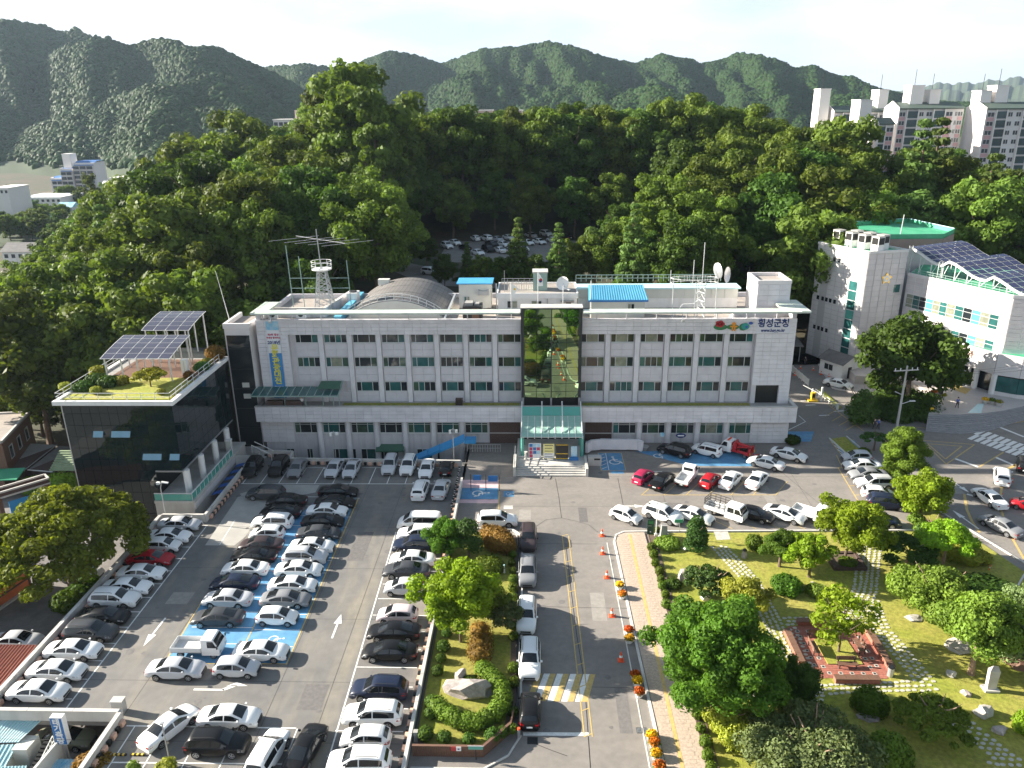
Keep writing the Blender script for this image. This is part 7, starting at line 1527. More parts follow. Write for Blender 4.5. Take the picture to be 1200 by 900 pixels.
# gatehouse
HU=thing('guard_hut',(53,137,0),'small white gatehouse with a dark ribbed sheet roof','gatehouse')
a0,a1=Vector((50.6,134.4)),Vector((53.0,130.2));hd=(a1-a0).normalized();hn=Vector((-hd.y,hd.x))if Vector((-hd.y,hd.x)).x>0 else Vector((hd.y,-hd.x));W_=4.6
b0,b1=a0+hn*W_,a1+hn*W_;mid0,mid1=a0+hn*W_*.5,a1+hn*W_*.5
part('wall','white',HU,lambda b:(b.prism([tuple(a0),tuple(a1),tuple(b1),tuple(b0)],0,2.9),b.add([(*a1,2.9),(*b1,2.9),(*mid1,3.9),(*a0,2.9),(*b0,2.9),(*mid0,3.9)],[(0,1,2),(5,4,3)])))
e=hd*.35
part('roof','slate',HU,lambda b:(roof_panels(b,(*(a0-e-hn*.4),2.8),(*(a1+e-hn*.4),2.8),(*(mid1+e),4.05),(*(mid0-e),4.05),14),roof_panels(b,(*(mid0-e),4.05),(*(mid1+e),4.05),(*(b1+e+hn*.4),2.8),(*(b0-e+hn*.4),2.8),14)))
part('window','pane_dark',HU,lambda b:wallbox(b,a0,a1,.22,.58,1.2,2.2,.05 if(Vector((hd.y,-hd.x)).dot(hn)<0)else-.05,-.02));part('window_frame','frame',HU,lambda b:(wallbox(b,a0,a1,.20,.60,1.12,1.19,.07,0),wallbox(b,a0,a1,.20,.60,2.21,2.28,.07,0),wallbox(b,a0,a1,.395,.415,1.2,2.2,.07,0)))
part('door','black',HU,lambda b:b.bar((*(a1+hn*1.5+hd*.05),1.05),(*(a1+hn*2.3+hd*.05),1.05),.1,2.1));part('door_frame','white_pl',HU,lambda b:b.bar((*(a1+hn*1.85+hd*.09),.8),(*(a1+hn*2.0+hd*.09),.8),.1,1.3))
t=thing('blue_bin',(56.3,133.6,.1),'blue covered bin beside the gatehouse','bin');part('tub',M['rampblue'],t,lambda b:b.prism([(55.8,133.1),(56.8,133.4),(56.6,134.3),(55.6,134.0)],.14,1.4));part('lid','blue_sign',t,lambda b:b.prism([(55.75,133.05),(56.85,133.35),(56.65,134.35),(55.55,134.05)],1.402,1.5))
CG=thing('shed_lane',(46,146,0),'low dark roofed shelter behind the gatehouse','shelter');part('roof','slate',CG,lambda b:b.add([(44.5,140,3.4),(49.5,140.5,3.1),(50.5,152,3.6),(45,152,3.9),(44.5,140,3.25),(49.5,140.5,2.95)],[(0,1,2,3),(4,5,1,0)]));part('post','steel',CG,lambda b:[b.bar((x,y,0),(x,y,3.1),.15)for x,y in((45,140.4),(49,140.8),(50,151),(45.5,151))])
# barrier, white fence and ticket post on the lane
FN=thing('mesh_fence',(43,122,0),'sunlit white panel fence beside the lane by the gatehouse','fence')
fa,fb_=Vector(P(925,434)),Vector(P(947,453))
for k in range(6):part('panel','white_pl',FN,lambda b:b.bar((*(fa.lerp(fb_,k/6+.01)),.75),(*(fa.lerp(fb_,(k+1)/6-.01)),.75),.06,1.1))
part('post','whitemetal',FN,lambda b:[b.bar((*fa.lerp(fb_,k/6),0),(*fa.lerp(fb_,k/6),1.4),.09)for k in range(7)])
FN2=thing('lane_rail',(47,112,0),'low white railing along the planted strip of the lane','railing');qa,qb=Vector(P(955,461)),Vector(P(981,480));part('rail','whitemetal',FN2,lambda b:b.rail([(*qa,0),(*qb,0)],.8,.06,.7));part('end_post','white_pl',FN2,lambda b:b.box(qb.x-.15,qb.x+.15,qb.y-.15,qb.y+.15,0,1.0))
slab('lane_strip',[(*P(957,459),),(*P(983,480),),(*P(986,478),),(*P(962,456),)],-.05,.16,'grass')
x,y=P(952,470);t=thing('ticket_machine',(x,y,0),'yellow parking ticket machine on the lane','ticket machine');part('body','yellow',t,lambda b:b.box(x-.3,x+.3,y-.3,y+.3,.25,1.5));part('base','yellow',t,lambda b:b.box(x-.8,x+.8,y-.5,y+.4,0,.249));part('screen','black',t,lambda b:b.box(x-.2,x+.2,y-.32,y-.301,.7,1.3))
x,y=P(962,470);t=thing('gate_barrier',(x,y,0),'white barrier posts with a raised arm on the lane','barrier');part('post','white_pl',t,lambda b:(b.box(x-.12,x+.12,y-.12,y+.12,0,2.4),b.box(x-1.3,x-1.1,y+.8,y+1.0,0,1.8)));part('arm','white_pl',t,lambda b:b.bar((x,y,1.1),(x-2.6,y+1.6,2.2),.1))
# power pole
x,y=P(1051,500);PP=thing('utility_pole',(x,y,0),'leaning concrete utility pole with crossarm and street lamp','utility pole');part('pole','concrete_l',PP,lambda b:b.tube([(x,y,0),(x+.05,y,9.6)],[.20,.12],10));part('crossarm','concrete_l',PP,lambda b:(b.bar((x-1.9,y-.3,8.9),(x+1.9,y+.3,8.9),.14),b.bar((x-1.1,y,5.6),(x,y,5.1),.12)));part('insulator','white_pl',PP,lambda b:[b.tube([(x+q,y+q*.15,8.9),(x+q,y+q*.15,9.3)],.07,6)for q in(-1.7,-.9,.9,1.7)]);part('lamp_arm','white_pl',PP,lambda b:(b.bar((x,y,3.6),(x+1.5,y+.3,4.0),.07),b.obox((x+1.8,y+.35,4.0),.8,.25,.12)))
part('wire','black',PP,lambda b:[b.tube([Vector((x-1.7+q*1.1,y,9.3)).lerp(Vector((x+30,y+6+q*2,8.8)),f)-Vector((0,0,1.6*math.sin(math.pi*f)))for f in np.linspace(0,1,9)],.018,3)for q in range(3)])
x,y=P(1101,470,PZ);t=thing('plaza_lamp',(x,y,PZ),'slim dark lamp post on the council forecourt','lamp post');part('pole','trim',t,lambda b:b.tube([(x,y,PZ),(x,y,PZ+2.8)],.05,6));part('lamp','white_pl',t,lambda b:b.obox((x+.4,y,PZ+2.85),.7,.2,.1));part('panel','trim',t,lambda b:b.box(x-.3,x+.3,y-.04,y+.04,PZ+1.2,PZ+1.9))
x,y=P(1091,487,.8);t=thing('yellow_sign',(x,y,0),'yellow notice sign at the top of the hedge mound','sign');part('face','yellow',t,lambda b:b.box(x-.25,x+.25,y-.03,y+.03,1.2,2.1));part('post','steel',t,lambda b:b.tube([(x,y+.05,0),(x,y+.05,1.3)],.04,6))
for k,(px,py,mk,lb)in enumerate(((1094,463,'flower_o','round stone flower tub at the corner of the forecourt steps'),(1100,462,'leaf_box','stone tub beside the slim dark lamp post'),(1105,467,'leaf_yel','pale stone tub with yellow green plants beside the lamp post'),(1154,472,'flower_y','stone tub with yellow flowers by the glass wall'),(1162,473,'leaf_box','stone tub with dark plants by the glass wall'),(1170,475,'leaf_yel','stone tub nearest the picture edge by the glass wall'))):
 x,y=P(px,py,PZ);t=thing('flower_tub',(x,y,PZ),lb,'flower tub');part('tub','concrete_l',t,lambda b:b.lathe([(.35,0),(.55,.5),(.48,.5)],(x,y,PZ),12));instance(crown_mesh('tub_plants',[(0,0,.62,.5,.28)],.16,.9,mk,300+k),'plants',t,(0,0,0))
# people
def person(x,y,z,rz,label,shirt,step=.18,tone=0,s=1.0):
 t=thing('person',(x,y,z),label,'person',None,rz);t.scale=(s,s,s)
 def skin(name,vs,es,rad,mk):
  me=bpy.data.meshes.new(name);me.from_pydata(vs,es,[]);o=bpy.data.objects.new(name,me);link(o,t)
  md=o.modifiers.new('skin','SKIN');ss=o.modifiers.new('sub','SUBSURF');ss.levels=1;ss.render_levels=1
  for i,r_ in enumerate(rad):me.skin_vertices[0].data[i].radius=(r_,r_)
  me.skin_vertices[0].data[0].use_root=True
  me.materials.append(M[mk]);return o
 skin('body',[(0,0,.93),(0,0,1.15),(0,0,1.40),(0,0,1.52),(.02,0,1.66),(.03,0,1.74),(0,.19,1.40),(.02,.24,1.14),(.10,.24,.92),(.13,.24,.83),(0,-.19,1.40),(-.04,-.24,1.14),(.02,-.25,.92),(.04,-.25,.83)],[(0,1),(1,2),(2,3),(3,4),(4,5),(2,6),(6,7),(7,8),(8,9),(2,10),(10,11),(11,12),(12,13)],[.13,.14,.15,.06,.10,.07,.07,.048,.036,.03,.07,.048,.036,.03],'skin')
 skin('shirt',[(0,0,.90),(0,0,1.15),(0,0,1.42),(0,.20,1.41),(.015,.245,1.16),(0,-.20,1.41),(-.035,-.245,1.16)],[(0,1),(1,2),(2,3),(3,4),(2,5),(5,6)],[.155,.16,.16,.085,.066,.085,.066],shirt)
 skin('trousers',[(0,0,.94),(step*.3,.09,.86),(step*.55,.095,.48),(step,.10,.08),(step+.12,.10,.04),(-step*.3,-.09,.86),(-step*.4,-.095,.48),(-step,-.10,.08),(-step+.12,-.10,.04)],[(0,1),(1,2),(2,3),(3,4),(0,5),(5,6),(6,7),(7,8)],[.14,.10,.072,.055,.045,.10,.072,.055,.045],'cloth_d')
 part('hair','hair',t,lambda b:b.lathe([(.02,-.10),(.105,-.02),(.112,.05),(.085,.11),(.02,.135)],(-.005,0,1.68),10),smooth=True,world=False)
 return t
person(*P(1121,478,PZ),PZ,R(-70),'person in a blue shirt walking across the council forecourt','cloth_b')
person(*P(1024,503,0),0,R(-60),'person in dark clothes walking beside another near the thuja tree','cloth_d',.12);person(*P(1028.5,503,0),0,R(-60),'person in a blue shirt walking near the thuja tree','cloth_b',.12)
person(*P(943,428,0),0,R(-50),'person in dark clothes walking past the gatehouse','cloth_d',.15)
person(-34.0+.4,102.8,5.57,R(90),'person in a white shirt standing on the office terrace','cloth_w',.03)
# traffic cones along the gatehouse kerb
# ------------------------------------------------------------------ apartment blocks beyond the trees
M['apt']=mat('apartment_white_wall',(.66,.64,.64),.7,var=.04,vscale=.1);M['apt_g']=mat('apartment_gable',(.80,.76,.73),.7,var=.03,vscale=.1);M['aptpink']=mat('pink_balcony_panel',(.58,.36,.37),.7);M['aptroof']=mat('dark_green_roof',(.07,.10,.085),.7);M['aptblue']=mat('blue_roof_edge',(.04,.15,.40),.6);M['aptglass']=mat('teal_balcony_glass',(.04,.085,.095),.15,spec=.6,var=.3,vscale=.15);M['aptwin']=mat('dark_apartment_window',(.05,.06,.075),.2)
_am={}
def amesh(kind_,w,h):
 k=(kind_,round(w,2),round(h,2))
 if k not in _am:
  b=MB()
  if kind_=='win':b.box(-w/2,w/2,-.06,.0,0,h)
  elif kind_=='frame':b.box(-w/2-.1,w/2+.1,-.12,-.0,-.12,0);b.box(-.06,.06,-.1,0,0,h);b.box(-w/2-.1,w/2+.1,-.12,0,h,h+.1)
  elif kind_=='slab':b.box(-w/2,w/2,-.5,0,-.15,.15)
  elif kind_=='pink':b.box(-w/2,w/2,-.08,0,0,h)
  _am[k]=b.mesh(kind_,{'win':'aptwin','frame':'frame','slab':'apt','pink':'aptpink'}[kind_]);
 return _am[k]
def apartment(name,label,x0,x1,Y,depth,z0,z1,pattern,gable='apt_g',fh=2.85,roof='aptroof',detail=True,pinkfrom=5):
 t=thing(name,((x0+x1)/2,Y,z0),label,'apartment block',None)
 part('wall','apt',t,lambda b:b.box(x0,x1,Y,Y+depth,z0,z1));part('gable',gable,t,lambda b:(b.box(x0-.25,x0-.002,Y-.3,Y+depth,z0,z1+.2),b.add([(x0-.25,Y-.3,z1+.2),(x0-.25,Y+depth,z1+.2),(x0-.25,Y+depth/2,z1+2.4),(x0-.002,Y-.3,z1+.2),(x0-.002,Y+depth,z1+.2),(x0-.002,Y+depth/2,z1+2.4)],[(1,0,2),(3,4,5),(0,3,5,2),(1,2,5,4)])))
 part('roof',roof,t,lambda b:b.add([(x0,Y-.6,z1),(x1+.2,Y-.6,z1),(x1+.2,Y+depth/2,z1+1.9),(x0,Y+depth/2,z1+1.9),(x1+.2,Y+depth+.3,z1),(x0,Y+depth+.3,z1),(x0,Y-.6,z1-.35),(x1+.2,Y-.6,z1-.35)],[(0,1,2,3),(3,2,4,5),(6,7,1,0),(1,4,2)]))
 n=int((z1-z0-.6)/fh);rs=random.Random(len(label))
 for f in range(n):
  z=z1-.9-fh*(f+1)+.55
  for(a,c,ty)in pattern:
   w=(c-a)*(x1-x0);xm=x0+(a+c)/2*(x1-x0)
   if ty=='b':
    o=instance(amesh('win',w,2.1),'balcony_glazing',t,(xm-t.location.x,-.05,z-z0));o.data=balc(w);instance(amesh('slab',w+.3,0),'balcony_slab',t,(xm-t.location.x,-.02,z-z0-.2))
   else:
    o=instance(amesh('frame',w,1.3),'window',t,(xm-t.location.x,-.0,z-z0+.6));instance(amesh('win',w,1.3),'pane',o,(0,0,0))
    if ty=='p' and f<pinkfrom:instance(amesh('pink',w+.2,1.2),'pink_panel',t,(xm-t.location.x,-.0,z-z0-.78))
 if detail:part('rib','apt_g',t,lambda b:[b.box(x0+f*(x1-x0)-.14,x0+f*(x1-x0)+.14,Y-.62,Y-.001,z0,z1-.4)for f in sorted({q for a,c,ty in pattern if ty=='b' for q in(a-.006,c+.006)})])
 return t
def balc(w):
 k=('balc',round(w,2))
 if k not in _am:
  b=MB();b.box(-w/2,w/2,-.3,0,0,2.25);b.cur=1;[b.box(-w/2+w*q/4-.04,-w/2+w*q/4+.04,-.34,-.301,0,2.25)for q in range(5)];b.box(-w/2,w/2,-.35,-.301,.75,.83);_am[k]=b.mesh('balcony_glazing',['aptglass','trim'])
 return _am[k]
def tower(t,x0,x1,Y,depth,z0,z1,mk='apt_g'):
 part('lift_tower',mk,t,lambda b:(b.box(x0,x1,Y,Y+depth,z0,z1),b.box(x0-.15,x1+.15,Y-.15,Y+depth+.15,z1+.002,z1+.35)));part('aerial','trim',t,lambda b:b.bar(((x0+x1)/2,Y+depth/2,z1),((x0+x1)/2,Y+depth/2,z1+5.5),.12))
def xz(px,py,Y):return Q(px,py,Y)
YA=285
xa0,za=xz(1054.5,127,YA);xa1,_=xz(1130,127,YA)
pat=[(.015,.095,'p'),(.125,.285,'b'),(.32,.38,'w'),(.43,.51,'w'),(.535,.70,'b'),(.735,.83,'p'),(.875,.905,'w'),(.92,.985,'p')]
A1=apartment('apartment_block','white and pink apartment block whose gable rises above the tall poplar',xa0,xa1,YA,12,4,za,pat)
for a,c,top in((1069,1084,101),(1091,1103,106)):x0,z1=xz(a,top,YA+4);x1,_=xz(c,top,YA+4);tower(A1,x0,x1,YA+4,6,za-1,z1)
YB=275
xb0,zb_=xz(1157,127,YB);xb1,_=xz(1260,127,YB)
B1=apartment('apartment_block','white apartment block with a broad sunlit gable at the picture edge',xb0,xb1,YB,13,4,zb_,[(.02,.09,'p'),(.115,.225,'b'),(.255,.30,'w'),(.345,.395,'w'),(.42,.53,'b'),(.56,.63,'p'),(.66,.76,'b'),(.8,.86,'w')])
for a,c,top in((1150.5,1163,107),(1169,1183.5,101)):x0,z1=xz(a,top,YB+6);x1,_=xz(c,top,YB+6);tower(B1,x0,x1,YB+6,6,zb_-1,z1)
YC=300
xc0,zc=xz(978,131,YC);xc1,_=xz(1046,131,YC)
C1=apartment('apartment_block','white apartment block with two broad towers at its end behind the round treetop',xc0,xc1,YC,12,4,zc,[(.03,.11,'w'),(.15,.32,'b'),(.37,.45,'w'),(.5,.58,'w'),(.62,.74,'b'),(.79,.87,'w'),(.9,.98,'w')])
for a,c,top in((962,974,105),(1031,1042,106)):x0,z1=xz(a,top,YC+3);x1,_=xz(c,top,YC+3);tower(C1,x0,x1,YC+3,7,6 if a<970 else zc-1,z1)
YD=280
xd0,zd=xz(1030,145,YD);xd1,_=xz(1048,145,YD)
D1=apartment('apartment_block','lower pink panelled apartment wing between the tall white tower and the gable',xd0,xd1,YD,8,4,zd,[(.03,.46,'b'),(.56,.96,'p')],pinkfrom=9)
x0,z1=xz(1009,118,YD-2);x1,_=xz(1023,118,YD-2);tower(D1,x0,x1,YD-2,8,4,z1)
# roofs peeping over the wood
def peep(label,px0,px1,pyt,pyb,Y,mk,blue=False,wins=3):
 x0,z1=xz(px0,pyt,Y);x1,z0=xz(px1,pyb,Y);t=thing('apartment_block',((x0+x1)/2,Y,z0),label,'apartment block');zb=z0-16
 part('wall',mk,t,lambda b:b.box(x0,x1,Y,Y+10,zb,z1));part('roof_edge','aptblue' if blue else 'apt_g',t,lambda b:b.box(x0-.3,x1+.3,Y-.3,Y+10.3,z1+.002,z1+(1.1 if blue else .4)))
 n=int((z1-zb)/2.9);me=MB().box(-.8,.8,-.06,0,0,1.4).mesh('window','aptwin')
 for f in range(n):
  for k in range(wins):instance(me,'window',t,(x0+(x1-x0)*(k+.5)/wins-t.location.x,-.01,z1-2.2-2.9*f-t.location.z))
 return t
M['apt_p']=mat('pinkish_wall',(.62,.47,.43),.7)
t=peep('long white apartment block peeping over the dark treetops',320,362,141,152,340,'apt',wins=7);x0,z1=xz(345,129,344);x1,z0=xz(354,140,344);part('stair_head',M['apt_p'],t,lambda b:b.box(x0,x1,344,348,z0-1,z1))
for lb,a,c,tp,bt,mk in(('pinkish stair head block left of the dark rounded treetop',505,522,130,140,'apt_p'),('wide pinkish white block peeping out right of the dark treetop',557,577,130,143,'apt_p'),('small pinkish stair head above the pale green treetops',602,612,130,138,'apt_p'),('tiny pinkish stair head next to the bright treetop',628,637,129,137,'apt_p'),('white block with a corner tower among the treetops',670,695,129,147,'apt')):peep(lb,a,c,tp,bt,360,mk,wins=2)
peep('white block with a blue roof edge behind the left treetops',208,240,175,192,330,'apt',True,4)
# town on the left
def seg(t,px0,px1,pyt,Y,zb,wins,blue=True):
 x0,z1=xz(px0,pyt,Y);x1,_=xz(px1,pyt,Y);part('wall','apt',t,lambda b:b.box(x0,x1,Y,Y+14,zb,z1));part('gable','apt_g',t,lambda b:b.box(x0-.4,x0-.002,Y-.4,Y+14,zb,z1+.6))
 part('blue_roof','aptblue',t,lambda b:b.add([(x0,Y-.8,z1-1.6),(x1,Y-.8,z1-1.6),(x1,Y+4,z1+1),(x0,Y+4,z1+1),(x1,Y+14,z1+1),(x0,Y+14,z1+1)],[(0,1,2,3),(3,2,4,5)]));n=int((z1-zb)/3.0);w=(x1-x0)/wins
 for f in range(n):
  for k in range(wins):instance(amesh('win',w*.86,1.9),'window',t,(x0+w*(k+.5)-t.location.x,-.05,z1-3.9-3*f-t.location.z))
T1=thing('apartment_block',(*xz(80,225,520)[:1],520,-5),'stepped white apartment block with blue roofs below the mountain','apartment block')
seg(T1,60,72,209,520,-6,2);seg(T1,71,84,198,521,-6,2);seg(T1,86,109.5,191,522,-6,3);x0,z1=xz(72,181,524);x1,_=xz(81,181,524);tower(T1,x0,x1,524,8,-5,z1)
def town(name,label,px0,px1,pyt,pyb,zb,wallm,roofm,depth=10,wins=4,gable=False):
 xq,Y=P((px0+px1)/2,pyb,zb);x0,z1=xz(px0,pyt,Y);x1,_=xz(px1,pyt,Y);t=thing(name,((x0+x1)/2,Y,zb),label,'house' if name=='house' else 'building')
 part('wall',wallm,t,lambda b:b.box(x0,x1,Y,Y+depth,zb-1,z1))
 if gable:part('roof',roofm,t,lambda b:b.add([(x0-.5,Y-.6,z1),(x1+.5,Y-.6,z1),(x1+.5,Y+depth/2,z1+depth*.28),(x0-.5,Y+depth/2,z1+depth*.28),(x1+.5,Y+depth+.6,z1),(x0-.5,Y+depth+.6,z1)],[(0,1,2,3),(3,2,4,5),(1,4,2),(0,3,5)]))
 else:part('roof',roofm,t,lambda b:(b.box(x0-.3,x1+.3,Y-.3,Y+depth+.3,z1+.002,z1+.3),b.box(x0-.3,x1+.3,Y-.35,Y-.301,z1-.6,z1+.3)))
 for k in range(wins):part('window','aptwin',t,lambda b:b.box(x0+(x1-x0)*(k+.25)/wins,x0+(x1-x0)*(k+.75)/wins,Y-.08,Y-.002,z1-2.2,z1-.9))
 return t
town('school','long pale building with a white flat roof near the stepped apartments',22,71,232,247,-5,'apt','white',22,8)
town('workshop','white walled workshop with a butterfly roof beyond the treetops',128,150,209,234,-5,'apt','apt_g',14,2)
town('house','small house with a sunlit white roof beside the workshop',119,127,217,232,-5,'apt_p','white',8,1,True)
town('house','small house with a pale blue roof behind the treetops',67,84,243,252,-5,'apt',M['ban_lb'],8,2,True)
town('house','grey gabled house half hidden in the trees',78,92,258,268,-4,'apt','slate',8,2,True)
town('house','house with a teal roof half hidden in the trees',48,58,257,265,-4,'apt',M['cyanroof'],8,2,True)
town('house','long white walled house with a dark tiled roof left of the tall trees',2,52,295,306,-3.5,'white','slate',9,6,True)
town('building','grey building with a white parapet at the picture edge',-12,9,221,262,-5,'apt','apt_g',16,4)
town('house','pale house cut by the picture edge below the mountain',-6,6,230,240,-5,'apt','slate',10,2,True)
town('house','white house among the far left trees',122,140,228,240,-5,'apt','aptblue',10,3,True)
# monument wall and shelter on the hill
x,y=P(686,262,13);MW=thing('memorial_wall',(x,y,11),'grey stone memorial wall on the hill beyond the car park','memorial wall');zg=float(ground_h(x,y));part('wall','stone2',MW,lambda b:(b.box(x-7,x+7,y,y+1.2,zg-1,zg+4.2),b.box(x-8.2,x-6.9,y-.6,y+1.4,zg-1,zg+3.6)));part('flag','red',MW,lambda b:[b.obox((x-4+1.6*k,y-.8,zg+2.2),.5,.06,1.5)for k in range(5)]);part('coping','concrete',MW,lambda b:b.box(x-7.2,x+7.2,y-.1,y+1.3,zg+4.202,zg+4.4))
x,y=P(686,252,14);zg=float(ground_h(x,y));t=thing('excavator_arm',(x,y-3,zg),'orange crane arm in front of the memorial wall','crane arm');part('arm','orange',t,lambda b:(b.bar((x-1.5,y-3,zg),(x-1.2,y-3,zg+5),.5),b.bar((x-1.2,y-3,zg+5),(x+1.2,y-3,zg+1.5),.4)));part('base','trim',t,lambda b:b.box(x-2.2,x-.6,y-3.8,y-2.2,zg-.3,zg+.6))
x,y=P(462,292,12);zg=float(ground_h(x,y));t=thing('red_roof_shelter',(x,y,zg),'small shelter with an orange red roof in the shade of the hill','shelter');part('roof',M['rust2']if 'rust2' in M else 'orange',t,lambda b:b.add([(x-3.2,y-3,zg+3),(x+3.2,y-3,zg+3),(x+3.2,y+3,zg+3),(x-3.2,y+3,zg+3),(x,y,zg+5.6)],[(0,1,4),(1,2,4),(2,3,4),(3,0,4)]));part('post','wood',t,lambda b:[b.bar((x+a*2.6,y+c*2.6,zg-.3),(x+a*2.6,y+c*2.6,zg+3),.25)for a in(-1,1)for c in(-1,1)])
x,y=P(720,322,8);zg=float(ground_h(x,140));x,y=P(736,327,zg+1.0);t=thing('stone_guardian',(x,y,zg),'reddish figure shaped post among the pines behind the roof','post');part('shaft',M['rust'],t,lambda b:b.lathe([(.5,0),(.42,1.8),(.55,2.2),(.3,3.2),(.05,3.6)],(x,y,zg),10));part('head','concrete_l',t,lambda b:b.lathe([(.1,3.3),(.32,3.6),(.1,4.0)],(x,y,zg),10))
x,y=P(1040-164,338,6);zg=float(ground_h(x,y));t=thing('utility_pole',(x,y,zg),'concrete utility pole behind the lift tower','utility pole');part('pole','concrete_l',t,lambda b:b.tube([(x,y,zg-.5),(x,y,zg+11.5)],[.2,.13],8));part('crossarm','concrete_l',t,lambda b:(b.bar((x-1.4,y,zg+11),(x+1.4,y,zg+11),.14),b.bar((x-1.0,y,zg+10),(x+1.0,y,zg+10),.12)))
# ------------------------------------------------------------------ lawn with trees, shrubs and stones
def mesh_round(seed,r,h,z0,n,lobe,card,mk,cap=400,dens=.95,**kw):return crown_mesh('leafy_crown',lobes_round(seed,r,h,z0,n,lobe),card*.68,dens,mk,seed+500,cap=int(cap*1.9),**kw)
def gtree(px,py,key,name,crown,trunk,label,cat='tree',z=0.1,s=1.0,group=None,rz=0.0):
 x,y=P(px,py,z);t=thing(name,(x,y,z),label,cat,group,rz);t.scale=(s,)*3 if not isinstance(s,tuple)else s
 instance(trunk,'trunk',t,(0,0,0));instance(crown,'crown',t,(0,0,0));return t
T_s=trunk_mb(3.0,.16,4,5).mesh('small_trunk','bark');T_m=trunk_mb(4.5,.2,5,6).mesh('mid_trunk','bark');T_b=trunk_mb(6.0,.42,7,7).mesh('big_trunk','bark')
gtree(834,836,'oak','broadleaf_tree',mesh_round(1,4.55,6.6,2.6,110,.95,.26,'leaf',cap=330,fill=.72),T_b,'large round fresh green tree overhanging the beige pavement')
gtree(990,657,'b','broadleaf_tree',mesh_round(2,3.5,4.7,2.5,46,.80,.28,'leaf_bright',cap=300),trunk_mb(4.2,.17,4,17).mesh('forked_trunk','bark'),'bright round tree standing in a square brown planter')
gtree(948,676,'b','broadleaf_tree',mesh_round(3,2.25,3.3,1.5,34,.55,.26,'leaf_bright',cap=240),T_s,'small vivid yellow green tree left of the square planter')
gtree(913,664,'b','broadleaf_tree',mesh_round(4,1.95,2.5,1.4,60,.50,.16,'leaf',cap=260,jitter=.35),T_s,'small round clipped tree with a dense mid green head on the lawn')
gtree(1053,570,'b','broadleaf_tree',mesh_round(5,2.5,6.0,1.6,72,.62,.20,'leaf_box',cap=300,jitter=.4),T_m,'tall egg shaped clipped tree on the hedge strip by the road')
gtree(1078,600,'b','broadleaf_tree',mesh_round(6,3.2,3.6,1.0,38,.8,.30,'leaf_bright',cap=260),T_s,'bright loose tree beside the road next to the parked navy SUV')
gtree(1105,660,'b','broadleaf_tree',crown_mesh('layer_crown',pad_lobes(7,2.7,2.6,1.7,26,.75,.55),.19,.95,'leaf_bright',71,cap=400),trunk_mb(3.2,.16,5,19).mesh('layer_trunk','barkred'),'bright layered pine beside the posts of the curved road')
P_t=trunk_mb(2.6,.17,7,29,lean=.25).mesh('bonsai_trunk','barkred')
gtree(1060,664,'p','trained_pine',crown_mesh('dark_pine_crown',pad_lobes(8,2.9,1.7,1.5,30,.62,.42),.2,.95,'leaf_dark',81,cap=220),P_t,'dark broad trained pine on the lawn near the kerb corner','pine')
gtree(1090,858,'p','trained_pine',crown_mesh('mid_pine_crown',pad_lobes(9,2.7,.9,1.8,58,.42,.5),.13,1.0,'leaf_jun',91,cap=200),P_t,'broad trained pine with tufted pads beside the stepping stone path','pine')
gtree(829,698,'p','trained_pine',crown_mesh('wide_pine_crown',pad_lobes(10,2.4,1.4,1.3,22,.55,.42),.2,.95,'leaf_pine',101,cap=200),P_t,'low trained pine with a bent trunk behind the pale rock','pine')
gtree(592,733,'p','trained_pine',crown_mesh('shade_pine_crown',pad_lobes(11,1.5,.8,1.5,24,.45,.5),.16,.95,'leaf_grey',111,cap=180),trunk_mb(2.0,.1,6,39,lean=-.4).mesh('island_trunk','barkred'),'small grey green pine beside the bottle shaped hedge','pine',z=.28)
J_t=trunk_mb(4.2,.26,9,49).mesh('juniper_trunk','barkred')
gtree(1092,726,'j','juniper_tree',mesh_round(12,3.6,4.6,.5,44,1.0,.26,'leaf_jun',cap=340),J_t,'broad feathery juniper on the lawn left of the twin trunked tree',z=.1)
gtree(1138,790,'j','juniper_tree',mesh_round(13,3.2,3.9,3.5,44,.9,.26,'leaf_jun',cap=340),J_t,'twin trunked feathery juniper beside the white rock',z=.1)
gtree(1192,770,'j','juniper_tree',mesh_round(14,3.2,6.2,.5,44,.95,.26,'leaf_grey',cap=300),J_t,'tall grey green juniper cut by the picture edge',z=.1)
gtree(948,912,'j','juniper_tree',crown_mesh('spread_crown',pad_lobes(15,4.6,1.2,3.4,70,.85,.8),.16,.85,'leaf_grey',151,cap=480,fill=.5),trunk_mb(3.6,.24,14,59).mesh('spread_trunk','barkred'),'wide grey green juniper with bare pinkish branches at the bottom edge')
gtree(860,866,'b','yellow_leaved_shrub',mesh_round(16,1.8,2.6,.2,30,.6,.2,'leaf_yel',cap=220),T_s,'yellow green loose shrub beside the wide grey juniper','shrub')
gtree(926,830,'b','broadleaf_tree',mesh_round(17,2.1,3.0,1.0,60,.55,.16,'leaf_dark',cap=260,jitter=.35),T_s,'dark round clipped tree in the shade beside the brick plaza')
gtree(873,722,'b','broadleaf_tree',mesh_round(18,2.3,2.8,.9,26,.65,.24,'leaf_yel',cap=180),T_s,'pale thin leaved small tree behind the large round tree')
gtree(982,764,'z','slender_tree',crown_mesh('loose_crown',lobes_round(19,2.8,5.2,1.3,26,.62),.24,.7,'leaf_bright',191,cap=150,fill=.35),trunk_mb(5.0,.1,8,69).mesh('slender_trunk','bark'),'slender loose light green tree in the middle of the brick plaza')
gtree(815,645,'t','topiary_tree',crown_mesh('topiary_crown',[(0,0,.75,1.25,.6),(.1,0,1.9,1.15,.6),(-.1,.1,3.0,.95,.55),(0,0,3.7,.7,.45),(.5,.3,1.2,.8,.5),(-.6,-.2,1.3,.7,.45),(.45,-.3,2.5,.6,.4),(-.5,0,2.3,.6,.4)],.15,1.1,'leaf_pine',201,cap=900),T_s,'tiered cone shaped topiary yew beside the stone pedestal')
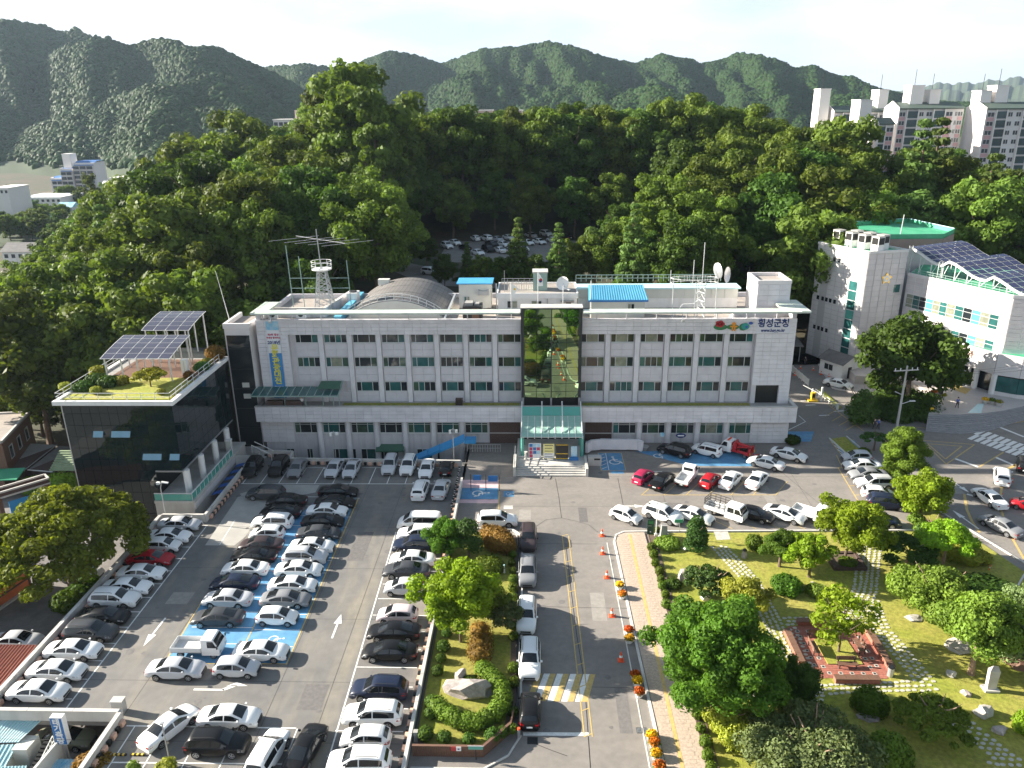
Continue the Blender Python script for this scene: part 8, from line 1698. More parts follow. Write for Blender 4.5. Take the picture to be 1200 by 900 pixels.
gtree(540,752,'m','broadleaf_tree',mesh_round(20,3.2,4.8,2.7,60,.82,.28,'leaf_bright',cap=330),trunk_mb(3.2,.12,6,79).mesh('clump_trunk','bark'),'bright multi stemmed tree rising over the hedged island',z=.28)
gtree(524,648,'m','broadleaf_tree',mesh_round(21,2.0,3.4,.6,36,.6,.2,'leaf',cap=240),T_s,'dark green shrubby tree at the far end of the hedged island',z=.28)
gtree(549,652,'t','topiary_tree',crown_mesh('two_ball_crown',[(0,0,3.6,1.15,.8),(.2,.2,1.9,1.3,.9),(.8,-.3,1.4,.8,.7),(-.8,.1,1.6,.7,.6)],.15,1.1,'leaf_pine',211,cap=900),T_s,'ball headed topiary tree at the far end of the hedged island',z=.28)
gtree(577,725,'m','broadleaf_tree',mesh_round(22,1.6,3.2,.5,26,.55,.2,'leaf_jun',cap=200),T_s,'dull green cypress like shrub behind the bottle shaped hedge',z=.28)
gtree(88,694,'big','zelkova_tree',crown_mesh('zelkova_crown',pad_lobes(23,8.6,4.8,6.5,170,1.15,.62),.27,.9,'leaf_zel',231,cap=300,fill=.6),trunk_mb(7,.5,12,89).mesh('zelkova_trunk','bark'),'huge spreading zelkova over the alley beside the glass building',z=-3.2)
gtree(1062,470,'big','zelkova_tree',crown_mesh('dark_zelkova_crown',lobes_round(24,7.2,10.5,3.0,72,1.7),.5,.9,'leaf_dark',241,cap=320,fill=.6),trunk_mb(8,.45,9,99).mesh('zelkova_trunk','bark'),'big dark tree on the hedge mound before the council building',z=.8)
th=crown_mesh('thuja_crown',[(a,b_,z,r,r*1.2)for a,b_,z,r in((0,0,1.5,1.5),(-1.2,.3,2.2,1.2),(1.3,-.2,2.0,1.2),(0,.2,3.4,1.2),(-.9,0,3.8,.9),(.8,.2,3.6,1.0),(.2,-.6,2.4,1.2),(0,0,4.8,.7),(-1.0,-.5,1.2,1.0),(1.0,-.6,1.2,1.0),(-.3,.4,4.3,.8))],.24,.9,'leaf_con',251,cap=420)
gtree(1008,497,'t','thuja_tree',th,T_m,'dark feathery thuja at the corner of the hedge strip',z=.1,s=1.0)
gtree(1000,520-18,'t','small_pine',crown_mesh('small_pine_crown',pad_lobes(25,2.1,1.6,1.2,14,.55,.4),.2,.9,'leaf_pine',252,cap=150),T_s,'small layered pine on the hedge strip near two walkers',z=.1,s=.9).location=(*P(1024,527,.1),.1)
gtree(1072,610,'t','small_pine',crown_mesh('strip_pine_crown',pad_lobes(26,1.8,.5,1.0,14,.55,.45),.2,.9,'leaf_pine',253,cap=150),P_t,'low pine leaning over the hedge strip by the kerb corner',z=.1,s=.8).location=(*P(1090,628,.1),.1)
# clipped shrubs
def bush_mesh(seed,r,h,card,mk,bumps=0):
 rs=random.Random(seed);L=[(0,0,h*.45,r,h*.55)]+[(r*.6*math.cos(a),r*.6*math.sin(a),h*.4,r*.55,h*.5)for a in[6.28*k/max(1,bumps)+rs.random()for k in range(bumps)]]
 return crown_mesh('clipped_foliage',L,card,1.25,mk,seed,jitter=.35,fill=.86,cap=1100)
STEM=MB().tube([(0,0,-.1),(0,0,.35)],.06,5).mesh('stem','bark')
def bush(px,py,me,label,group=None,s=1.0,z=.1,name='clipped_shrub'):
 x,y=P(px,py,z);t=thing(name,(x,y,z),label,'shrub',group,random.random()*6);t.scale=(s,)*3 if not isinstance(s,tuple)else s;instance(STEM,'stem',t,(0,0,0));instance(me,'foliage',t,(0,0,0));return t
B0=bush_mesh(61,.46,.85,.11,'leaf_box')
BW=['first','second','third','fourth','fifth','sixth','seventh','eighth','ninth','tenth','eleventh','twelfth','thirteenth','fourteenth']
for i,(px,py)in enumerate(((763.5,645),(766,653.5),(768,663),(773,673),(774.5,682),(776,690),(779.5,700),(780.5,712),(813,824),(817,841),(821,857),(826.5,874),(829.5,890),(833,904))):bush(px,py,B0,'%s round clipped shrub from the stone pedestal along the pavement edge'%BW[i],'round shrubs along the pavement',random.uniform(.88,1.1))
for i,(px,py)in enumerate(((600,645),(601,653),(600,663),(601,672),(601.5,683),(601.5,693),(602,703),(602.5,714),(602.5,737),(602,749),(602,787),(602,804))):bush(px,py,B0,'%s round shrub from the building end along the black edge of the island'%BW[i],'round shrubs along the island edge',random.uniform(.85,1.1),.28)
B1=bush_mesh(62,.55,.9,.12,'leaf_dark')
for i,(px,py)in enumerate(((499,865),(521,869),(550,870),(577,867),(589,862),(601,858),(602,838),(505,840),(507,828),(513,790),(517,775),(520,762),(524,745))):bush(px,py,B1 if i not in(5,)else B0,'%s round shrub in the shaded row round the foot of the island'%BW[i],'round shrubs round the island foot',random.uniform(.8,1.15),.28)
bush(1042,893,bush_mesh(63,1.5,2.1,.16,'leaf_box',5),'big round yellow green shrub beside the wide juniper',s=(1,1,1));bush(1202,856,bush_mesh(64,1.0,1.5,.13,'leaf_bright',4),'bright round shrub cut by the picture edge')
bush(921,692,bush_mesh(65,1.4,1.5,.15,'leaf',5),'low spreading green shrub below the small clipped tree');bush(884,642,bush_mesh(66,.95,1.5,.14,'leaf_box',4),'dark flat topped shrub near the lawn kerb and stone figure');bush(957,696,bush_mesh(67,1.0,.9,.14,'leaf_jun',4),'low shrub round a dark rock on the lawn')
bush(1018,832,bush_mesh(68,1.3,1.9,.15,'leaf',5),'dark shrub growing over a rock in the shade below the plaza');bush(788,687,bush_mesh(69,.8,.7,.14,'leaf_dark',3),'low dark shrub beside the pointed rock');bush(782,639,bush_mesh(70,1.3,.7,.16,'leaf_jun',5),'low feathery shrub patch near the stone pedestal')
bush(770,624,bush_mesh(71,.45,.7,.1,'leaf_box'),'small cube like shrub behind the lamp post on the lawn');bush(583,640,bush_mesh(72,2.1,2.0,.16,'leaf_rust',6),'rust brown rounded hedge at the far end of the island',z=.28,s=(1.15,.7,1));bush(573,668,bush_mesh(73,1.5,1.3,.15,'leaf_box',5),'yellow green mound shrub behind the rust brown hedge',z=.28)
bush(1130,655,bush_mesh(74,1.6,1.5,.16,'leaf_yel',6),'yellow green hedge end beside the posts of the road',s=(1,1.4,1));bush(1146,700,bush_mesh(75,2.3,1.8,.18,'leaf_dark',6),'dark hedge mound by the road behind the junipers',s=(1,1.5,1))
bush(990,540-16,bush_mesh(76,.8,1.0,.13,'leaf_box',3),'small shrub by the blue stall on the hedge strip').location=(*P(1012,533,.1),.1)
bush(935,532,bush_mesh(77,1.1,1.1,.14,'leaf_dark',4),'dark shrub at the corner of the office behind the white sedan',z=0).location=(*P(928,519),0)
HM_=thing('hedge_mound',(57,115,0),'dark green clipped hedge mound before the council building','hedge')
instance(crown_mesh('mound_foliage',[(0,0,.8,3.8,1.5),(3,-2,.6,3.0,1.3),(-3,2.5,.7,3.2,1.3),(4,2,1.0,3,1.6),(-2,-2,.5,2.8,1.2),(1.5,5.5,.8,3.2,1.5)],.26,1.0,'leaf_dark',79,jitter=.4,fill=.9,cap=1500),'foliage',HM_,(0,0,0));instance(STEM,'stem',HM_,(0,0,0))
for i,(px,py,r)in enumerate(((770,688,1),(1015,555-10,1),(1030,566-5,1),(1045,595,1),(1062,612,1),(1078,626,1))):
 pass
for i,(px,py)in enumerate(((1036,556),(1046,570),(1056,584),(1064,598),(1074,612),(1081,622))):bush(px,py,bush_mesh(80+i,.9,.9,.15,'leaf_box',3),'%s low hedge clump from the tall clipped tree down the kerb'%BW[i],'hedge clumps on the road strip')
# bottle shaped hedge: curling band round the rock
def hedge(name,pts,w,h,mk,label,z=.28,card=.12):
 t=thing(name,(pts[0][0],pts[0][1],z),label,'hedge');L=[]
 for(a,c)in zip(pts[:-1],pts[1:]):
  n=max(1,int(math.hypot(c[0]-a[0],c[1]-a[1])/(w*.45)))
  for k in range(n):f=k/n;L.append((a[0]+(c[0]-a[0])*f-pts[0][0],a[1]+(c[1]-a[1])*f-pts[0][1],h*.5,w*(.6+.06*math.sin(k)),h*.55))
 instance(crown_mesh('hedge_foliage',L,card,1.0,mk,len(pts)*7,jitter=.3,fill=.9,cap=420),'foliage',t,(0,0,0));instance(STEM,'stem',t,(0,0,0));return t
hedge('bottle_hedge',[P(563,741,.9),P(563,752,.9),P(562,768,.9),P(564,782,.9)],1.9,1.5,'leaf_rust','rusty green upright hedge like a bottle neck on the island')
hedge('curved_hedge',[P(566,783,.9),P(578,793,.9),P(588,806,.9),P(590,822,.9),P(580,836,.9),P(560,846,.9),P(536,843,.9),P(518,832,.9),P(508,820,.9)],1.25,1.2,'leaf_box','low clipped hedge curling round the big rock on the island');hedge('low_hedge',[P(548,795,.8),P(560,794,.8)],.8,.7,'leaf_box','short yellow green hedge piece beside the grey stone')
# rocks
def rock(px,py,r,label,seed,z=.1,s=(1,1,1),mk='rock',rz=0,group=None):
 b=bmesh.new();bmesh.ops.create_icosphere(b,subdivisions=2,radius=r);rs=random.Random(seed);o3=[rs.uniform(0,9)for _ in range(3)]
 for v in b.verts:
  p=v.co/r;n=.22*math.sin(3.1*p.x+o3[0])*math.cos(2.7*p.y+o3[1])+.16*math.sin(6*p.z+4*p.x+o3[2])+rs.uniform(-.07,.07);v.co=Vector((p.x*s[0],p.y*s[1],max(p.z,-.35)*s[2]))*r*(1+n)
 me=bpy.data.meshes.new('rock');b.to_mesh(me);b.free();me.materials.append(M[mk]);x,y=P(px,py,z);o=bpy.data.objects.new('garden_rock',me);link(o);o.location=(x,y,z+.3*r*s[2]);o.rotation_euler=(0,0,rz);tag(o,label,'rock',group);return o
M['palerock']=mat('pale_rock',(.50,.47,.42),.9,col2=(.38,.35,.31),mottle=1.5,var=.15,vscale=3,bump=.7,bscale=5)
rock(550,812,1.15,'big grey pink rock inside the curling hedge',1,.3,(1.9,.75,.9));rock(540,797,.6,'upright grey stone beside the big island rock',2,.3,(.8,.8,1.5));rock(801,681,.75,'pointed brown rock on the lawn beside the round shrubs',3,.1,(.9,.8,1.35));rock(827,702,.62,'pale rounded rock in front of the low trained pine',4,.1,(.9,.8,1.1),'palerock');rock(1114,791,.38,'small pale rock on the lawn under the juniper shadow',5,.1,(1.1,1,.8),'palerock');rock(1132,814,.36,'small brownish rock between the pale rock and the stone monument',6,.1,(1.1,1,.9));rock(1153,837,.62,'double pale rock on the lawn below the monument',7,.1,(1.3,.9,1.1),'palerock');rock(1171,857,.42,'dark rock on the lawn near the bottom corner',8,.1,(1.2,1,.8));rock(1124,758,.9,'broad white rock slab under the twin trunked juniper',9,.1,(1.5,1.3,.5),'palerock',.5);rock(1071,725,.55,'flat pale stone at the foot of the broad juniper',10,.1,(1.5,1,.35),'palerock');rock(1190,778,.95,'brown ridged rock at the picture edge beside the juniper',11,.1,(1.3,.9,.8),'wood',-.7);rock(1018,841,.6,'grey rock under the dark shrub below the plaza',12,.1,(1.3,.9,.6));rock(953,688,.45,'dark rock in the low shrub on the lawn',13,.1,(1.2,.8,1));rock(890,818,.8,'dark fallen rock in the shade under the large round tree',14,.1,(1.6,.7,.7));rock(1052,673,.35,'small pinkish rock beside the millstone',15,.1,(1.3,.9,.7),'palerock');rock(939,690,.3,'small brown stone beside the low shrub on the lawn',16,.1)
# stone pieces
x,y=P(777.5,629.5,.1);t=thing('stone_pedestal',(x,y,.1),'grey tapering stone pedestal at the corner of the lawn','pedestal');part('shaft','concrete',t,lambda b:b.add([(x-.42,y-.42,.3),(x+.42,y-.42,.3),(x+.42,y+.42,.3),(x-.42,y+.42,.3),(x-.3,y-.3,1.7),(x+.3,y-.3,1.7),(x+.3,y+.3,1.7),(x-.3,y+.3,1.7)],[(4,5,6,7),(0,1,5,4),(1,2,6,5),(2,3,7,6),(3,0,4,7)]));part('base','concrete_l',t,lambda b:b.box(x-.6,x+.6,y-.6,y+.6,.05,.299))
x,y=P(1160,808,.1);t=thing('stone_monument',(x,y,.1),'white carved stone monument standing on the lawn','monument');part('slab',M['palerock'],t,lambda b:b.add([(x-.35,y-.2,.28),(x+.35,y-.2,.28),(x+.35,y+.2,.28),(x-.35,y+.2,.28),(x-.42,y-.2,2.1),(x+.42,y-.2,2.0),(x+.42,y+.2,2.0),(x-.42,y+.2,2.1)],[(4,5,6,7),(0,1,5,4),(1,2,6,5),(2,3,7,6),(3,0,4,7)]));part('cap',M['palerock'],t,lambda b:b.add([(x-.42,y-.2,2.1),(x+.42,y-.2,2.0),(x+.42,y+.2,2.0),(x-.42,y+.2,2.1),(x-.15,y,2.5),(x+.25,y,2.45)],[(0,1,5,4),(2,3,4,5),(1,2,5),(3,0,4)]));part('base','concrete_l',t,lambda b:b.box(x-.6,x+.6,y-.42,y+.42,.05,.279))
x,y=P(1065,676,.1);t=thing('millstone',(x,y,.1),'pale round millstone standing on the lawn','millstone');part('ring',M['palerock'],t,lambda b:b.lathe([(.25,0),(.55,0),(.55,.35),(.25,.35),(.2,.1)],(x,y,.1),16));part('hole','black',t,lambda b:b.lathe([(.22,.30),(.01,.31)],(x,y,.1),12))
x,y=P(1061,690,.1);t=thing('stone_statue',(x,y,.1),'small white standing stone behind the broad juniper','statue');part('figure',M['palerock'],t,lambda b:b.lathe([(.3,.15),(.34,.7),(.22,1.1),(.26,1.35),(.08,1.6)],(x,y,.1),10));part('base','concrete_l',t,lambda b:b.box(x-.4,x+.4,y-.4,y+.4,.05,.24))
x,y=P(872,653,.1);t=thing('stone_figure',(x,y,.1),'small dark stone figure beside the stepping stone path','statue');part('figure','rock',t,lambda b:b.lathe([(.32,0),(.30,.4),(.2,.62),(.25,.8),(.06,1.0)],(x,y,.1),9));part('cap','black',t,lambda b:b.lathe([(.26,.84),(.2,.98),(.05,1.08)],(x,y,.1),9))
x,y=P(762,626,.1);t=thing('notice_board',(x,y,.1),'dark green upright notice board at the corner of the lawn','notice board');part('panel','dkgreen',t,lambda b:b.box(x-.38,x+.38,y-.06,y+.06,.1,1.95));part('sheet',M['emb_g'],t,lambda b:b.box(x-.28,x+.28,y-.07,y-.062,1.45,1.8));part('strip','steel',t,lambda b:b.box(x-.34,x+.1,y-.07,y-.062,1.18,1.23));part('mark','white_pl',t,lambda b:b.box(x-.08,x+.08,y-.07,y-.062,.4,.48))
x,y=P(768.5,628,.1);t=thing('lamp_post',(x,y,.1),'slim pale lamp post with crossed arms on the lawn corner','lamp post');part('pole','whitemetal',t,lambda b:b.tube([(x,y,.1),(x,y,4.3)],.055,6));part('arm','whitemetal',t,lambda b:b.bar((x-.9,y,4.25),(x+.9,y,4.25),.06));part('lamp_head','steel',t,lambda b:(b.box(x-1.05,x-.8,y-.1,y+.1,4.15,4.3),b.box(x+.8,x+1.05,y-.1,y+.1,4.15,4.3)));part('foot','concrete_l',t,lambda b:b.box(x-.15,x+.15,y-.15,y+.15,.05,.4))
x,y=P(796,623,.1);t=thing('green_pointer_sign',(x,y,.1),'green pointed sign on a post at the lawn kerb','sign');part('arrow',M['greenfloor'],t,lambda b:b.prism([(x-.6,y-.03),(x+.35,y-.03),(x+.35,y+.03),(x-.6,y+.03)],1.25,1.65));part('post','steel',t,lambda b:b.tube([(x,y+.05,.1),(x,y+.05,1.3)],.035,6))
x,y=P(803,645,.1);t=thing('garden_light',(x,y,.1),'white garden spotlight lying on the lawn','spotlight');part('lamp','white_pl',t,lambda b:b.lathe([(.12,.05),(.24,.2),(.22,.3),(.02,.32)],(x,y,.1),10));part('cable','white_pl',t,lambda b:b.tube([(x-.2,y+.2,.12),(x-.9,y+1.4,.12),(x-1.1,y+2.2,.12)],.02,4))
# square planter round the bright tree
x,y=P(990,659,.1);t=thing('square_planter',(x,y,.1),'square brown planter round the foot of the bright round tree','planter');part('wall','brick',t,lambda b:(b.box(x-1.7,x+1.7,y-1.6,y-1.25,.05,.5),b.box(x-1.7,x+1.7,y+1.25,y+1.6,.05,.5),b.box(x-1.7,x-1.35,y-1.249,y+1.249,.05,.5),b.box(x+1.35,x+1.7,y-1.249,y+1.249,.05,.5)));part('soil','soil',t,lambda b:b.box(x-1.34,x+1.34,y-1.24,y+1.24,.05,.35));instance(bush_mesh(90,.9,.45,.12,'leaf_box',4),'ground_cover',t,(0,-.6,.25))
# brick plaza with benches
sheet('brick_plaza',[(23.1,54.3),(30.0,54.6),(29.85,61.7),(23.3,61.3)],.115,'redbrick')
pz=bpy.data.objects['brick_plaza'];bme=MB().box(-.22,.22,-.11,.11,0,.012).mesh('paving_brick','redbrick');sqm=MB().box(-.17,.17,-.17,.17,0,.018).mesh('inlay_frame','stepstone');sqd=MB().box(-.10,.10,-.10,.10,0,.006).mesh('inlay_centre','trim')
nb=0
for j in range(29):
 for i in range(15):
  x=23.4+i*.455+(.22 if j%2 else 0);y=54.5+j*.238
  if nb<296 and not(24.9<x<28.0 and 56.0<y<59.6)and x<29.7:instance(bme,'paving_brick',pz,(x,y,.116),0);nb+=1
for(x,y)in[(23.9+.95*k,55.0)for k in range(6)]+[(23.9+.95*k,60.6)for k in range(6)]+[(23.9,56+.95*k)for k in range(5)]+[(29.2,56+.95*k)for k in range(5)]+[(24.6,55.8+1.1*k)for k in range(4)]+[(28.6,55.8+1.1*k)for k in range(4)]:o=instance(sqm,'inlay_tile',pz,(x,y,.117),0);instance(sqd,'inlay_centre',o,(0,0,.018))
slab('plaza_tree_pit',[(25.1,56.1),(28.1,56.1),(27.9,59.4),(25.0,59.4)],.1,.19,'grass')
def lowwall(x0,x1,y0,y1,label):
 t=thing('seat_wall',((x0+x1)/2,(y0+y1)/2,.1),label,'seat wall');part('wall','redbrick',t,lambda b:b.box(x0,x1,y0,y1,.1,.52));part('seat_top','wood',t,lambda b:[b.box(x0-.03+(x1-x0+.06)*k/4 if x1-x0>y1-y0 else x0-.03,(x0-.03+(x1-x0+.06)*(k+1)/4-.02)if x1-x0>y1-y0 else x1+.03,y0-.03 if x1-x0>y1-y0 else y0-.03+(y1-y0+.06)*k/4,y1+.03 if x1-x0>y1-y0 else(y0-.03+(y1-y0+.06)*(k+1)/4-.02),.521,.60)for k in range(4)])
lowwall(24.9,28.6,53.7,54.25,'brick seat wall with wooden top along the near edge of the plaza');lowwall(24.2,26.9,61.4,61.95,'brick seat wall at the far edge of the plaza');lowwall(22.55,23.05,55.9,60.4,'long brick seat wall along the shaded side of the plaza');lowwall(29.95,30.5,55.4,60.4,'long sunlit seat wall on the lawn side of the plaza')
def bench(x,y,rz,label):
 t=thing('park_bench',(x,y,.115),label,'bench',None,rz);part('seat','wood',t,lambda b:[b.box(-.85,.85,-.25+.13*k,-.14+.13*k,.40,.44)for k in range(4)],world=False);part('backrest','wood',t,lambda b:[b.box(-.85,.85,.28+.02*k,.32+.02*k,.55+.13*k,.66+.13*k)for k in range(3)],world=False)
 for s in(-.7,.7):part('leg','trim',t,lambda b:(b.box(s-.04,s+.04,-.22,-.14,0,.40),b.box(s-.04,s+.04,.22,.30,0,.9)),world=False)
bench(26.6,55.75,0,'brown wooden bench on the near side of the plaza tree');bench(28.5,58.2,R(-90),'brown wooden bench on the lawn side of the plaza tree');bench(24.5,57.9,R(90),'brown wooden bench on the shaded side of the plaza tree');bench(25.4,60.0,R(180),'brown bench behind the plaza tree')
x,y=P(1043,792,.115);t=thing('litter_bin',(x,y,.115),'round steel litter bin at the corner of the brick plaza','litter bin');part('bin','steel',t,lambda b:b.lathe([(.24,0),(.26,.85)],(x,y,.115),12));part('rim','black',t,lambda b:b.lathe([(.2,.851),(.27,.86),(.27,.92),(.18,.93)],(x,y,.115),12))
# stepping stones
sme=[]
for q in range(4):
 rs=random.Random(q);n=7;sme.append(MB().prism([(.215*(1+rs.uniform(-.18,.18))*math.cos(6.283*k/n),.165*(1+rs.uniform(-.18,.18))*math.sin(6.283*k/n))for k in range(n)],0,.035).mesh('stepping_stone','stepstone'))
PATHS=[([(842,640),(880,680),(905,728)],3),([(905,728),(925,770),(950,800)],3),([(905,728),(960,728)],2),([(1020,640),(1014,690),(1000,728)],4),([(1014,690),(1030,735),(1060,770),(1085,800),(1085,812)],3),([(945,805),(968,808),(1080,803)],2),([(952,800),(942,840)],4),([(1125,845),(1150,866),(1180,890),(1200,903)],3),([(1185,880),(1170,905)],3),([(925,735),(945,785)],2)]
path_root=thing('stone_path',(22,62,.1),'winding path of pale stepping stones across the lawn','path');ns=0;srest=MB();occ=[]
for pts,wd0 in PATHS:
 Wp=[Vector(P(*p,.1))for p in pts]
 for a,c in zip(Wp[:-1],Wp[1:]):
  d=(c-a);L=d.length;d.normalize();n=Vector((-d.y,d.x));k=max(1,int(L/.50));wd=wd0+1
  for q in range(k):
   for w in range(wd):
    p=a+d*(L*(q+.25+(.5 if w%2 else 0))/k)+n*((w-(wd-1)/2)*.50);p=p+Vector((random.uniform(-.05,.05),random.uniform(-.05,.05)))
    if any((p-o_).length<.36 for o_ in occ):continue
    occ.append(p)
    if ns<300:o=instance(sme[ns%4],'stepping_stone',path_root,(p.x-22,p.y-62,.0),math.atan2(d.y,d.x)+random.uniform(-.3,.3));ns+=1
    else:srest.prism([(p.x+.21*math.cos(6.283*m_/6),p.y+.16*math.sin(6.283*m_/6))for m_ in range(6)],.1,.135)
o=srest.build('stepping_stones','stepstone',path_root);o['kind']='stuff'
sheet('path_entry',[P(836,622.5,.1),P(853,622.5,.1),P(856,632,.1),P(840,633,.1)],.108,'stepstone')
# flower pots and cones along the road
def pot(px,py,mk,label):
 x,y=P(px,py);t=thing('flower_pot',(x,y,0),label,'flower pot','flower pots along the kerb');part('pot','white_pl',t,lambda b:b.lathe([(.24,0),(.42,.38),(.45,.45),(.38,.45)],(x,y,0),14),smooth=True);instance(crown_mesh('blossom',[(0,0,.55,.44,.26),(.15,.1,.62,.25,.2),(-.15,-.1,.6,.25,.2)],.11,.8,mk,int(px*7+py),jitter=.5,fill=.8,cap=260),'blossom',t,(0,0,0));instance(crown_mesh('pot_leaves',[(0,0,.5,.46,.2)],.12,.4,'leaf',int(px+py),fill=.7,cap=120),'leaves',t,(0,0,0))
for px,py,mk,lb in((726,690,'flower_y','yellow flower pot in the pair nearest the entrance'),(729,701,'flower_o','orange flower pot in the pair nearest the entrance'),(737,743,'flower_o','orange flower pot in the second cluster from the entrance'),(737.5,753,'flower_y','yellow flower pot in the second cluster from the entrance'),(744,796,'flower_o','dark orange flower pot first in the third cluster'),(746.5,803,'flower_y','mixed flower pot in the middle of the third cluster'),(749,816,'flower_o','orange flower pot last in the third cluster'),(763.5,867,'flower_y','yellow flower pot first in the cluster near the drain grate'),(766.5,876,'flower_o','orange flower pot in the middle of the cluster near the drain grate'),(768.5,889,'flower_y','yellow flower pot last in the cluster near the drain grate'),(772,903,'flower_o','flower pot cut by the bottom edge')):pot(px,py,mk,lb)
CONE=None
def cone(px,py,label,s=1.0,z=0.0):
 global CONE
 x,y=P(px,py,z);t=thing('traffic_cone',(x,y,z),label,'traffic cone','traffic cones');t.scale=(s,)*3
 if CONE is None:CONE=(MB().lathe([(.19,.04),(.045,.78),(.02,.8)],(0,0,0),12).mesh('cone_body','orange'),MB().box(-.25,.25,-.25,.25,0,.04).mesh('cone_base','orange'),MB().lathe([(.135,.33),(.100,.50)],(0,0,0),12).mesh('cone_band','white_pl'))
 for nm,me in zip(('cone_body','cone_base','reflective_band'),CONE):instance(me,nm,t,(0,0,0))
for px,py,lb in((705.5,628,'traffic cone standing nearest the entrance steps'),(706,649,'traffic cone second in line from the entrance steps'),(711,677,'traffic cone level with the second dark SUV'),(717,722,'traffic cone between the first two flower clusters'),(727.5,774,'traffic cone beside the second flower cluster in tree shade')):cone(px,py,lb,1.15)
for i,(px,py)in enumerate(((928,423),(938,432),(953,434),(962,439),(971,442),(945,447),(931,440))):cone(px,py,'small orange traffic cone along the kerb beside the gatehouse',.9)
for i,(px,py)in enumerate(((1131,643.5),(1138.5,651),(1150,659.5),(1159,669),(1186,566),(1182,572),(1173.5,584),(1189,632))):
 x,y=P(px,py);t=thing('lane_post',(x,y,0),'short red and white lane post on the curved road','lane post','lane posts on the curved road');part('post','orange',t,lambda b:b.tube([(x,y,0),(x,y,.7)],.05,8));part('band','white_pl',t,lambda b:b.tube([(x,y,.35),(x,y,.5)],.056,8))
x,y=P(752,856);t=thing('drain_grate',(x,y,0),'dark drain grate at the road edge near the flower pots','drain grate');part('frame','trim',t,lambda b:b.box(x-.4,x+.4,y-.3,y+.3,0,.012));part('bar','steel',t,lambda b:[b.box(x-.35+.1*k,x-.31+.1*k,y-.26,y+.26,.013,.02)for k in range(8)])
x,y=P(624,868);t=thing('drain_grate',(x,y,0),'black drain grate behind the parked black hatchback','drain grate');part('frame','black',t,lambda b:b.box(x-.4,x+.4,y-.35,y+.35,0,.012));part('bar','trim',t,lambda b:[b.box(x-.35+.1*k,x-.31+.1*k,y-.3,y+.3,.013,.02)for k in range(8)])
x,y=P(608,865);t=thing('bollard',(x,y,0),'steel bollard with an orange top at the island corner','bollard');part('post','steel',t,lambda b:b.tube([(x,y,0),(x,y,.85)],.12,10));part('cap','orange',t,lambda b:b.tube([(x,y,.852),(x,y,.98)],.125,10))
x,y=-4.6,45.2;t=thing('green_sign',(x,y,0),'small green sign on a post before the dark slatted wall','sign');part('face','teal',t,lambda b:(b.box(x-.55,x+.55,y-.04,y-.01,1.0,1.35)));part('post','trim',t,lambda b:b.box(x-.04,x+.04,y-.009,y+.05,0,1.3));part('edge','white_pl',t,lambda b:(b.box(x-.6,x+.6,y-.05,y-.041,1.3,1.38),))
t=thing('wall_sign',(-6.1,45.35,1),'red and white square sign on the dark slatted wall','sign');part('red_face','red',t,lambda b:b.box(-6.45,-6.08,45.28,45.31,.72,1.1));part('white_face','white_pl',t,lambda b:b.box(-6.07,-5.7,45.28,45.31,.72,1.1));part('symbol','navy',t,lambda b:b.box(-5.96,-5.82,45.265,45.279,.85,.96))
x,y=P(591,671,.3);t=thing('garden_post',(x,y,.28),'small pale post light among the island shrubs','post light');part('post','whitemetal',t,lambda b:b.lathe([(.12,0),(.09,.5),(.03,.85)],(x,y,.28),8));part('cap','cyan',t,lambda b:b.lathe([(.1,.85),(.06,.98)],(x,y,.28),8))
x,y=P(490,880);t=thing('wall_post',(-9.3,47,0),'low grey post at the foot of the garden parapet','post');part('post','concrete_l',t,lambda b:b.box(-9.5,-9.2,46.8,47.1,0,.9));part('cap','concrete',t,lambda b:b.box(-9.53,-9.17,46.77,47.13,.901,.96))
# bollards by the ramp with white bands
for k in range(9):
 x,y=-10.4,83.5+1.25*k;t=thing('bollard',(x,y,0),'black and white banded bollard along the deck entrance edge','bollard','banded bollards at the deck entrance');part('post','black',t,lambda b:b.tube([(x,y,0),(x,y,.8)],.09,8));part('band','white_pl',t,lambda b:[b.tube([(x,y,z),(x,y,z+.12)],.095,8)for z in(.2,.5)])
for px,py,lb in((394,541,'double headed lamp post on the light well wall'),(532,538,'cluster lamp post above the blue stair cover')):
 x,y=P(px,py);t=thing('lamp_post',(x,y,0),lb,'lamp post');part('pole','steel',t,lambda b:b.tube([(x,y,0),(x,y,4.6)],.06,6));part('lamp_head','white_pl',t,lambda b:(b.obox((x-.4,y,4.1),.3,.3,.5),b.obox((x+.45,y,4.2),.35,.35,.35),b.bar((x-.4,y,4.4),(x+.45,y,4.4),.05)))
# hanging vertical sign plates at the deck entrance
x,y=P(552,575);t=thing('height_bar',(x,y,0),'thin dark posts carrying small sign plates by the blue stalls','sign frame');part('post','trim',t,lambda b:[b.tube([(px_,y,0),(px_,y,2.3)],.05,6)for px_ in(x,x+1.9,x+3.6)]);part('plate','blue_sign',t,lambda b:(b.box(x+2.2,x+3.4,y-.03,y+.03,1.3,2.1),b.box(x+.3,x+1.3,y-.03,y+.03,1.5,2.2)))
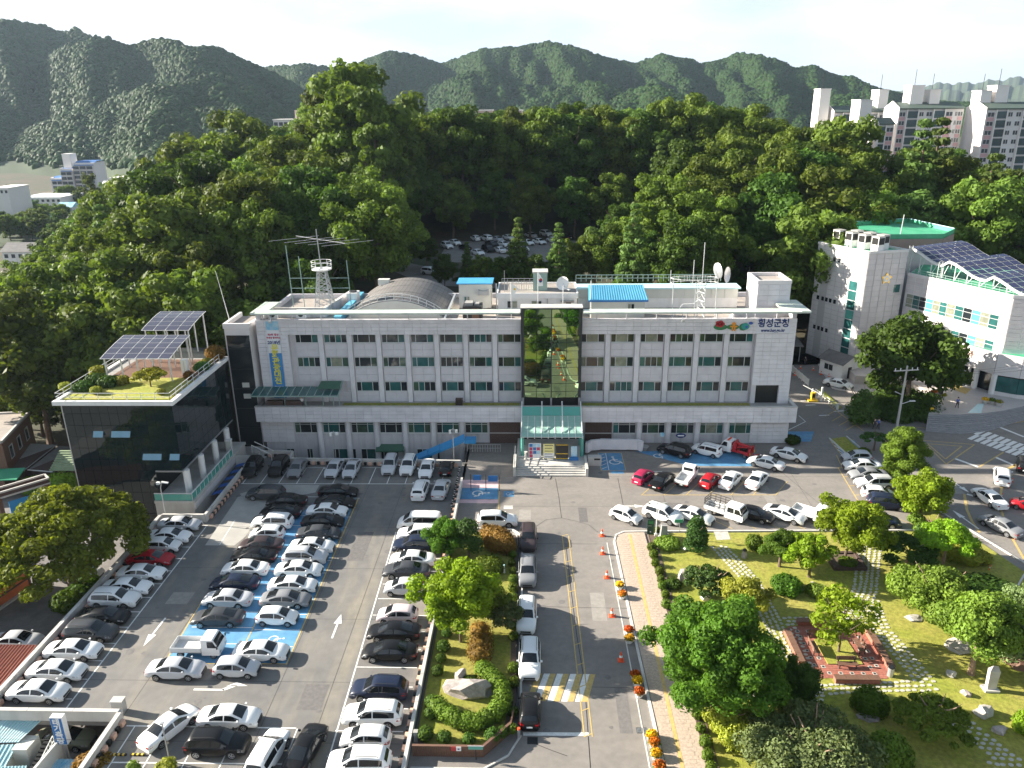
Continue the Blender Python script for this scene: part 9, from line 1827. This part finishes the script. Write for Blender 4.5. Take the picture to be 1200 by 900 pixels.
# shrubs along the alley
for i,(px,py,s)in enumerate(((92,702,1.0),(80,712,1.1),(104,690,.9),(38,575,1.2))):
 bush(px,py,bush_mesh(95+i,1.3,1.6,.2,'leaf' if i!=3 else 'leaf_bright',5),['loose green shrub below the alley parapet','spreading green shrub at the end of the alley shrub bed','dark shrub in front of the white SUV in the alley','bright green bush beside the green roofed house'][i],s=s,z=-3.2)
bush(72,575,bush_mesh(99,2.3,2.4,.22,'leaf_bright',6),'bright green rounded bush beside the red brick wall',z=-3.2);bush(118,905,bush_mesh(100,1.1,1.6,.16,'leaf_rust',5),'rust brown shrub at the bottom edge by the empty stall',z=-1.2);bush(105,905,bush_mesh(101,1.0,1.5,.16,'leaf_rust',4),'brownish round shrub beside the lower blue roof',z=-1.2);bush(196,905,bush_mesh(102,.7,1.1,.15,'leaf_yel',3),'yellow green shrub at the bottom edge below the white sedan',z=0);bush(157,905,bush_mesh(103,.5,.9,.14,'leaf_jun',3),'small pale shrub at the bottom edge',z=0)
# roof garden planting
RG=gz+.2
def rbush(x,y,me,label,s=1.0):t=thing('roof_shrub',(x,y,RG),label,'shrub');t.scale=(s,)*3;instance(STEM,'stem',t,(0,0,0));instance(me,'foliage',t,(0,0,0))
x,y=P(177,453,RG);t=thing('roof_pine',(x,y,RG),'small spreading pine in the middle of the roof garden','pine');instance(trunk_mb(1.5,.1,6,109).mesh('roof_pine_trunk','bark'),'trunk',t,(0,0,0));instance(crown_mesh('roof_pine_crown',pad_lobes(41,1.9,1.2,1.0,26,.5,.45),.2,.85,'leaf_yel',411,cap=130),'crown',t,(0,0,0))
RM=bush_mesh(104,.7,1.0,.16,'leaf_yel',3);RMd=bush_mesh(105,.9,.9,.16,'leaf_pine',4);RMr=bush_mesh(106,.9,1.5,.16,'leaf_rust',4)
for px,py,me,lb,s in((144,450,RM,'yellow green shrub left of the small roof pine',1.1),(116,441,RM,'yellow shrub by the posts of the front solar array',1.4),(113,449,RMd,'dark flat shrub on the roof garden edge',1.3),(98,457,RMd,'dark low shrub in the roof garden corner',1.2),(127,452,RMd,'dark green hedge clump beside the roof garden path',1.3),(77,457,RM,'small yellow shrub at the roof corner rail',1.0),(113,461,RM,'small yellow shrub at the front roof rail',.9),(253,421,RMr,'rust brown shrub by the link tower on the roof garden',1.3),(237,433,RMd,'green shrub by the side rail of the roof garden',1.1),(243,428,RM,'pale shrub by the side rail behind another',1.0),(222,444,RMr,'reddish low shrub along the side roof rail',.7),(189,462,RM,'low pale plant at the front roof rail near the corner',.7)):rbush(*P(px,py,RG),me,lb,s)
# ------------------------------------------------------------------ the wooded hill
SPECIAL=[]
PLACE=[(150,'by the town edge'),(262,'over the glass building'),(400,'over the lattice tower'),(530,'over the barrel roof'),(680,'over the penthouse'),(870,'over the long roof shed'),(960,'behind the lift tower'),(9999,'behind the council building')]
HUE={'forest0':'olive green broadleaf tree','forest1':'dark green broadleaf tree','forest2':'fresh green broadleaf tree','conifer':'slender conifer','redpine':'red barked pine'}
def skytree(px,pyt,Y,key,label=None,group=None,width=None):
 x,zt=Q(px,pyt,Y);zg=float(ground_h(x,Y));H0={'tall':25.5,'conifer':15.8,'larch':16.3,'redpine':13.5}.get(key,16.2);s=max(.45,(zt-zg)/H0);w=width or 1.0
 if label is None:label='%s on the crest of the wood %s'%(HUE[key],[n for m_,n in PLACE if px<m_][0]);group=label+' (alike)'
 SPECIAL.append((x,Y));t=place(key,x,Y,s,label=label,group=group);t.scale=(s*w,s*w,s);return t
skytree(398,76,205,'tall','tallest pale green tree rising above the whole wooded hill',width=.95);skytree(438,104,196,'tall','second tall pale tree just right of the tallest one',width=.85);skytree(372,108,214,'tall','pale tall tree on the left flank of the tallest one',width=.9);skytree(418,92,210,'forest0','broad pale crown between the two tallest trees')
skytree(262,142,225,'forest0','rounded treetop standing out beside the blue roofed white block');skytree(248,158,215,'forest2','sunlit treetop in front of the blue roofed white block')
skytree(992,138,210,'forest2','round bright treetop in front of the apartment towers');skytree(1085,142,185,'conifer','tall bright conifer in front of the pink apartment block',width=1.0);skytree(1105,140,190,'conifer','taller twin of the bright conifer before the apartment block',width=1.0);skytree(1168,182,178,'conifer','dark pine before the gabled apartment block',width=1.2)
skytree(103,204,330,'tall','slender pale poplar in front of the stepped apartments',width=.7)
skytree(607,256,150,'conifer','pale topped conifer just left of the tank house');skytree(655,262,146,'conifer','bare greyish conifer just right of the tank house');skytree(547,284,158,'conifer','short dark conifer below the hill car park');skytree(745,240,140,'conifer','pointed conifer over the blue roofed shed');skytree(780,205,165,'forest2','bright fresh treetop above the long white shed');skytree(826,235,150,'forest0','large sunlit crown above the long white shed')
for k_,px,pyt,Y in(('forest1',540,127,235),('forest2',470,140,225),('forest0',300,168,215),('forest1',335,158,225),('forest2',575,138,240),('forest0',610,132,245),('forest2',640,128,245),('forest0',700,130,245),('forest1',735,132,245),('forest0',770,126,240),('forest0',805,119,238),('forest2',845,127,238),('forest0',880,131,235),('forest2',905,142,230),('forest0',940,158,215),('forest1',965,152,225),('forest0',1025,203,215),('forest1',1060,200,205),('forest2',1135,196,205),('forest0',1190,204,200),('forest1',1215,208,195),('forest2',500,132,238),('forest1',672,122,250),('forest0',220,178,205),('forest1',190,195,195),('forest0',160,215,185),('forest2',130,232,180)):
 skytree(px,pyt,Y,k_)
SKY=[(-60,330),(0,322),(55,316),(76,285),(95,256),(112,236),(160,212),(220,176),(300,165),(345,150),(370,108),(440,105),(475,138),(520,131),(600,134),(700,129),(770,124),(805,119),(870,130),(905,142),(950,158),(985,152),(1002,168),(1028,202),(1060,197),(1080,172),(1100,168),(1122,180),(1150,200),(1200,204),(1270,205)]
def proj(x,y,z):
 v=Vector((x,y,z-CAM_H));w=v.dot(CF);return 600+F_PX*v.dot(CR)/w,450-F_PX*v.dot(CU)/w
for px,pyt,Y,k_,lb in((520,306,152,'forest1','low dark tree above the barrel roof below the hill car park'),(566,303,150,'forest2','low fresh tree behind the thin blue roofed shed'),(588,309,148,'forest1','low dark tree left of the penthouse below the hill car park'),(628,300,146,'forest1','low dark tree right behind the tank house'),(676,282,150,'forest0','mid sized tree right of the tank house conifers'),(700,262,152,'redpine','red barked pine leaning over the blue roofed shed'),(722,268,148,'forest0','rounded tree right behind the blue roofed shed'),(500,300,176,'forest1','dark tree on the bend of the hill lane'),(470,262,172,'forest2','tall tree with a bare trunk beside the hill lane')):skytree(px,pyt,Y,k_,lb)
rs=random.Random(21);fill=[]
def ok(x,y):
 if-29<x<31 and 178<y<214:return False
 if 150<y<196 and-52<x<12:
  for(a,c)in zip(LN[:-1],LN[1:]):
   d=Vector((c[0]-a[0],c[1]-a[1]));f=max(0,min(1,(Vector((x-a[0],y-a[1]))).dot(d)/d.length_squared))
   if(Vector((x-a[0]-d.x*f,y-a[1]-d.y*f))).length<8:return False
 if x>36 and y<150 and x<60:return False
 if x>55 and y<172:return False
 if-62<x<-38 and y<112:return False
 if x>-44 and y<128:return False
 if-29<x<13 and 124<y<178:return rs.random()<.06
 return True
y=112.0
while y<300:
 st_=9.2 if y<150 else 11.0
 x=-170.0+rs.uniform(0,6)
 while x<170:
  X,Y=x+rs.uniform(-2.4,2.4),y+rs.uniform(-2.4,2.4);g_=float(ground_h(X,Y))
  if abs(math.atan2(X,Y))<R(35)and(Y<262 or g_>18)and ok(X,Y)and all((X-a)**2+(Y-c)**2>20 for a,c in SPECIAL):fill.append((X,Y))
  x+=st_
 y+=st_*.92
seen=np.full(140,999.0)
for(X,Y)in sorted(fill,key=lambda q:math.hypot(*q)):
 right=X>15
 key=rs.choices(['forest0','forest1','forest2','conifer','redpine'],[5,4,3,1.8 if right else .6,1.4 if right else .4])[0]
 s=rs.uniform(.88,1.2)*(1.42 if Y>150 else(1.08 if X>-44 else 1.25))
 if-22<X<20 and Y<182:s*=.5
 if 214<=Y<232 and-26<X<30:s*=.6
 if 10<X<52 and 143<Y<172:s*=.5
 if 14<X<60 and Y<143:s*=.62 if X>29 else .8
 g_=float(ground_h(X,Y));H0={'conifer':15.8,'redpine':13.5}.get(key,16.2)
 px_,py_=proj(X,Y,g_+H0*s);lim=np.interp(px_,[q[0]for q in SKY],[q[1]for q in SKY])+rs.uniform(-2,9)
 if py_<lim:
  zt=Q(px_,lim,Y)[1];s=(zt-g_)/H0
 if s<.32:continue
 py_=proj(X,Y,g_+H0*s)[1];hw=5.5*s*F_PX/math.hypot(X,Y);c0_,c1_=int(max(0,min(138,(px_-hw+100)/10))),int(max(1,min(139,(px_+hw+100)/10)))+1
 if py_>seen[c0_:c1_].max()+5:continue
 seen[c0_:c1_]=np.minimum(seen[c0_:c1_],py_+6*s)
 pl_=[n for m_,n in PLACE if px_<m_][0];dp_='at the front of the wood' if Y<150 else('half way up the wood' if Y<205 else 'high in the wood')
 lb='%s %s %s'%(HUE[key],dp_,pl_);place(key,X,Y,s,label=lb,group=lb+' (alike)')
for(px,py,s,key)in((20,420,1.1,'forest2'),(60,400,1.15,'forest0'),(95,385,1.1,'forest1'),(40,380,1.1,'forest0'),(10,455,.95,'forest2'),(50,465,1.0,'forest0'),(80,445,1.05,'forest1'),(20,500,.8,'forest2'),(50,510,.75,'forest2'),(75,500,.7,'forest2')):
 x,y=P(px,py,-3.2);place(key,x,y,s,label='broadleaf tree growing between the glass building and the brown brick house',group='trees beside the glass building')
for i in range(110):
 px=rs.uniform(-10,128);py=rs.uniform(238,318);x,y=P(px,py,-5)
 if py>285 and px<58:continue
 k_=rs.choice(['forest0','forest1','forest2']);lb='low %s among the houses of the town, %s'%(HUE[k_],'nearer the tall wood' if px>100 else 'nearer the picture edge');place(k_,x,y,rs.uniform(.45,.8),label=lb,group=lb+' (alike)')
